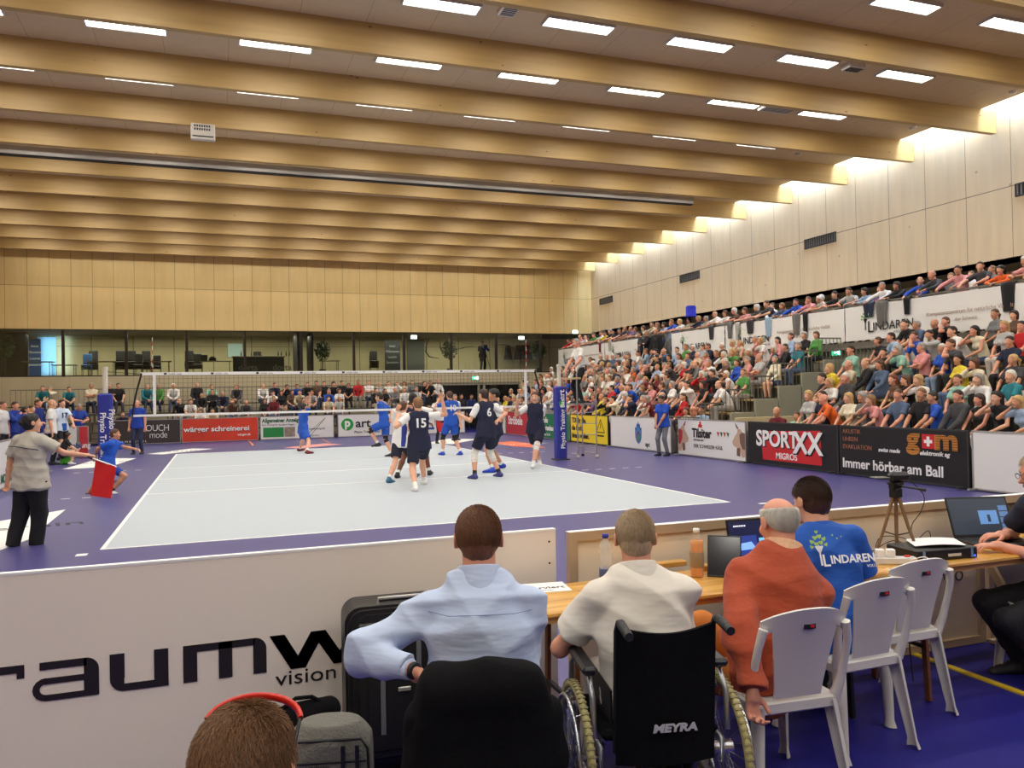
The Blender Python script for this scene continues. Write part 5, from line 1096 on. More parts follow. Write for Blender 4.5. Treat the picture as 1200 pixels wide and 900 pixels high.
stander('man in blue shirt standing in front of the end doors', 553, 503, 555, PI, 1.78, fab((34, 50, 110)), 'long', dk, 'dark', 'crop', lh=(-.1, .28, 1.1), rh=(.1, .3, 1.12), lp=(-1, 0, -.5), rp=(1, 0, -.5))
stander('man in dark suit and white shirt near the end doors', 541, 505, 541, PI, 1.80, fab((34, 34, 40)), 'long', dk, 'dark', 'short', jacket=True)
stander('bald line judge in white top beside player number 10', 533.5, 516, 533, PI+.4, 1.80, whiteK, 'short', dk, 'grey', 'crop', SKIN[2])
lj, J = stander('line judge in white holding a small red and white flag', 515, 519.5, 512, PI+.2, 1.76, whiteK, 'short', dk, 'brown', 'short', SKIN[1], rh=(.34, .25, 1.02), rp=(1, -.3, -.4))
p = PX(509.5, 490, depth(atZ(0, 515, 519.5))-.35); t = empty('line_flag', p, 0, 'small red and white line judge flag behind the navy players', 'flag')
MB().sheet(lambda u, v: (.02+.32*u*.9+.1*v, .03*math.sin(u*5), -.08-.42*v-.1*u), 8, 8, .004).build('cloth', redp, t); MB().tube([(0, 0, .06), (.06, 0, -.55)], .009, 6).build('stick', w3, t)
# umpire on the stand
root = V(10.74, 9.35, 1.5); J = Pose(H=1.80, pelvis=(.0, -.02, .93), lean=.12, lh=(-.30, .30, .98), rh=(.12, .34, .95), lf=(-.13, 0, .085), rf=(.13, .05, .085), lp=(-1, -.4, -.3), rp=(1, -.4, -.5), hyaw=.15, hpitch=.1)
o = figure('umpire', 'umpire in white and red polo standing on the ladder stand', root, PI/2, J, SKIN[2], fab((226, 226, 222)), 'short', dk, 'long', 'grey', 'crop', .011, False, SHOE, hem=.06, noise=folds(.004, 24, 4))
for sd in (-1, 1): B = Body(.012); B.cone(J.P+J.pu*.03+J.pr*sd*.10, J.chest+J.r*sd*.12-J.u*.02, .05, .045, .01, 0, cut=1, cuta=1); link('side_panel', B.mesh('side_panel', [redp]), o)
# ballboy by the upc board, blue shirt, grey trousers
stander('boy in blue t-shirt and grey trousers by the gap between boards', 778, 534, 776, PI/2+.3, 1.66, fab((30, 80, 190)), 'short', fab((120, 124, 130)), 'dark', 'short', SKIN[1], lh=(-.05, .26, .82), rh=(.05, .27, .80), lp=(-1, -.2, -.3), rp=(1, -.2, -.3), hpitch=.3)
# left touchline group
for (u, Y_, H, c, sl, hc, st, rz, lb, kw) in ((2, 16.5, 1.84, (222, 222, 220), 'short', 'brown', 'short', -1.9, 'substitute in white shirt at the very left edge', {}),
    (17, 17, 1.82, (34, 60, 150), 'long', 'dark', 'short', -2.2, 'young man in blue jacket with hand at his chin', dict(rh=(.02, .24, 1.46), rp=(1, .2, -1))),
    (29, 16.2, 1.68, (32, 56, 150), 'short', 'dark', 'bun', -1.4, 'woman in blue polo with pinned-up hair holding a phone', dict(lh=(-.02, .42, 1.2), rh=(.06, .42, 1.2))),
    (36, 18.5, 1.70, (236, 214, 60), 'short', 'brown', 'short', -1.8, 'person in yellow shirt behind the blue polo woman', {}),
    (44, 19, 1.88, (28, 44, 120), 'long', 'brown', 'short', -2.0, 'tall man in dark blue top behind the yellow shirt', {}),
    (60, 15.5, 1.86, (228, 228, 226), 'short', 'grey', 'none', -1.6, 'bald man in white behind the flag woman', {}),
    (72, 17.5, 1.86, (206, 222, 240), 'short', 'dark', 'short', -2.3, 'libero numbered 17 in white and blue leaning on the board', dict(lh=(-.05, .52, 1.0), lp=(-1, 0, -.4))),
    (92, 20.8, 1.74, (34, 66, 160), 'short', 'grey', 'crop', -2.6, 'balding man in blue polo looking at his phone', dict(lh=(-.06, .32, 1.12), rh=(.06, .32, 1.14), hpitch=.5))):
    kw2 = dict(lp=(-1, -.2, -.5), rp=(1, -.2, -.5)); kw2.update(kw)
    o, J = stander(lb, u, 0, u, rz, H, fab(c), sl, fab((36, 60, 140)) if u in (17, 29, 44) else dk, hc, st, SKIN[int(u) % 3], Y=Y_, legs='long' if u != 72 else 'short', **kw2)
    if u == 72: chest_text(o, J, '17', .22, mat('print_navy', (40, 50, 110), .6), False); band(o, 'blue_panel', J.P-J.pu*.08, J.waist-J.pu*.02, .158, .15, fab((40, 90, 180)), .014)
# crouching child and green ball bag
root = atY(15.2, 73, 540); root[2] = 0; J = Pose(H=1.35, pelvis=(0, 0, .30), lean=.35, lh=(-.12, .35, .42), rh=(.12, .35, .42), lf=(-.12, .18, .07), rf=(.12, .18, .07), lk=(0, 1, .6), rk=(0, 1, .6), lp=(-1, -.3, -.3), rp=(1, -.3, -.3))
figure('person', 'child crouching with white shoes beside the left board', root, -1.2, J, SKIN[0], fab((34, 34, 40)), 'short', fab((40, 40, 50)), 'short', 'dark', 'long', .014, False, SHOEW)
p = atY(15.4, 78, 533); prop(MB().box((-.16, -.12, 0), (.16, .12, .3), bev=.05).tube([(-.08, 0, .29), (-.06, 0, .38), (.06, 0, .38), (.08, 0, .29)], .012, 6).build('sports_bag', mat('bag_green', (90, 200, 60), .6), None, (p[0], p[1], 0)), 'bright green bag on the floor beside the crouching child', 'bag')
# ---------------------------------------------------------------- line judge woman with the red flag
d0 = 10.05; root = PX(40, 600, d0); root[2] = 0; rz = -.50; f = loc_fn(root, rz)
J = Pose(H=1.73, fem=True, pelvis=f(PX(36, 562, d0)), lean=-.02, lh=f(PX(7, 572, d0+.05)), rh=f(PX(101, 533.5, d0+.25)), lf=f(PX(10, 663, d0-.02)), rf=f(PX(42, 660, d0+.1)), lp=(-.8, -.3, 0), rp=(.3, -.3, -1), hyaw=-.65, hpitch=.06, curl=.9, fat=.22, ltoe=(-.25, 1, 0), rtoe=(.2, 1, 0))
root_ = root.copy()
lw_top = fab((188, 184, 172)); o = figure('line_judge', 'woman in grey polo and black trousers holding out the red flag', root, rz, J, SKIN[0], lw_top, 'short', mat('trousers_black', (24, 24, 28), .85, noise=.15, nscale=14, bump=.5, bscale=14), 'long', 'black', 'bun', .0085, False, shoeb, fine=True, noise=folds(.007, 20, 12, (.4, .4, 1.4)), pnoise=folds(.006, 18, 3), hem=.13, loose=.020, hairn=folds(.006, 60, 2), pl=.026)
m = MB(); gy_ = mat('piping_navy', (44, 50, 74), .7)
c0 = J.neck-J.uu*.11; dep = .125
m.tube([c0-J.ur*.21-J.uf*.095, c0-J.ur*.1-J.uf*.143, c0-J.uf*.150-J.uu*.012, c0+J.ur*.1-J.uf*.143-J.uu*.03, c0+J.ur*.2-J.uf*.10-J.uu*.05], .006, 5); m.build('piping', gy_, o)
B = Body(.007); B.cone(J.neck-J.uu*.045, J.neck+J.uu*.012+J.uf*.01, .078, .066, .01, 0, cut=1); link('collar', B.mesh('collar', [lw_top]), o)
m = MB(); e_ = J.P+J.pr*.15-J.pf*.03; m.tube([e_+J.pu*.02, e_+J.pr*.06-J.pu*.03, e_+J.pr*.1-J.pu*.02], .01, 6); m.build('keyring', black, o)
hand_w = PX(105, 535, d0+.25)
q = [PX(u, v, d0+.25) for u, v in ((112, 539), (136.5, 547), (130, 584.5), (106, 580.5))]
t = empty('line_flag', hand_w, 0, 'bright red line judge flag held out by the woman', 'flag')
q = [x-hand_w for x in q]
MB().sheet(lambda u, v: (q[0]*(1-u)+q[1]*u)*(1-v)+(q[3]*(1-u)+q[2]*u)*v+V(0, .012*math.sin(u*6+v*3), 0), 10, 10, .003).build('cloth', mat('flag_red', (222, 34, 36), .7, bump=.1), t)
pst = PX(136.5, 547, d0+.25)-hand_w; a = PX(101, 534.5, d0+.25)-hand_w
MB().tube([a, pst], .010, 8).build('stick', w3, t); MB().tube([a-nrm(pst)*.02, a+nrm(pst)*.09], .015, 8).build('grip', black, t)
# running boy
d0 = 15.6; root = PX(124, 600, d0); root[2] = 0; rz = -PI/2-.15; f = loc_fn(root, rz)
J = Pose(H=1.5, pelvis=f(PX(126, 545, d0)), lean=.30, lh=f(PX(168, 529, d0)), rh=f(PX(112, 534, d0)), rf=f(PX(98, 585, d0)), lf=f(PX(131, 575, d0)), lk=(0, 1, .2), rk=(0, 1, .1), lp=(-.2, -1, -.8), rp=(.3, -1, .2), hyaw=.05, hpitch=-.1, rtoe=(.0, .8, -.6), ltoe=(0, 1, -.1), curl=.5)
figure('running_boy', 'boy in blue shirt and shorts running behind the red flag', root, rz, J, SKIN[1], fab((32, 88, 200)), 'short', fab((36, 70, 170)), 'short', 'brown', 'short', .0105, False, SHOEW, True, sockb, noise=folds(.005, 24, 6), loose=.018, hem=.1)
# ---------------------------------------------------------------- lounge behind the glass
LZ = 2.93
tbl = mat('lounge_table', (150, 132, 104), .5); chb = mat('lounge_chair_dark', (40, 36, 36), .6)
def lounge_table(u0, u1, label, Y_=31.0, z=.74):
    a = atY(Y_, u0, 425); b = atY(Y_, u1, 425); L = b[0]-a[0]; t = empty('folding_table', (a[0], Y_, LZ), 0, label, 'table', 'tables in the lounge'); MB().box((0, -.35, z-.03), (L, .35, z), bev=.005).build('tabletop', tbl, t)
    for x in (.12, L-.12):
        for y in (-.3, .3): MB().tube([(x, y, 0), (x, y, z-.03)], .015, 6).build('leg', darkgrey, t)
lounge_table(27, 63, 'longest pale table at the left end of the lounge'); lounge_table(61, 91, 'low table beside the first dark mullion of the lounge', 31.8, .62); lounge_table(101, 137, 'table in front of the first dark chair stack'); lounge_table(169, 201, 'table in front of the dark chair stacks left of the antenna'); lounge_table(234, 272, 'table carrying boxes in the middle of the lounge'); lounge_table(374, 398, 'small table under the potted tree of the lounge'); 
def chair_stack(u, label, n, Y_=32.2, m_=None, tall=True):
    x = atY(Y_, u, 425)[0]; m_ = m_ or chb
    for q in range(n):
        t = empty('stacking_chair', (x+.0*q, Y_-.03*q, LZ+.08*q), RS.uniform(-.05, .05), label+', '+('lowest', 'second up', 'third up', 'fourth up', 'topmost')[q if q < n-1 else 4], 'chair', 'stacked lounge chairs')
        m = MB(); m.box((-.22, -.22, .40), (.22, .22, .47), bev=.03); m.build('seat', m_, t)
        MB().box((-.2, .18, .5), (.2, .24, 1.0), bev=.05).build('backrest', m_, t)
        for sx in (-.2, .2):
            for sy in (-.2, .2): MB().tube([(sx, sy, 0 if q == 0 else .30), (sx, sy, .42)], .012, 5).build('leg', black, t)
chair_stack(102, 'blue chair in the small blue lounge stack', 3, 32.0, mat('lounge_chair_blue', (50, 96, 150), .6)); chair_stack(109, 'dark chair in the first tall stack of the lounge', 5, 32.3)
chair_stack(141, 'dark chair in the stack at the second mullion', 5); chair_stack(154, 'dark chair in the tall stack right of the second mullion', 5); chair_stack(162, 'dark chair in the low stack behind the lounge table', 3, 31.9); chair_stack(171, 'dark chair in the tall stack left of the antenna', 5, 32.4); chair_stack(183, 'dark chair in the low stack right of the antenna', 2, 31.9)
chair_stack(222, 'dark chair in the stack at the third mullion', 5, 32.2); chair_stack(231, 'dark chair in the stack right of the third mullion', 3, 31.9); chair_stack(302, 'dark chair in the stack behind the bar', 5, 33.0); chair_stack(438, 'dark chair in the stack beside the dark roll-up banner', 5, 32.2)
def potted_tree(u, label, h=1.75, Y_=31.2, r=.42, leafc=(52, 88, 48)):
    x = atY(Y_, u, 425)[0]; t = empty('potted_tree', (x, Y_, LZ), 0, label, 'plant')
    MB().lathe([(.13, 0), (.17, .28), (.18, .3), (.15, .3)], (0, 0, 0), 14).build('pot', mat('pot_brown', (70, 50, 40), .6), t)
    m = MB(); m.tube([(0, 0, .25), (.02, 0, .7), (-.02, .01, h*.6), (0, 0, h*.9)], [.02, .018, .014, .008], 6)
    for q in range(7): a = q*2.4; m.tube([(0, 0, h*.5+.1*q*h*.1), (math.cos(a)*r*.6, math.sin(a)*r*.6, h*.6+.07*q)], [.01, .004], 5)
    m.build('trunk', mat('bark', (92, 74, 56), .8), t); m = MB(); g = np.random.RandomState(int(u))
    for q in range(520):
        d = g.randn(3); d = d/np.linalg.norm(d)*g.rand()**.4; c = V(d[0]*r, d[1]*r, h*.72+d[2]*h*.30); a = g.randn(3); a = nrm(a); b = nrm(np.cross(a, g.randn(3))); s_ = .075
        m.add([c-a*s_, c+b*s_*.4, c+a*s_, c-b*s_*.4], [(0, 1, 2, 3)])
    m.build('leaves', mat('leaf_green', leafc, .6), t)
potted_tree(6, 'potted tree at the far left end of the lounge', 2.0, 30.6); potted_tree(378, 'potted tree on the floor in the middle of the lounge', 1.75); potted_tree(527, 'dark potted tree beside the wall lettering of the lounge', 1.8, 31.0); potted_tree(632, 'dark potted tree by the coats at the right of the lounge', 1.8, 31.5)
def rollup(u0, u1, label, c, lines, Y_=32.6, mt=None):
    a = atY(Y_, u0, 425); b = atY(Y_, u1, 425); L = b[0]-a[0]; t = empty('rollup_banner', (a[0], Y_, LZ), 0, label, 'banner'); MB().box((0, -.01, .06), (L, .01, 1.95)).build('print', mat('rollup_%d_%d_%d' % c, c, .5), t); MB().box((0, -.1, 0), (L, .1, .07), bev=.02).build('base', darkgrey, t)
    for i, s in enumerate(lines): text(s, .17, w3 if sum(c) > 150 else mat('print_grey2', (150, 150, 150), .5), t, (L/2, -.014, 1.55-.3*i), RT, .001, .003, 'CENTER', .9)
rollup(34, 48, 'blue roll-up banner behind the left lounge glazing', (36, 84, 150), ('lexus', 'Wilkommen', 'Lounge', 'Sponsoren'), 33.4); rollup(451, 469, 'dark roll-up banner beside the lounge door', (44, 46, 48), ('lexus', 'Wilkommen', 'Lounge', 'Sponsoren'))
a = atY(31.6, 273, 425); b = atY(31.6, 333, 425); t = empty('bar_counter', (a[0], 31.6, LZ), 0, 'dark bar counter with white lettering in the lounge', 'counter'); L = b[0]-a[0]
MB().box((0, 0, 0), (L, .6, .95)).build('body', mat('bar_black', (34, 32, 32), .5), t); MB().box((-.05, -.05, .95), (L+.05, .65, 1.02), bev=.01).build('worktop', tbl, t)
for x in (.25, 1.9): text('dorta', .42, mat('print_grey3', (120, 118, 116), .5), t, (x, -.012, .3), RT, .002, .01)
for i, x in enumerate((.4, .9, 1.2, 2.2, 2.35, 2.6, 2.75)):
    o = MB().lathe([(.03, 0), (.035, .12), (.015, .2), (.013, .28)], (0, 0, 0), 10).build('bottle', mat('bottle_dark', (60, 80, 60), .2), None, (a[0]+x, 31.85, LZ+1.02)); prop(o, '%s bottle from the left on the lounge bar counter' % ('first', 'second', 'third', 'fourth', 'fifth', 'sixth', 'seventh')[i], 'bottle', 'bottles on the lounge bar')
for u, lb in ((239, 'dark cardboard box on the middle lounge table'), (249, 'small dark machine on the middle lounge table')):
    p = atY(31.0, u, 425); prop(MB().box((-.17, -.15, 0), (.17, .15, .3 if u < 245 else .16), bev=.02).box((-.1, -.12, .16), (.1, .12, .22)).build('box', chb, None, (p[0], 31.0, LZ+.74)), lb, 'box')
struct('window_3', MB().box((atY(YB+4.2, 267, 400)[0], YB+4.22, 4.0), (atY(YB+4.2, 284, 400)[0], YB+4.28, 4.7)), mat('serving_hatch', (170, 190, 180), .5, emit=.35))
struct('door_3', MB().box((atY(YB+4.2, 477, 400)[0], YB+4.2, 2.93), (atY(YB+4.2, 497, 400)[0], YB+4.26, 4.95)), mat('lounge_door', (96, 98, 92), .5))
x = atY(30.4, 351, 400)[0]; struct('wall_lounge_fin', MB().box((x-.15, 30.0, 2.93), (x+.1, 32.5, 5.05)).box((x+.55, 30.0, 2.93), (x+.63, 32.5, 5.05)), ldark)
t = empty('wall_calligraphy', (0, YB+4.28, 0), 0, 'black brush stroke lettering on the lounge back wall', 'wall lettering')
for S_ in ([(503, 396), (500, 404), (499, 412), (503, 418), (515, 420)], [(516, 400), (516, 408), (519, 414), (530, 411), (545, 407), (556, 406)], [(548, 394), (556, 396), (567, 397)], [(577, 405), (590, 404), (594, 404)]):
    P_ = [atY(YB+4.28, u, v)-V(0, YB+4.28, 0) for u, v in S_]; n_ = len(P_); MB().tube(P_, [.03]+[.075]*(n_-2)+[.025], 6, flat=.3).build('stroke', txt_dark, t)
for i, u in enumerate((595, 607, 613, 619)):
    p = atY(YB+4.05, u, 413); o = MB().sheet(lambda a_, b_: ((a_-.5)*(.25+.3*b_), -.08*math.sin(PI*a_)-.02, -.85*b_), 8, 8, .03).tube([(0, 0, 0), (0, .26, .04)], .01, 5).build('hanging_coat', chb, None, (p[0], YB+4.05, p[2]+.42)); prop(o, 'dark coat on the lounge back wall, %s from the left' % ('first', 'second', 'third', 'fourth')[i], 'coat', 'coats in the lounge')
o, J = stander('dark figure with a camera standing behind the lounge glazing', 567, 0, 567, PI, 1.75, dk, 'long', dk, 'dark', 'short', SKIN[1], Y=30.6, z0=LZ, lh=(-.1, .35, 1.4), rh=(.1, .35, 1.4))
t = empty('video_camera', J.wl*0+V(*o.location)+V(0, -.4, 1.42), 0, 'video camera on a tripod in front of the dark figure in the lounge', 'camera'); MB().box((-.1, -.2, -.08), (.1, .2, .1), bev=.02).build('body', black, t)
for a_ in (0, 2.1, 4.2): MB().tube([(0, 0, -.08), (.35*math.cos(a_), .25*math.sin(a_), -1.42)], .015, 6).build('leg', black, t)
# ---------------------------------------------------------------- front boards
bk = mat('board_back', (246, 236, 222), .6, noise=.02, nscale=1.5); YBAR = -6.64
t = empty('advertising_board', (-3.2, YBAR, 0), 0, 'long white front board with large black raumw lettering', 'advertising board', 'advertising boards round the court')
MB().box((0, -.02, .0), (6.34, .015, 1.02)).build('panel', bk, t); MB().box((0, -.022, 1.018), (6.34, .018, 1.03)).build('edge_strip', w3, t)
mk = mat('lettering_black', (34, 28, 32), .5)
def ring(mb, cx, cz, ro, ri, a0, a1, y0, y1, m=0, sz=1.):
    n = 8
    for i in range(n):
        A = a0+(a1-a0)*i/n; B_ = a0+(a1-a0)*(i+1)/n
        P_ = [(cx+r*math.cos(a), cz+r*sz*math.sin(a)) for r, a in ((ro, A), (ro, B_), (ri, B_), (ri, A))]
        mb.add([(x, y1, z) for x, z in P_], [(0, 1, 2, 3)], m); mb.add([(x, y0, z) for x, z in P_], [(3, 2, 1, 0)], m)
yl0, yl1 = -.024, -.0215
def bx(mb, x0, x1, z0, z1): mb.box((x0, yl0, z0), (x1, yl1, z1))
def para(mb, pts): mb.add([(x, yl0, z) for x, z in pts], [tuple(range(len(pts)))[::-1]]); mb.add([(x, yl0, z) for x, z in pts], [tuple(range(len(pts)))])
H0, H1, sv, sh_ = .44, .615, .062, .034; ox = 3.2
def L_r(x0): m = MB(); bx(m, x0, x0+sv, H0, H1-.05); bx(m, x0+.05, x0+.17, H1-sh_, H1); ring(m, x0+.05, H1-.05, .05, .0, PI/2, PI, yl0, yl1); bx(m, x0+.17, x0+.20, H1-.06, H1-.0); return m
def L_a(x0):
    m = MB(); w_ = .27; bx(m, x0+.03, x0+w_-.05, H1-sh_, H1); ring(m, x0+w_-.055, H1-.055, .055, .0, 0, PI/2, yl0, yl1); bx(m, x0+w_-sv, x0+w_, H0, H1-.055); bx(m, x0+w_-sv, x0+w_-.054, H1-.06, H1); bx(m, x0+.05, x0+w_-sv, H0, H0+sh_*.8); bx(m, x0+.05, x0+w_-sv, H0+.075, H0+.075+sh_*.8)
    ring(m, x0+.055, H0+.052, .055, .026, PI/2, 3*PI/2, yl0, yl1, sz=.94); return m
def L_u(x0):
    m = MB(); w_ = .25; bx(m, x0, x0+sv, H0+.06, H1); bx(m, x0+w_-sv, x0+w_, H0, H1); bx(m, x0+.06, x0+w_-sv, H0, H0+sh_); ring(m, x0+.06, H0+.06, .06, .0, PI, 3*PI/2, yl0, yl1); return m
def L_m(x0):
    m = MB(); w_ = .38; bx(m, x0, x0+sv, H0, H1); bx(m, x0+w_/2-sv/2, x0+w_/2+sv/2, H0, H1); bx(m, x0+w_-sv, x0+w_, H0, H1-.055); bx(m, x0+w_-sv, x0+w_-.054, H1-.06, H1); bx(m, x0+sv, x0+w_-.055, H1-sh_, H1); ring(m, x0+w_-.055, H1-.055, .055, .0, 0, PI/2, yl0, yl1); return m
def L_w(x0):
    m = MB(); s = .072
    for (a, b) in (((0, H1), (.10, H0)), ((.10, H0), (.20, H1)), ((.20, H1), (.31, H0)), ((.31, H0), (.40, H1))): para(m, [(x0+a[0], a[1]), (x0+a[0]+s, a[1]), (x0+b[0]+s, b[1]), (x0+b[0], b[1])])
    return m
for f_, x in ((L_r, .34), (L_a, .57), (L_u, .885), (L_m, 1.20), (L_w, 1.595)): f_(x+ox).build('letter', mk, t)
text('vision', .105, mk, t, (1.62+ox, -.0225, .365), RT, .001, 0, xs=1.25)
m = MB()
for z in (.99, .87, .75): m.cyl((6.30, -.021, z-.03), (6.30, -.023, z-.03), .006, 8)
m.build('screw', darkgrey, t)
def fboard2(x0, x1, label, face, fr):
    t = empty('advertising_board', (x0, YBAR, 0), 0, label, 'advertising board', 'advertising boards round the court'); L = x1-x0; z1 = 1.0
    MB().box((.05, -.008, .05), (L-.05, .01, z1-.05)).build('panel', face, t); MB().box((0, -.03, 0), (L, .02, .05)).box((0, -.03, z1-.05), (L, .02, z1)).box((0, -.03, .05), (.05, .02, z1-.05)).box((L-.05, -.03, .05), (L, .02, z1-.05)).build('frame', fr, t)
    MB().box((.0, -.031, z1), (L, .021, z1+.004)).build('edge_strip', w3, t); return t
cream = mat('board_back_cream', (246, 230, 200), .6, noise=.02)
t = fboard2(3.22, 6.38, 'cream backed front board in a bronze frame behind the table', cream, aluw)
text('etung', .30, mk, t, (4.12-3.22, -.010, .50), RT, .001, -.004, xs=1.15, sp=1.1); text('+ o', .16, mk, t, (5.98-3.22, -.010, .44), RT, .001, -.002)
t = fboard2(6.42, 9.3, 'dark backed front board beside the cream one at the right', mat('board_back_dark', (120, 112, 98), .45, noise=.15), aluw)
# ---------------------------------------------------------------- tables
TZ = .775
pine = bpy.data.materials.new('table_pine'); pine.use_nodes = True; nt = pine.node_tree; b_ = nt.nodes['Principled BSDF']; b_.inputs['Roughness'].default_value = .28; b_.inputs['Coat Weight'].default_value = .3
tc = nt.nodes.new('ShaderNodeTexCoord'); mp = nt.nodes.new('ShaderNodeMapping'); mp.inputs['Scale'].default_value = (.7, 9, 9); nt.links.new(tc.outputs['Object'], mp.inputs[0])
n_ = nt.nodes.new('ShaderNodeTexNoise'); n_.inputs['Scale'].default_value = 2.5; n_.inputs['Detail'].default_value = 6; n_.inputs['Distortion'].default_value = .8; nt.links.new(mp.outputs[0], n_.inputs['Vector'])
cr = nt.nodes.new('ShaderNodeValToRGB'); cr.color_ramp.elements[0].position = .35; cr.color_ramp.elements[0].color = srgb(196, 138, 58); cr.color_ramp.elements[1].position = .65; cr.color_ramp.elements[1].color = srgb(236, 188, 100); nt.links.new(n_.outputs[0], cr.inputs[0])
vo = nt.nodes.new('ShaderNodeTexVoronoi'); vo.inputs['Scale'].default_value = 5.5; nt.links.new(tc.outputs['Object'], vo.inputs['Vector']); k_ = mnode(nt, 'MULTIPLY', mnode(nt, 'LESS_THAN', vo.outputs['Distance'], .09), .7)
mk_ = nt.nodes.new('ShaderNodeMix'); mk_.data_type = 'RGBA'; nt.links.new(k_, mk_.inputs['Factor']); nt.links.new(cr.outputs[0], mk_.inputs['A']); mk_.inputs['B'].default_value = srgb(150, 88, 36); nt.links.new(mk_.outputs['Result'], b_.inputs['Base Color'])
for x0, x1, yo, lb in ((2.68, 4.86, 0, 'orange pine beer table carrying the first laptop and bottles'), (4.87, 7.05, .02, 'orange pine beer table carrying the tripod and second laptop')):
    t = empty('beer_table', (x0, -7.13+yo, 0), 0, lb, 'table', 'beer tables along the front boards'); L = x1-x0
    MB().box((0, -.25, TZ-.028), (L, .25, TZ), bev=.007).build('tabletop', pine, t); m = MB().box((.05, -.22, TZ-.06), (L-.05, -.19, TZ-.028)).box((.05, .19, TZ-.06), (L-.05, .22, TZ-.028)); m.build('apron', pine, t)
    for x in (.28, L-.28):
        for y in (-.2, .2): MB().bar((x, y*.8, TZ-.04), (x, y, 0), .035, .02).build('leg', mat('leg_brown', (120, 74, 42), .5) if x < 1 else black, t)
        MB().bar((x, -.18, .3), (x, .18, .3), .02, .02).build('stretcher', black, t)
# wooden board strip behind the bottle
t = prop(MB().box((-.24, -.03, 0), (.24, .03, .03), bev=.004).build('wood_strip', [pine], None, atZ(TZ, 722, 672)+V(.22, .03, .001)), 'pine strip lying at the back edge of the table behind the bottles', 'wood strip')
t = prop(MB().box((-.13, -.03, 0), (.13, .03, .03), bev=.004).build('wood_strip', [pine], None, (4.0, -6.92, TZ+.001)), 'short pine strip behind the amber drink bottle', 'wood strip')
# ---------------------------------------------------------------- white plastic chairs
def chair_parts(parent):
    wm = whitep; m = MB()
    m.sheet(lambda u, v: ((u-.5)*.42*(1-.06*v), -.20+.42*(1-v) if False else (.22-.42*v), .45-.018*math.sin(PI*u)*math.sin(PI*v)+(.012 if v < .08 else 0)), 12, 12, .012)
    m.box((-.205, .195, .40), (.205, .215, .452), bev=.008).box((-.21, -.2, .40), (-.19, .2, .452), bev=.008).box((.19, -.2, .40), (.21, .2, .452), bev=.008).box((-.2, -.21, .40), (.2, -.19, .455), bev=.008); m.build('seat', wm, parent)
    for sx in (-1, 1):
        for sy in (-1, 1):
            top = (sx*.185, sy*.18, .44); bot = (sx*.225, sy*(.225 if sy > 0 else .255), 0); T0, B0 = V(*top), V(*bot); mm = MB()
            def leg(u, v, T0=T0, B0=B0, sx=sx, sy=sy):
                a = (u-.5)*PI*.95; w_ = .040*(1-v)+.024*v+(.012 if v > .97 else 0); c = T0+(B0-T0)*v; return c+V(sx*math.cos(a)*w_-sx*w_*.5, sy*(-math.sin(a))*w_*1.0, 0)
            mm.sheet(leg, 8, 12, .006); mm.build('leg', wm, parent)
    def Y_(x, z): t_ = (z-.45)/.4; return -.205-.085*t_-.03*t_*t_+.055*(x/.21)**2*t_
    m = MB()
    def panel(u, v):
        z = .47+.36*v; hw = .115+.05*v**1.3; x = (u*2-1)*hw; return (x, Y_(x, z), z)
    m.sheet(panel, 12, 14, .009)
    def band(u, v):
        x = (u*2-1)*.205; zt = .875-.9*x*x-2.0*abs(x)**3; zb = .80-.6*max(0, abs(x)-.12); z = zb+(zt-zb)*v; return (x, Y_(x, z), z)
    m.sheet(band, 18, 5, .010)
    for sx in (-1, 1):
        P_ = [(sx*.195, -.19, .43), (sx*.212, -.215, .52), (sx*.222, -.235, .62), (sx*.218, -.262, .71), (sx*.20, -.275, .79)]
        m.tube(P_, [.026, .020, .017, .017, .02], 8)
    o = m.build('backrest', wm, parent)
    st = MB().box((-.028, Y_(0, .795)-.008, .783), (.028, Y_(0, .795)-.004, .807)).build('sticker', blk, parent); st.location = (.0, 0, 0)
    MB().box((.002, Y_(0, .795)-.0095, .789), (.022, Y_(0, .795)-.0085, .801)).build('sticker_mark', redp, st)
ch0 = None
def wchair(x, y, rz, label):
    global ch0
    if ch0 is None: ch0 = empty('plastic_chair', (x, y, 0)); chair_parts(ch0); r = ch0
    else: r = copy_tree(ch0)
    r.location = (x, y, .0); r.rotation_euler = (0, 0, rz); prop(r, label, 'chair', 'white plastic chairs'); return r
wchair(3.71, -7.77, -.08, 'white plastic chair under the man in the rust red sweater')
wchair(4.37, -7.48, .02, 'white plastic chair under the man in the blue club shirt')
wchair(4.90, -7.24, .0, 'empty white plastic chair behind the tripod table')
wchair(6.06, -7.40, 1.25, 'white plastic chair at the right edge under the man in black')
wchair(2.27, -7.95, -.25, 'white plastic chair hidden under the draped black jacket')
wchair(1.50, -9.30, -.3, 'white plastic chair under the person with red sunglasses')
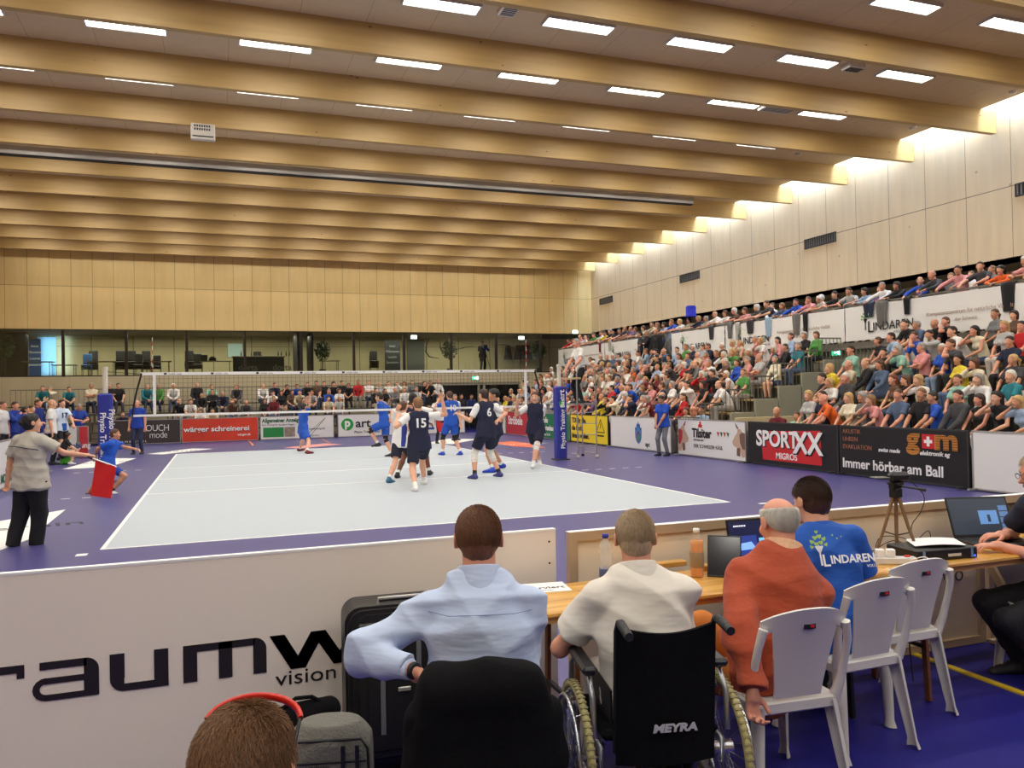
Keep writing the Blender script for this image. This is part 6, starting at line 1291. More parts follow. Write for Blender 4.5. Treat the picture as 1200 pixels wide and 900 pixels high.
# ---------------------------------------------------------------- seated people
def strands(parent, J, m_, n=5000, ln=.025, w_=.0009, flow=(0, -.4, -.8), lift=.5, style='short', seed=1, top=None):
    g = np.random.RandomState(seed); k = J.k; r, f, u = J.hr, J.hf, J.hu; c = J.head+(f*-.014+u*.032)*k; ax = V(.081, .101, .0945)*k
    d = g.randn(n*3, 3); d /= np.linalg.norm(d, axis=1)[:, None]; p = d*ax
    P1 = nrm(V(0, .14, -.155)); off = .022*k; ok = (p @ P1 < off) | ((p[:, 1] < .0) & (p[:, 2] > -.09*k) & (style != 'fringe')); low = p[:, 2] > -.092*k
    if style == 'fringe': ok &= ~((p[:, 2] > .040*k)); ok &= (p[:, 1] < .05*k) & (p @ P1 < .010*k)
    p = p[ok & low][:n]; d = d[ok & low][:n]; n = len(p); nn = d/ax; nn /= np.linalg.norm(nn, axis=1)[:, None]
    fl = V(*flow)+g.randn(n, 3)*.22; fl = fl-nn*(fl*nn).sum(1)[:, None]; fl /= np.linalg.norm(fl, axis=1)[:, None]+1e-6
    L = ln*k*g.uniform(.6, 1.15, n)[:, None]; A = p*1.0; B_ = A+(nn*lift+fl*(1-lift))*L*.5; C_ = B_+(nn*lift*.3+fl)*L*.55
    side = np.cross(nn, fl); side /= np.linalg.norm(side, axis=1)[:, None]+1e-9; ww = w_*g.uniform(.7, 1.3, n)[:, None]
    tri = [side*ww, -side*ww*.5+nn*ww, -side*ww*.5-nn*ww]
    vs = np.stack([A+tri[0], A+tri[1], A+tri[2], B_+tri[0]*.85, B_+tri[1]*.85, B_+tri[2]*.85, C_+tri[0]*.25, C_+tri[1]*.25, C_+tri[2]*.25], 1)
    Rm = np.stack([r, f, u]); vs = vs.reshape(-1, 3) @ Rm+c
    fq = []
    for s in (0, 3):
        for i in range(3): j = (i+1) % 3; fq.append([s+i, s+j, s+3+j, s+3+i])
    F = (np.arange(n)[:, None, None]*9+np.array(fq)[None]).reshape(-1, 4).astype(np.int32); nf = len(F)
    me = bpy.data.meshes.new('hair_strands'); me.vertices.add(len(vs)); me.vertices.foreach_set('co', vs.astype(np.float32).ravel()); me.loops.add(nf*4); me.loops.foreach_set('vertex_index', F.ravel())
    me.polygons.add(nf); me.polygons.foreach_set('loop_start', np.arange(nf, dtype=np.int32)*4); me.polygons.foreach_set('loop_total', np.full(nf, 4, np.int32)); me.materials.append(m_); me.polygons.foreach_set('use_smooth', np.ones(nf, bool)); me.update(calc_edges=True)
    for c_ in parent.children:
        if c_.name.split('.')[0] == 'hair': c_.data.materials.clear(); c_.data.materials.append(m_)
    return prop(link('hair_strands', me, parent), kind='stuff')
def collar(o, J, m_, w1=.078, w2=.072, h=.035):
    h += .035; w1 += .020; w2 += .008
    B = Body(.006); B.cone(J.neck-J.uu*.02+J.uf*.004, J.neck+J.uu*h+J.uf*.012, w1, w2, .01, 0, cut=1, cuta=1); link('collar', B.mesh('collar', [m_]), o)
def seated(label, root, rz, H=1.8, z=.45, lean=.1, bend=.05, side=0, twist=0, hyaw=0, hpitch=0, hroll=0, lhw=None, rhw=None, lp=(-1, 0, -.4), rp=(1, 0, -.4), lf=(-.16, .42, .085), rf=(.16, .42, .085), skin=SKIN[0], top=None, sleeve='long', bottom=dk, legs='long', hairc='brown', style='short', shoe=shoeb, curl=.6, name='person', noise=None, loose=.012, fat=0, lk=(0, 1, .3), rk=(0, 1, .3), pel=(0, 0), vox=.0072, hdl=None, hdr=None, topname='shirt', pyaw=0, shrug=0):
    f = loc_fn(root, rz); J = Pose(H=H, pelvis=(pel[0], pel[1], z+.11), lean=lean, bend=bend, side=side, twist=twist, hyaw=hyaw, hpitch=hpitch, hroll=hroll, lh=f(lhw) if lhw is not None else (-.16, .34, .66), rh=f(rhw) if rhw is not None else (.16, .34, .66), lp=lp, rp=rp, lf=lf, rf=rf, lk=lk, rk=rk, curl=curl, fat=fat, hdl=None if hdl is None else V(*f(V(*hdl)+V(*root))), hdr=None if hdr is None else V(*f(V(*hdr)+V(*root))), pyaw=pyaw, shrug=shrug)
    o = figure(name, label, root, rz, J, skin, top, sleeve, bottom, legs, hairc, style, vox, False, shoe, fine=True, noise=noise or folds(.006, 20, 9, (.5, .5, 1.3)), pnoise=folds(.005, 20, 5), hem=.05, loose=loose, hairn=folds(.003, 80, 7), topname=topname)
    return o, J
# A: man in pale blue shirt
shirtA = mat('shirt_pale_blue', (188, 204, 232), .75, bump=.6, bscale=5.5, noise=.02, stretch=(.5, .5, 1.8), bdist=.035)
oA, JA = seated('man in pale blue shirt with cropped brown hair at the table end', V(2.29, -7.93, 0), -.28, 1.77, .40, lean=.10, bend=.10, hpitch=.05, lhw=PX(482, 785, 2.86), lp=(-1, .6, -.2), rhw=V(2.42, -7.58, .62), rp=(.15, -.3, -1), skin=SKIN[2], top=shirtA, bottom=fab((36, 40, 60)), hairc='brown', style='crop', fat=.12, loose=.022, noise=folds(.013, 17, 21, (.35, .35, 1.5)), hdl=(.5, .15, -.5), shrug=-.03)
collar(oA, JA, shirtA, .080, .074, .04); strands(oA, JA, mat('hair_auburn', (116, 74, 46), .6, noise=.6, nscale=140, stretch=(1, 1, .2)), 14000, .022, .0010, (0, -.3, -1), .62, seed=3)
B = Body(.006); B.cone(JA.wl-nrm(JA.wl-JA.el)*.045, JA.wl-nrm(JA.wl-JA.el)*.002, .040, .037, .004, 0, cut=1, cuta=1); link('cuff', B.mesh('cuff', [shirtA]), oA); B = Body(.005); B.cone(JA.wl+nrm(JA.wl-JA.el)*.004, JA.wl+nrm(JA.wl-JA.el)*.022, .031, .031, .002, 0, cut=1, cuta=1); link('bracelet', B.mesh('bracelet', [black]), oA)
m = MB(); yk = JA.neck-JA.uu*.10; m.tube([yk-JA.ur*.205-JA.uf*.06+JA.uu*.02, yk-JA.ur*.12-JA.uf*.128, yk-JA.uf*.146, yk+JA.ur*.12-JA.uf*.128, yk+JA.ur*.2-JA.uf*.06+JA.uu*.01], .0018, 5); m.build('yoke_seam', mat('seam_blue', (150, 168, 205), .8), oA)
# jacket over his chair
t = empty('draped_jacket', (2.27, -7.95, 0), -.25, 'black jacket draped over the back of the nearest chair', 'jacket')
B = Body(.0085); B.cone((0, -.285, .12), (0, -.285, .60), .262, .235, .04, 0, flat=((1, 0, 0), .36), cuta=1); B.cone((-.12, -.300, .80), (.12, -.300, .80), .098, .098, .06, 0); B.cone((-.17, -.285, .68), (.17, -.285, .68), .088, .088, .08, 0); B.cone((-.19, -.285, .55), (.19, -.285, .55), .085, .085, .08, 0); B.noise = folds(.012, 16, 33, (1.6, .6, .12))
link('cloth', B.mesh('cloth', [blackmat]), t)
for sx in (-1, 1):
    B = Body(.0085); B.cone((sx*.195, -.28, .70), (sx*.245, -.29, .18), .075, .055, .02, 0, cut=1); B.noise = folds(.008, 20, 34+sx, (1.2, .6, .4)); link('sleeve', B.mesh('sleeve', [blackmat]), t)
# B: wheelchair and its user
shirtB = mat('polo_offwhite', (226, 220, 208), .8, bump=.55, bscale=5, noise=.02, stretch=(.5, .5, 1.6), bdist=.03)
WR = V(3.03, -7.85, 0); WZ = -.22
oB, JB = seated('man in off-white polo seated in the wheelchair', WR, WZ, 1.70, .36, lean=.16, bend=.06, hpitch=.04, hyaw=-.12, lhw=PX(696, 716, 3.62), lp=(-1.2, -.8, -.8), rhw=V(3.22, -7.45, .80), rp=(.3, -.3, -1), skin=SKIN[2], top=shirtB, sleeve='short', bottom=fab((170, 166, 160)), hairc='grey', style='crop', fat=.10, loose=.022, noise=folds(.012, 16, 41, (.35, .35, 1.5)), curl=.35, hdl=(-.35, .75, .0), shrug=-.03)
collar(oB, JB, shirtB, .082, .074, .035); strands(oB, JB, mat('hair_greyblond', (180, 156, 124), .6, noise=.5, nscale=140, stretch=(1, 1, .2)), 14000, .018, .0010, (0, -.3, -1), .62, seed=5)
t = empty('wheelchair', (WR[0], WR[1], 0), WZ, 'black wheelchair with silver rims and grey treaded tyres', 'wheelchair')
tyre = mat('tyre_tan', (168, 158, 104), .7, noise=.15, nscale=12); chrome = mat('rim_chrome', (196, 196, 200), .22, .9); frm = mat('frame_silver', (168, 168, 172), .3, .85)
for sx in (-1, 1):
    wx = sx*.305; cz = .305; wl = empty('wheel', (wx, -.04, cz)); wl.parent = t
    circ = lambda r, x=0, n=48: [(x, r*math.cos(2*PI*i/n), r*math.sin(2*PI*i/n)) for i in range(n)]
    MB().tube(circ(.288), .0165, 8, closed=True).build('tyre', tyre, wl); m = MB()
    for i in range(72): a = 2*PI*i/72; m.cbox((0, 0, 0), (.030, .009, .006), T=Matrix.Rotation(a, 4, 'X') @ Matrix.Translation((0, 0, .3025)))
    m.build('tread', mat('tread_dark', (138, 130, 90), .8), wl)
    MB().tube(circ(.268), .009, 6, closed=True).build('rim', chrome, wl); MB().tube(circ(.248, sx*.035), .0085, 8, closed=True).build('hand_rim', chrome, wl)
    m = MB()
    for i in range(28): a = 2*PI*i/28; b = a+(.35 if i % 2 else -.35); m.tube([(sx*(.018 if i % 4 < 2 else -.018), .026*math.cos(b), .026*math.sin(b)), (0, .262*math.cos(a), .262*math.sin(a))], .0012, 4)
    m.build('spokes', chrome, wl); MB().cyl((-.035, 0, 0), (.045*sx if sx > 0 else -.045, 0, 0), .03, 14).build('hub', chrome, wl)
    m = MB()
    for i in range(6): a = 2*PI*i/6; m.tube([(sx*.035, .248*math.cos(a), .248*math.sin(a)), (0, .266*math.cos(a), .266*math.sin(a))], .004, 5)
    m.build('rim_tab', chrome, wl)
    MB().tube([(sx*.245, .30, .12), (sx*.245, .30, .40), (sx*.245, .20, .43), (sx*.245, -.20, .41), (sx*.245, -.22, .22), (sx*.245, .25, .22)], .013, 8).build('side_frame', frm, t)
    MB().tube([(sx*.19, -.22, .40), (sx*.19, -.245, .64), (sx*.19, -.27, .88), (sx*.19, -.30, .92), (sx*.19, -.36, .925)], .012, 8).build('back_post', black, t)
    MB().tube([(sx*.19, -.33, .925), (sx*.19, -.45, .91)], [.018, .017], 10).build('push_handle', mat('grip_rubber', (30, 30, 32), .6, bump=.5, bscale=60), t)
    MB().tube([(sx*.27, -.20, .45), (sx*.27, -.19, .60), (sx*.27, -.12, .67), (sx*.27, .12, .67), (sx*.27, .2, .62), (sx*.27, .24, .46)], .012, 8).build('arm_tube', frm, t); MB().box((sx*.27-.03, -.16, .675), (sx*.27+.03, .15, .71), bev=.012).build('arm_pad', black, t)
    MB().box((sx*.19-.004, -.17, .44), (sx*.19+.004, .2, .62), bev=.003).build('side_guard', black, t)
    cw = MB().tube([(sx*.235, .36+.085*math.cos(2*PI*i/20), .09+.085*math.sin(2*PI*i/20)) for i in range(20)], .012, 6, closed=True).cyl((sx*.235-.02, .36, .09), (sx*.235+.02, .36, .09), .055, 14).build('caster', mat('caster_grey', (60, 58, 60), .5), t)
    MB().tube([(sx*.235, .30, .22), (sx*.235, .33, .19), (sx*.235, .36, .09)], .014, 6).build('caster_fork', frm, t); MB().tube([(sx*.18, .30, .40), (sx*.17, .5, .22), (sx*.17, .56, .12)], .011, 6).build('footrest_tube', frm, t); MB().box((sx*.13-.07, .5, .10), (sx*.13+.07, .64, .12), bev=.005).build('footplate', black, t)
MB().box((-.235, -.2, .43), (.235, .22, .47), bev=.015).build('seat_cushion', blackmat, t)
bk_ = MB().sheet(lambda u, v: ((u-.5)*.39, -.235-.05*v-.035*math.sin(PI*u)*(1-.5*v), .36+.54*v-.03*math.sin(PI*u)*v), 16, 14, .014).build('backrest', blackmat, t)
text('MEYRA', .042, mat('print_silver', (200, 200, 204), .4), bk_, (.02, -.305, .50), (PI/2+.05, 0, 0), .001, .002, 'CENTER', 1.3, .15)
MB().tube([(-.24, .22, .40), (.24, -.18, .12)], .012, 8).build('cross_brace', black, t); MB().tube([(.24, .22, .40), (-.24, -.18, .12)], .012, 8).build('cross_brace', black, t)
MB().tube([(-.305, -.04, .305), (-.2, -.04, .305)], .014, 8).build('axle', frm, t); MB().tube([(.305, -.04, .305), (.2, -.04, .305)], .014, 8).build('axle', frm, t)
MB().bar((-.05, .2, .12), (.14, -.22, .05), .035, .02).build('brake_bar', mat('bar_yellow', (180, 160, 30), .5), t)
# C: man in rust sweater
swt = mat('sweater_rust', (168, 72, 44), .95, bump=.7, bscale=7, noise=.07, nscale=10, sheen=.1, stretch=(.8, .8, 1.4), bdist=.03)
oC, JC = seated('bald man with white fringe in rust red sweater and orange trousers', V(3.72, -7.75, 0), .15, 1.72, .37, lean=.12, side=.28, bend=.16, twist=-.42, hyaw=.25, hroll=.05, hpitch=.10, lhw=PX(884, 826, 3.30), lp=(-.8, -.3, -.2), rhw=V(3.98, -7.25, .80), rp=(1, 0, -.8), skin=SKIN[2], top=swt, bottom=mat('trousers_orange', (198, 118, 48), .85, bump=.3, bscale=14, noise=.08), hairc='white', style='none', fat=.20, loose=.028, noise=folds(.012, 15, 51, (.5, .5, 1.2)), hdl=(-.05, .0, -1), curl=.8, lf=(-.26, .34, .09), rf=(-.22, .55, .34), lk=(-.8, 1, .2), rk=(-.5, .6, 1), pel=(0, .0), topname='sweater', shrug=-.08)
strands(oC, JC, HAIR['white'], 10000, .022, .0009, (0, -.3, -1), .5, 'fringe', 7)
chk = mat('collar_check', (222, 176, 140), .8, noise=.25, nscale=60); collar(oC, JC, chk, .086, .078, .045)
B = Body(.007); B.cone(JC.wl-nrm(JC.wl-JC.el)*.055, JC.wl-nrm(JC.wl-JC.el)*.0, .043, .041, .004, 0, cut=1, cuta=1); link('cuff', B.mesh('cuff', [swt]), oC)
# D: man in blue club shirt
clb = mat('shirt_club_blue', (24, 84, 176), .8, bump=.6, bscale=7, noise=.04, stretch=(.5, .5, 1.6), bdist=.025)
oD, JD = seated('young man in blue club shirt with a tree print on the back', V(4.36, -7.45, 0), -.18, 1.74, .38, lean=.22, bend=.10, side=.0, hyaw=.25, hpitch=.05, lhw=PX(903, 668, 4.32), lp=(-1, -.4, -.8), rhw=V(4.66, -7.12, .80), rp=(.4, -.4, -1), skin=SKIN[0], top=clb, sleeve='short', bottom=fab((34, 36, 46)), hairc='brown', style='short', loose=.02, noise=folds(.009, 18, 61, (.4, .4, 1.4)), hdl=(-.6, .8, -.1), curl=.5)
strands(oD, JD, mat('hair_deepbrown', (66, 42, 28), .5, noise=.6, nscale=120, stretch=(1, 1, .2)), 14000, .032, .0011, (.4, -.5, -.5), .45, seed=9)
collar(oD, JD, clb, .078, .07, .012)
d_ = nrm(JD.wl-JD.el); B = Body(.005); B.cone(JD.wl-d_*.03, JD.wl-d_*.012, .034, .033, .002, 0, cut=1, cuta=1); link('watch', B.mesh('watch', [mat('watch_navy', (30, 40, 90), .4)]), oD)
bkf = empty('back_print', (0, 0, 0)); bkf.parent = oD
cc = JD.chest-JD.uf*(.150)+JD.uu*.055; zax = -JD.uf; xax = JD.ur; yax = JD.uu
bkf.matrix_local = Matrix([(xax[i], JD.uf[i], JD.uu[i], cc[i]) for i in range(3)]+[(0, 0, 0, 1)])
lindaren_tree(bkf, -.105, .035, .115, w3, mat('print_lime', (170, 206, 90), .6), -.006); text('L', .085, w3, bkf, (-.10, -.006, -.062), RT, .001, .001); text('INDAREN', .058, w3, bkf, (-.055, -.006, -.05), RT, .001, .0012); text('VOLLEY', .02, w3, bkf, (.14, -.006, -.078), RT, .0006)
# F: man in dark shirt at the right edge
nv = fab((30, 34, 56))
oF, JF = seated('grey-haired man with glasses and dark clothes at the right edge', V(6.18, -7.39, 0), 1.20, 1.77, .43, lean=.16, bend=.1, hyaw=-.0, hpitch=.12, lhw=PX(1172, 640, 4.85), rhw=PX(1178, 627, 5.05), lp=(-.6, -.5, -1), rp=(1, 0, -1), skin=SKIN[2], top=nv, sleeve='short', bottom=fab((28, 28, 34)), hairc='grey', style='short', loose=.02, hdl=(-.9, .35, .05), hdr=(-.9, .3, 0), curl=.3, lf=(-.10, .12, .085), rf=(.14, .2, .085))
strands(oF, JF, mat('hair_greyblond', (176, 150, 118), .6), 7000, .03, .0011, (0, -.6, -.6), .4, seed=11)
W_ = lambda J, x, y, z: J.head+(J.hr*x+J.hf*y+J.hu*z)*J.k
gl_ = link('glasses', bpy.data.meshes.new('glasses_anchor'), oF); m = MB()
for sx in (-1, 1): m.tube([W_(JF, sx*.032+.022*math.cos(a*PI/8), .103, .008+.017*math.sin(a*PI/8)) for a in range(16)], .0018, 5, closed=True).tube([W_(JF, sx*.055, .10, .014), W_(JF, sx*.078, .03, .012), W_(JF, sx*.082, -.02, .0)], .0018, 5)
m.tube([W_(JF, -.01, .104, .012), W_(JF, .01, .104, .012)], .0018, 5); gl_.data = m.mesh('glasses', [black])
m = MB(); e_ = JF.hl+(JF.kl-JF.hl)*.55; nn_ = nrm(np.cross(JF.kl-JF.hl, V(0, 0, 1))); nn_ = nn_ if nn_[0] < 0 else -nn_
dd_ = nrm(JF.kl-JF.hl)
for i in range(3): c_ = e_+nn_*.088+V(0, 0, .02-.014*i); m.tube([c_-dd_*.022, c_-V(0, 0, -.006), c_+dd_*.022], .0035, 4)
m.build('leg_print', w3, oF)
# G: head with sunglasses, nearest
oG, JG = seated('person with short brown hair wearing red sunglasses on the head', V(1.385, -9.335, 0), -.35, 1.70, .30, lean=.06, bend=.05, hpitch=.12, skin=SKIN[0], top=fab((60, 62, 70)), sleeve='short', bottom=jeans, hairc='brown', style='short', vox=.008)
strands(oG, JG, mat('hair_warmbrown', (122, 84, 50), .5, noise=.6, nscale=160, stretch=(1, .2, 1)), 20000, .042, .0010, (.2, -.45, -.9), .35, seed=13)
t = empty('sunglasses', V(*oG.location), -.35, 'red rimmed sunglasses pushed up on the nearest head', 'sunglasses')
m = MB(); arc = [W_(JG, .092*math.sin(a), .035+.045*math.cos(a), .088+.040*math.cos(a)) for a in np.linspace(-1.45, 1.45, 17)]; m.tube(arc, .0055, 8, flat=1.6); m.build('rim', mat('glasses_red', (206, 40, 28), .3), t)
for sx in (-1, 1): MB().tube([W_(JG, sx*.091, .04, .094), W_(JG, sx*.092, .01, .07), W_(JG, sx*.090, -.02, .02), W_(JG, sx*.084, -.04, -.01)], .0035, 6).build('temple', black, t)
# ---------------------------------------------------------------- luggage
t = empty('suitcase', (2.17, -6.92, 0), -.06, 'large black hard-shell suitcase standing against the front board', 'suitcase')
sc_ = mat('shell_black', (34, 33, 32), .38, bump=.15, bscale=30)
def rrect(hw, z0, z1, r, n=7):
    return [(cx+r*math.cos(a0+PI/2*i/n), cz+r*math.sin(a0+PI/2*i/n)) for cx, cz, a0 in ((hw-r, z1-r, 0), (-hw+r, z1-r, PI/2), (-hw+r, z0+r, PI), (hw-r, z0+r, 3*PI/2)) for i in range(n+1)]
TX = Matrix.Rotation(PI/2, 4, 'X')
m = MB()
for (g0, y0, y1) in ((.0, -.105, .105), (.012, -.13, .13), (.03, -.148, .148), (.055, -.155, .155)): m.prism(rrect(.25-g0, .05+g0, .80-g0, .075), y0, y1, T=TX, sm=True)
m.build('shell', sc_, t)
m = MB().box((-.195, -.165, .10), (.195, -.145, .735), bev=.02); m.build('front_panel', sc_, t); m = MB().box((-.155, -.172, .14), (.155, -.16, .69), bev=.015); m.build('inner_panel', sc_, t)
for x in (-.085, .085): MB().box((x-.011, -.178, .22), (x+.011, -.17, .66)).build('strap', mat('strap_grey', (112, 114, 120), .6), t)
MB().box((-.015, -.18, .41), (.045, -.17, .43), bev=.003).build('tag', mat('tag_silver', (190, 186, 176), .4, .5), t); MB().box((-.08, -.03, .80), (.12, .01, .812), bev=.004).build('top_plate', black, t)
MB().tube([(-.09, -.09, .805), (-.09, -.09, .83), (.11, -.09, .83), (.11, -.09, .805)], .008, 8).build('handle', mat('handle_silver', (190, 188, 182), .35, .6), t)
for x in (-.2, .2):
    for y in (-.1, .1): MB().cyl((x-.012, y, .028), (x+.012, y, .028), .027, 12).box((x-.015, y-.02, .03), (x+.015, y+.02, .06)).build('wheel', black, t)
p = PX(388, 880, 3.25); t = empty('carry_bag', (p[0], p[1], 0), -.25, 'grey fabric shoulder bag with a red printed label', 'bag')
gb = mat('bag_grey', (112, 110, 102), .9, bump=.6, bscale=80, noise=.12, nscale=30)
B = Body(.009); B.ell((0, 0, .25), (.215, .14, .28), None, .01, 0, planes=[((0, 0, -1), .245), ((1, 0, 0), .165), ((-1, 0, 0), .165), ((0, 0, 1), .235), ((0, -1, 0), .11), ((0, 1, 0), .11)]); link('body', B.mesh('body', [gb]), t)
MB().tube([(-.15, -.112, .36), (.15, -.112, .36)], .005, 6).tube([(-.15, -.10, .44), (.13, -.10, .44), (.155, -.10, .40), (.165, -.09, .1)], .006, 6).build('zip', black, t)
for x in (.06, .115): MB().box((x-.008, -.118, .01), (x+.008, -.108, .42)).build('strap', black, t)
MB().box((-.09, -.1165, .255), (.0, -.1115, .285)).build('label', redp, t); text('SPORTXX', .022, w3, t, (-.085, -.1172, .263), RT, .0006, .001); text('Lindaren', .026, txt_dark, t, (-.085, -.1135, .335), RT, .0006); text('VOLLEY AMRISWIL', .012, txt_dark, t, (-.085, -.1135, .318), RT, .0006)
p = PX(355, 838, 3.6); t = empty('black_bag', (p[0], p[1], 0), -.1, 'soft black bag standing behind the grey shoulder bag', 'bag')
B = Body(.009); B.ell((0, 0, .18), (.19, .10, .22), None, .02, 0, planes=[((0, 0, -1), .175)]); B.cone((-.1, 0, .36), (.12, .0, .38), .05, .045, .05, 0); B.noise = folds(.012, 14, 71); link('body', B.mesh('body', [blackmat]), t); MB().tube([(-.09, -.02, .41), (-.03, -.02, .45), (.04, -.02, .45), (.1, -.02, .41)], .009, 6).build('handle', blackmat, t)
# ---------------------------------------------------------------- things on the tables
def on(u, v, dz=0): p = atZ(TZ, u, v); p[2] = TZ+.001+dz; return p
def bottle(u, v, label, liquid, capc, lab, fill, s=1., wob=True):
    p = on(u, v); p[1] = max(min(p[1], -6.94), -7.33); t = empty('bottle', p, .4, label, 'bottle'); gm = mat('bottle_plastic_amber', (226, 232, 232), .08, alpha=.16, spec=.6) if fill else mat('bottle_plastic', (222, 226, 222), .08, alpha=.38, spec=.6)
    prof = [(.0, 0), (.028, .0), (.033, .008), (.033, .07), (.030, .085), (.034, .11), (.034, .13), (.028, .15), (.034, .168), (.030, .19), (.014, .215), (.013, .228)] if wob else [(.0, 0), (.030, 0), (.034, .01), (.034, .165), (.030, .185), (.016, .205), (.015, .222)]
    MB().lathe([(r*s, z*s) for r, z in prof], (0, 0, 0), 24).build('body', gm, t); MB().lathe([(0, .222*s), (.0165*s, .222*s), (.0165*s, .242*s), (0, .243*s)], (0, 0, 0), 18).build('cap', mat('cap_%d' % capc[2], capc, .4), t)
    if fill: pr = [(r*s*.93, max(z*s, .003)) for r, z in prof if z < fill]; MB().lathe(pr+[(0, pr[-1][1])], (0, 0, 0), 24).build('drink', mat('drink_amber', liquid, .12), t)
    MB().lathe([(.0338*s, .015*s), (.0345*s, .016*s), (.0345*s, .068*s), (.0338*s, .069*s)] if wob else [(.0345*s, .05*s), (.0355*s, .052*s), (.0355*s, .125*s), (.0345*s, .127*s)], (0, 0, 0), 24).build('label', mat('label_%d' % lab[0], lab, .5), t); return t
t = bottle(694, 674, 'clear water bottle with blue cap on the table beside the polo man', (200, 220, 230), (30, 40, 150), (70, 84, 130), 0, 1.05)
for a_, s in ((-.35, 'el'), (0., 'mer')): pass
text('elmer', .026, w3, t, (-.026, -.0375, .032), (PI/2, 0, -.3), .0008, .001)
bottle(817, 676, 'amber drink bottle with white cap beside the tablet', (222, 140, 24), (236, 236, 235), (150, 130, 100), .19, 1.08, False)
def laptop(p, rz, w_, d_, label, ang, scr):
    t = empty('laptop', p, rz, label, 'laptop'); MB().box((-w_/2, -d_, 0), (w_/2, 0, .018), bev=.005).build('base', black, t); m = MB()
    for r_ in range(5):
        for c_ in range(13): m.box((-w_/2+.03+c_*(w_-.06)/13, -.035-r_*.018-.013, .018), (-w_/2+.03+c_*(w_-.06)/13+(w_-.06)/13-.004, -.035-r_*.018, .0205))
    m.build('keyboard', mat('keys_dark', (48, 48, 52), .5), t); MB().box((-.05, -d_+.02, .018), (.05, -d_+.075, .0188)).build('touchpad', mat('pad_grey', (90, 90, 94), .4), t)
    lid = empty('lid', (0, .0, .014)); lid.parent = t; lid.rotation_euler = (-ang, 0, 0); h = d_*.98
    MB().box((-w_/2, 0, 0), (w_/2, .009, h), bev=.003).build('shell', black, lid); scr(lid, w_-.024, h-.035); return t
def sbox(lid, x0, x1, z0, z1, c, e, y=-.0015, nm='screen_image'): MB().box((x0, y-.0004, z0), (x1, y, z1)).build(nm, mat('scr_%d_%d_%d' % c, c, .3, emit=e), lid)
def scr1(lid, w_, h):
    z0 = .022; x0 = -w_/2; sbox(lid, x0, -x0, z0, z0+h, (30, 34, 66), .6, -.0005)
    sbox(lid, x0+.02, x0+.46*w_, z0+.12*h, z0+.62*h, (44, 60, 130), .9); MB().add([(x0+.05, -.0026, z0+.25*h), (x0+.44*w_, -.0026, z0+.27*h), (x0+.36*w_, -.0026, z0+.46*h), (x0+.10*w_, -.0026, z0+.42*h)], [(0, 1, 2, 3)]).build('screen_court', mat('scr_court', (120, 160, 225), .3, emit=1.1), lid)
    sbox(lid, x0+.5*w_, x0+.78*w_, z0+.05*h, z0+.40*h, (80, 150, 220), 1.1); sbox(lid, x0+.5*w_, x0+.78*w_, z0+.44*h, z0+.54*h, (110, 180, 235), 1.1); sbox(lid, x0+.82*w_, x0+.98*w_, z0+.1*h, z0+.75*h, (70, 140, 215), 1.1); sbox(lid, x0+.6*w_, x0+.76*w_, z0+.62*h, z0+.78*h, (60, 120, 200), 1.)
    m = MB()
    for i in range(7): m.box((x0+.03+i*.012, -.0024, z0+.86*h), (x0+.037+i*.012, -.002, z0+.9*h))
    for i in range(4): m.box((x0+.84*w_, -.0024, z0+(.2+.14*i)*h), (x0+.97*w_, -.002, z0+(.21+.14*i)*h))
    m.build('screen_marks', mat('scr_white', (230, 235, 245), .3, emit=1), lid)
def scr2(lid, w_, h):
    z0 = .022; x0 = -w_/2; sbox(lid, x0, -x0, z0, z0+h, (52, 60, 72), .55, -.0005); sbox(lid, x0+.48*w_, x0+.80*w_, z0+.28*h, z0+.66*h, (90, 130, 180), .8)
    for i in range(4): sbox(lid, x0+.84*w_, x0+.99*w_, z0+(.14+.17*i)*h, z0+(.28+.17*i)*h, (84, 116, 160), .7)
    m = MB(); m.box((x0+.62*w_, -.0024, z0+.34*h), (x0+.67*w_, -.002, z0+.54*h)); m.build('screen_figure', mat('scr_dark', (50, 60, 80), .3, emit=.4), lid)
a = atZ(TZ+.02, 861, 656); laptop((a[0]+.11, -6.95, TZ+.001), -.05, .40, .26, 'open black laptop showing a blue court image on the pine table', .22, scr1)
laptop((6.08, -6.93, TZ+.001), -.30, .42, .28, 'open black laptop with grey screen in front of the edge man', .38, scr2)
p = on(863, 672); t = empty('tablet', (3.93, -7.12, TZ+.001), -.65, 'dark tablet leaning on a red folded cover', 'tablet'); c_ = Matrix.Rotation(-.50, 4, 'X')
MB().box((-.09, -.004, 0), (.09, .004, .235), bev=.003, T=c_).build('slab', black, t); MB().box((-.083, -.0055, .01), (.083, -.0042, .225), T=c_).build('glass', mat('tablet_glass', (24, 24, 28), .12), t)
MB().add([(-.09, .0, .0), (.09, 0, 0), (.09, .13, 0), (-.09, .13, 0), (-.09, .07, .13), (.09, .07, .13)], [(0, 3, 2, 1), (0, 1, 5, 4), (2, 3, 4, 5), (0, 4, 3), (1, 2, 5)]).build('cover', mat('cover_red', (130, 34, 30), .6), t)
t = empty('paper_sheet', on(634, 689), -.15, 'white printed paper sheet on the table beside the blue shirt man', 'paper'); MB().box((-.14, -.10, 0), (.14, .10, .0012)).build('sheet', w3, t); text('reserviert', .062, txt_dark, t, (-.125, -.03, .0014), (0, 0, 0), .0003, .001); text('VIP Herren', .022, txt_dark, t, (-.05, -.07, .0014), (0, 0, 0), .0003)
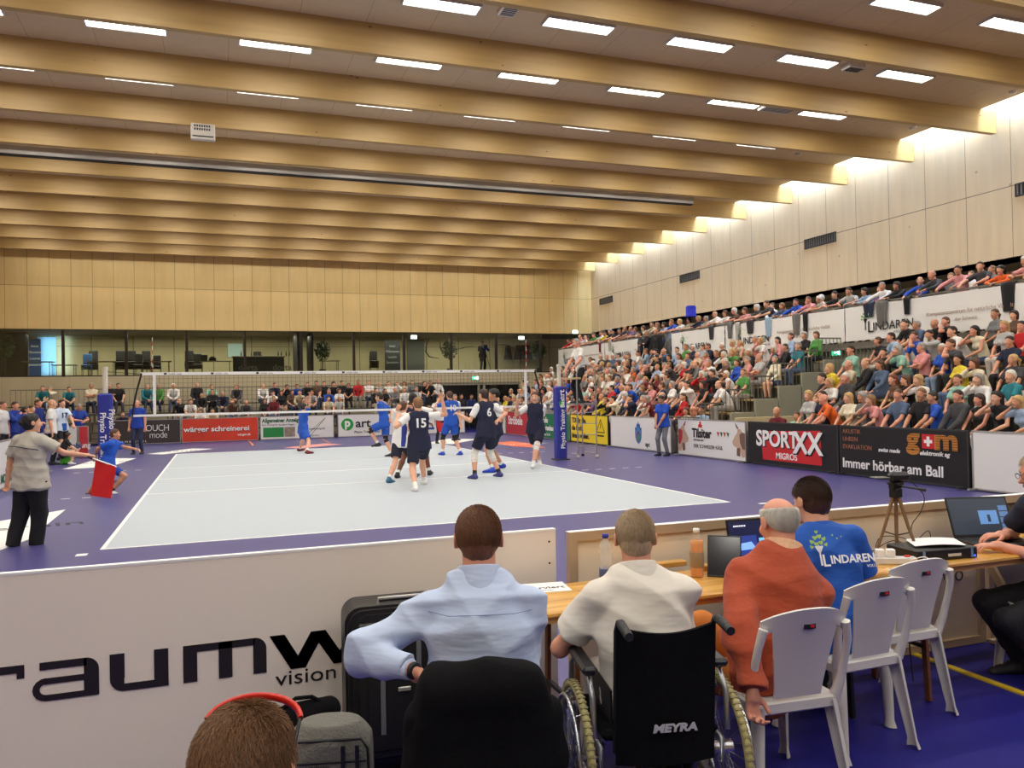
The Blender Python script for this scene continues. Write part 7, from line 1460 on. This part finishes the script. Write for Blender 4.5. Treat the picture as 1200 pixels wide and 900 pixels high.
# camcorder tripod
t = empty('tripod', (5.28, -6.98, TZ+.001), .2, 'small bronze tripod with camcorder standing on the table', 'tripod'); brz = mat('tripod_bronze', (150, 118, 86), .35, .5)
for i, a_ in enumerate((.6, 2.7, 4.8)): MB().tube([(.02*math.cos(a_), .02*math.sin(a_), .33), (.075*math.cos(a_), .075*math.sin(a_), .16), (.135*math.cos(a_), .135*math.sin(a_), .0)], [.012, .010, .008], 8).build('leg', brz, t)
MB().cyl((0, 0, .05), (0, 0, .38), .011, 10).build('centre_column', brz, t); m = MB()
for a_ in (.6, 2.7, 4.8): m.tube([(0, 0, .10), (.09*math.cos(a_), .09*math.sin(a_), .13)], .004, 5)
m.build('brace', black, t); MB().box((-.03, -.03, .33), (.03, .03, .39), bev=.008).cyl((-.045, 0, .40), (.045, 0, .40), .018, 10).box((-.03, -.04, .41), (.03, .04, .425), bev=.004).build('head', black, t); MB().tube([(.02, -.02, .40), (.10, -.07, .385), (.15, -.10, .375)], [.005, .006, .011], 8).build('pan_handle', black, t)
t2 = empty('camcorder', (5.28, -6.98, TZ+.427), -.25, 'black camcorder with open flip screen on the small tripod', 'camcorder'); MB().box((-.045, -.035, 0), (.085, .03, .062), bev=.018).build('body', black, t2); MB().box((-.14, -.03, .028), (-.05, .045, .034), bev=.002).build('flip_screen', mat('flip_grey', (104, 106, 100), .3), t2); MB().cyl((.03, .03, .034), (.03, .065, .034), .026, 16).build('lens', black, t2)
# power strip, black receiver with papers, scanner, router, box, cables
p = on(1040, 668); t = empty('power_strip', (4.93, -7.21, TZ+.001), -.42, 'white power strip with two plugged chargers', 'power strip'); MB().box((-.19, -.028, 0), (.19, .028, .04), bev=.006).build('body', whitep, t); m = MB()
for x in (-.01, .05): MB().box((x-.022, -.02, .04), (x+.022, .02, .085), bev=.004).build('plug', w3, t)
MB().box((.13, -.012, .04), (.155, .012, .048)).build('switch', redp, t)
t = empty('receiver_box', (5.36, -7.16, TZ+.001), -.1, 'flat black electronic box under loose white papers', 'electronics box'); MB().box((-.21, -.13, 0), (.21, .13, .065), bev=.006).build('case', black, t); MB().box((-.175, -.1335, .008), (-.158, -.1305, .058)).box((.16, -.1335, .008), (.175, -.1305, .058)).build('front_stripe', mat('stripe_blue', (110, 140, 170), .4), t); MB().box((.18, -.1345, .01), (.19, -.132, .02)).build('power_light', mat('led_blue', (40, 60, 255), .4, emit=6), t); MB().box((.0, -.1335, .02), (.09, -.131, .036)).build('label', gw, t)
prop(MB().sheet(lambda u, v: ((u-.5)*.30+.05*v, (v-.5)*.22, .004+.008*math.sin(u*3)), 8, 6, .002).build('loose_papers', [w3], None, (5.38, -7.14, TZ+.072), -.35), 'loose white papers lying on the black electronics box', 'papers')
t = empty('printer', (4.80, -7.03, TZ+.001), -.2, 'rounded dark grey portable printer behind the power strip', 'printer'); B = Body(.008); B.ell((0, 0, .06), (.17, .13, .085), None, .01, 0, planes=[((0, 0, -1), .058)]); link('body', B.mesh('body', [mat('printer_grey', (92, 90, 84), .4)]), t); MB().box((-.10, -.08, .12), (.09, .06, .15), bev=.01).build('lid', black, t); MB().tube([(-.14, -.09, .045), (0, -.133, .045), (.14, -.09, .045)], .006, 6).build('slot', black, t)
prop(MB().box((-.14, -.09, 0), (.14, .09, .115), bev=.003).box((-.14, -.004, .115), (.14, .004, .116)).build('cardboard_box', [mat('cardboard', (204, 158, 92), .8)], None, (6.72, -6.90, TZ+.001), -.15), 'small cardboard box under the black router', 'box')
t = empty('router', (6.66, -6.90, TZ+.118), -.15, 'black router with upright antenna on the cardboard box', 'router'); MB().box((-.12, -.07, 0), (.1, .07, .03), bev=.006).build('case', black, t); MB().tube([(-.11, -.03, .03), (-.112, -.03, .19)], .007, 8).build('antenna', black, t)
t = empty('pencil_case', (4.05, -6.94, TZ+.001), 0, 'small red and black cable bundle behind the tablet', 'cable bundle'); MB().tube([(-.05, 0, .012), (-.02, .01, .02), (.02, -.005, .018), (.05, .005, .01)], .009, 6).build('red_cable', redp, t); MB().tube([(-.06, .01, .01), (0, -.01, .012), (.06, .0, .01)], .007, 6).build('black_cable', black, t)
def cable(label, pts, r=.0028, mt=black): prop(MB().tube(pts, r, 5).build('cable', [mt]), label, 'cable', 'cables on the table')
cz_ = TZ+.004
def smooth(P_, n=6):
    P_ = [V(*p) for p in P_]; P_ = [P_[0]]+P_+[P_[-1]]; out = []
    for i in range(1, len(P_)-2):
        for q in range(n): t_ = q/n; a, b, c, d = P_[i-1:i+3]; out.append(.5*((2*b)+(-a+c)*t_+(2*a-5*b+4*c-d)*t_**2+(-a+3*b-3*c+d)*t_**3))
    return out+[P_[-2]]
cable('black camcorder cable hanging in a loop beside the tripod', smooth([(5.36, -7.0, 1.22), (5.45, -7.03, 1.12), (5.44, -7.02, 1.02), (5.38, -7.0, .93), (5.42, -6.98, .82), (5.50, -6.97, cz_)]))
cable('black cable curling behind the white papers', smooth([(5.10, -6.95, cz_), (5.3, -6.92, .83), (5.45, -6.93, .80), (5.6, -6.92, .87), (5.62, -6.94, cz_), (5.8, -6.93, cz_)]))
cable('second black cable curling toward the far laptop', smooth([(5.08, -7.0, cz_), (5.2, -6.93, .86), (5.4, -6.90, .84), (5.55, -6.91, cz_), (5.75, -6.94, .80), (5.98, -6.98, cz_)]))
cable('white cable looping over the front of the table', smooth([(5.05, -7.3, .80), (5.09, -7.37, .83), (5.12, -7.40, .76), (5.10, -7.39, .62)]), .003, w3)
cable('black cable hanging down beside the empty chair', smooth([(5.30, -7.05, .74), (5.33, -7.02, .62), (5.27, -7.03, .5), (5.33, -7.05, .38), (5.29, -7.05, .24), (5.31, -7.04, .10), (5.30, -7.06, .006)]), .004)
cable('looped black cable end hanging under the table', smooth([(5.34, -7.04, .745), (5.40, -7.02, .55), (5.44, -7.03, .44), (5.38, -7.03, .37), (5.33, -7.03, .42), (5.36, -7.03, .5)]), .004)
t = empty('board_stabiliser', (6.40, YBAR-.05, 0), 0, 'wooden stabiliser foot of the front boards by the edge man', 'stand foot'); MB().bar((0, 0, .55), (.02, -.32, .03), .03, .05).build('brace', aluw, t); MB().box((-.03, -.48, 0), (.05, .0, .03), bev=.004).build('bar', aluw, t)
NMAX = 268
for d in CROWD[:NMAX]: realise_person(d)
if len(CROWD) > NMAX:
    o = join_people(CROWD[NMAX:], 'spectators'); prop(o, 'distant spectators filling the far corner of the stands and gallery', 'crowd', None, 'stuff')
print('CROWD', len(CROWD), len(_cache), sum(len(m.polygons) for m in bpy.data.meshes))
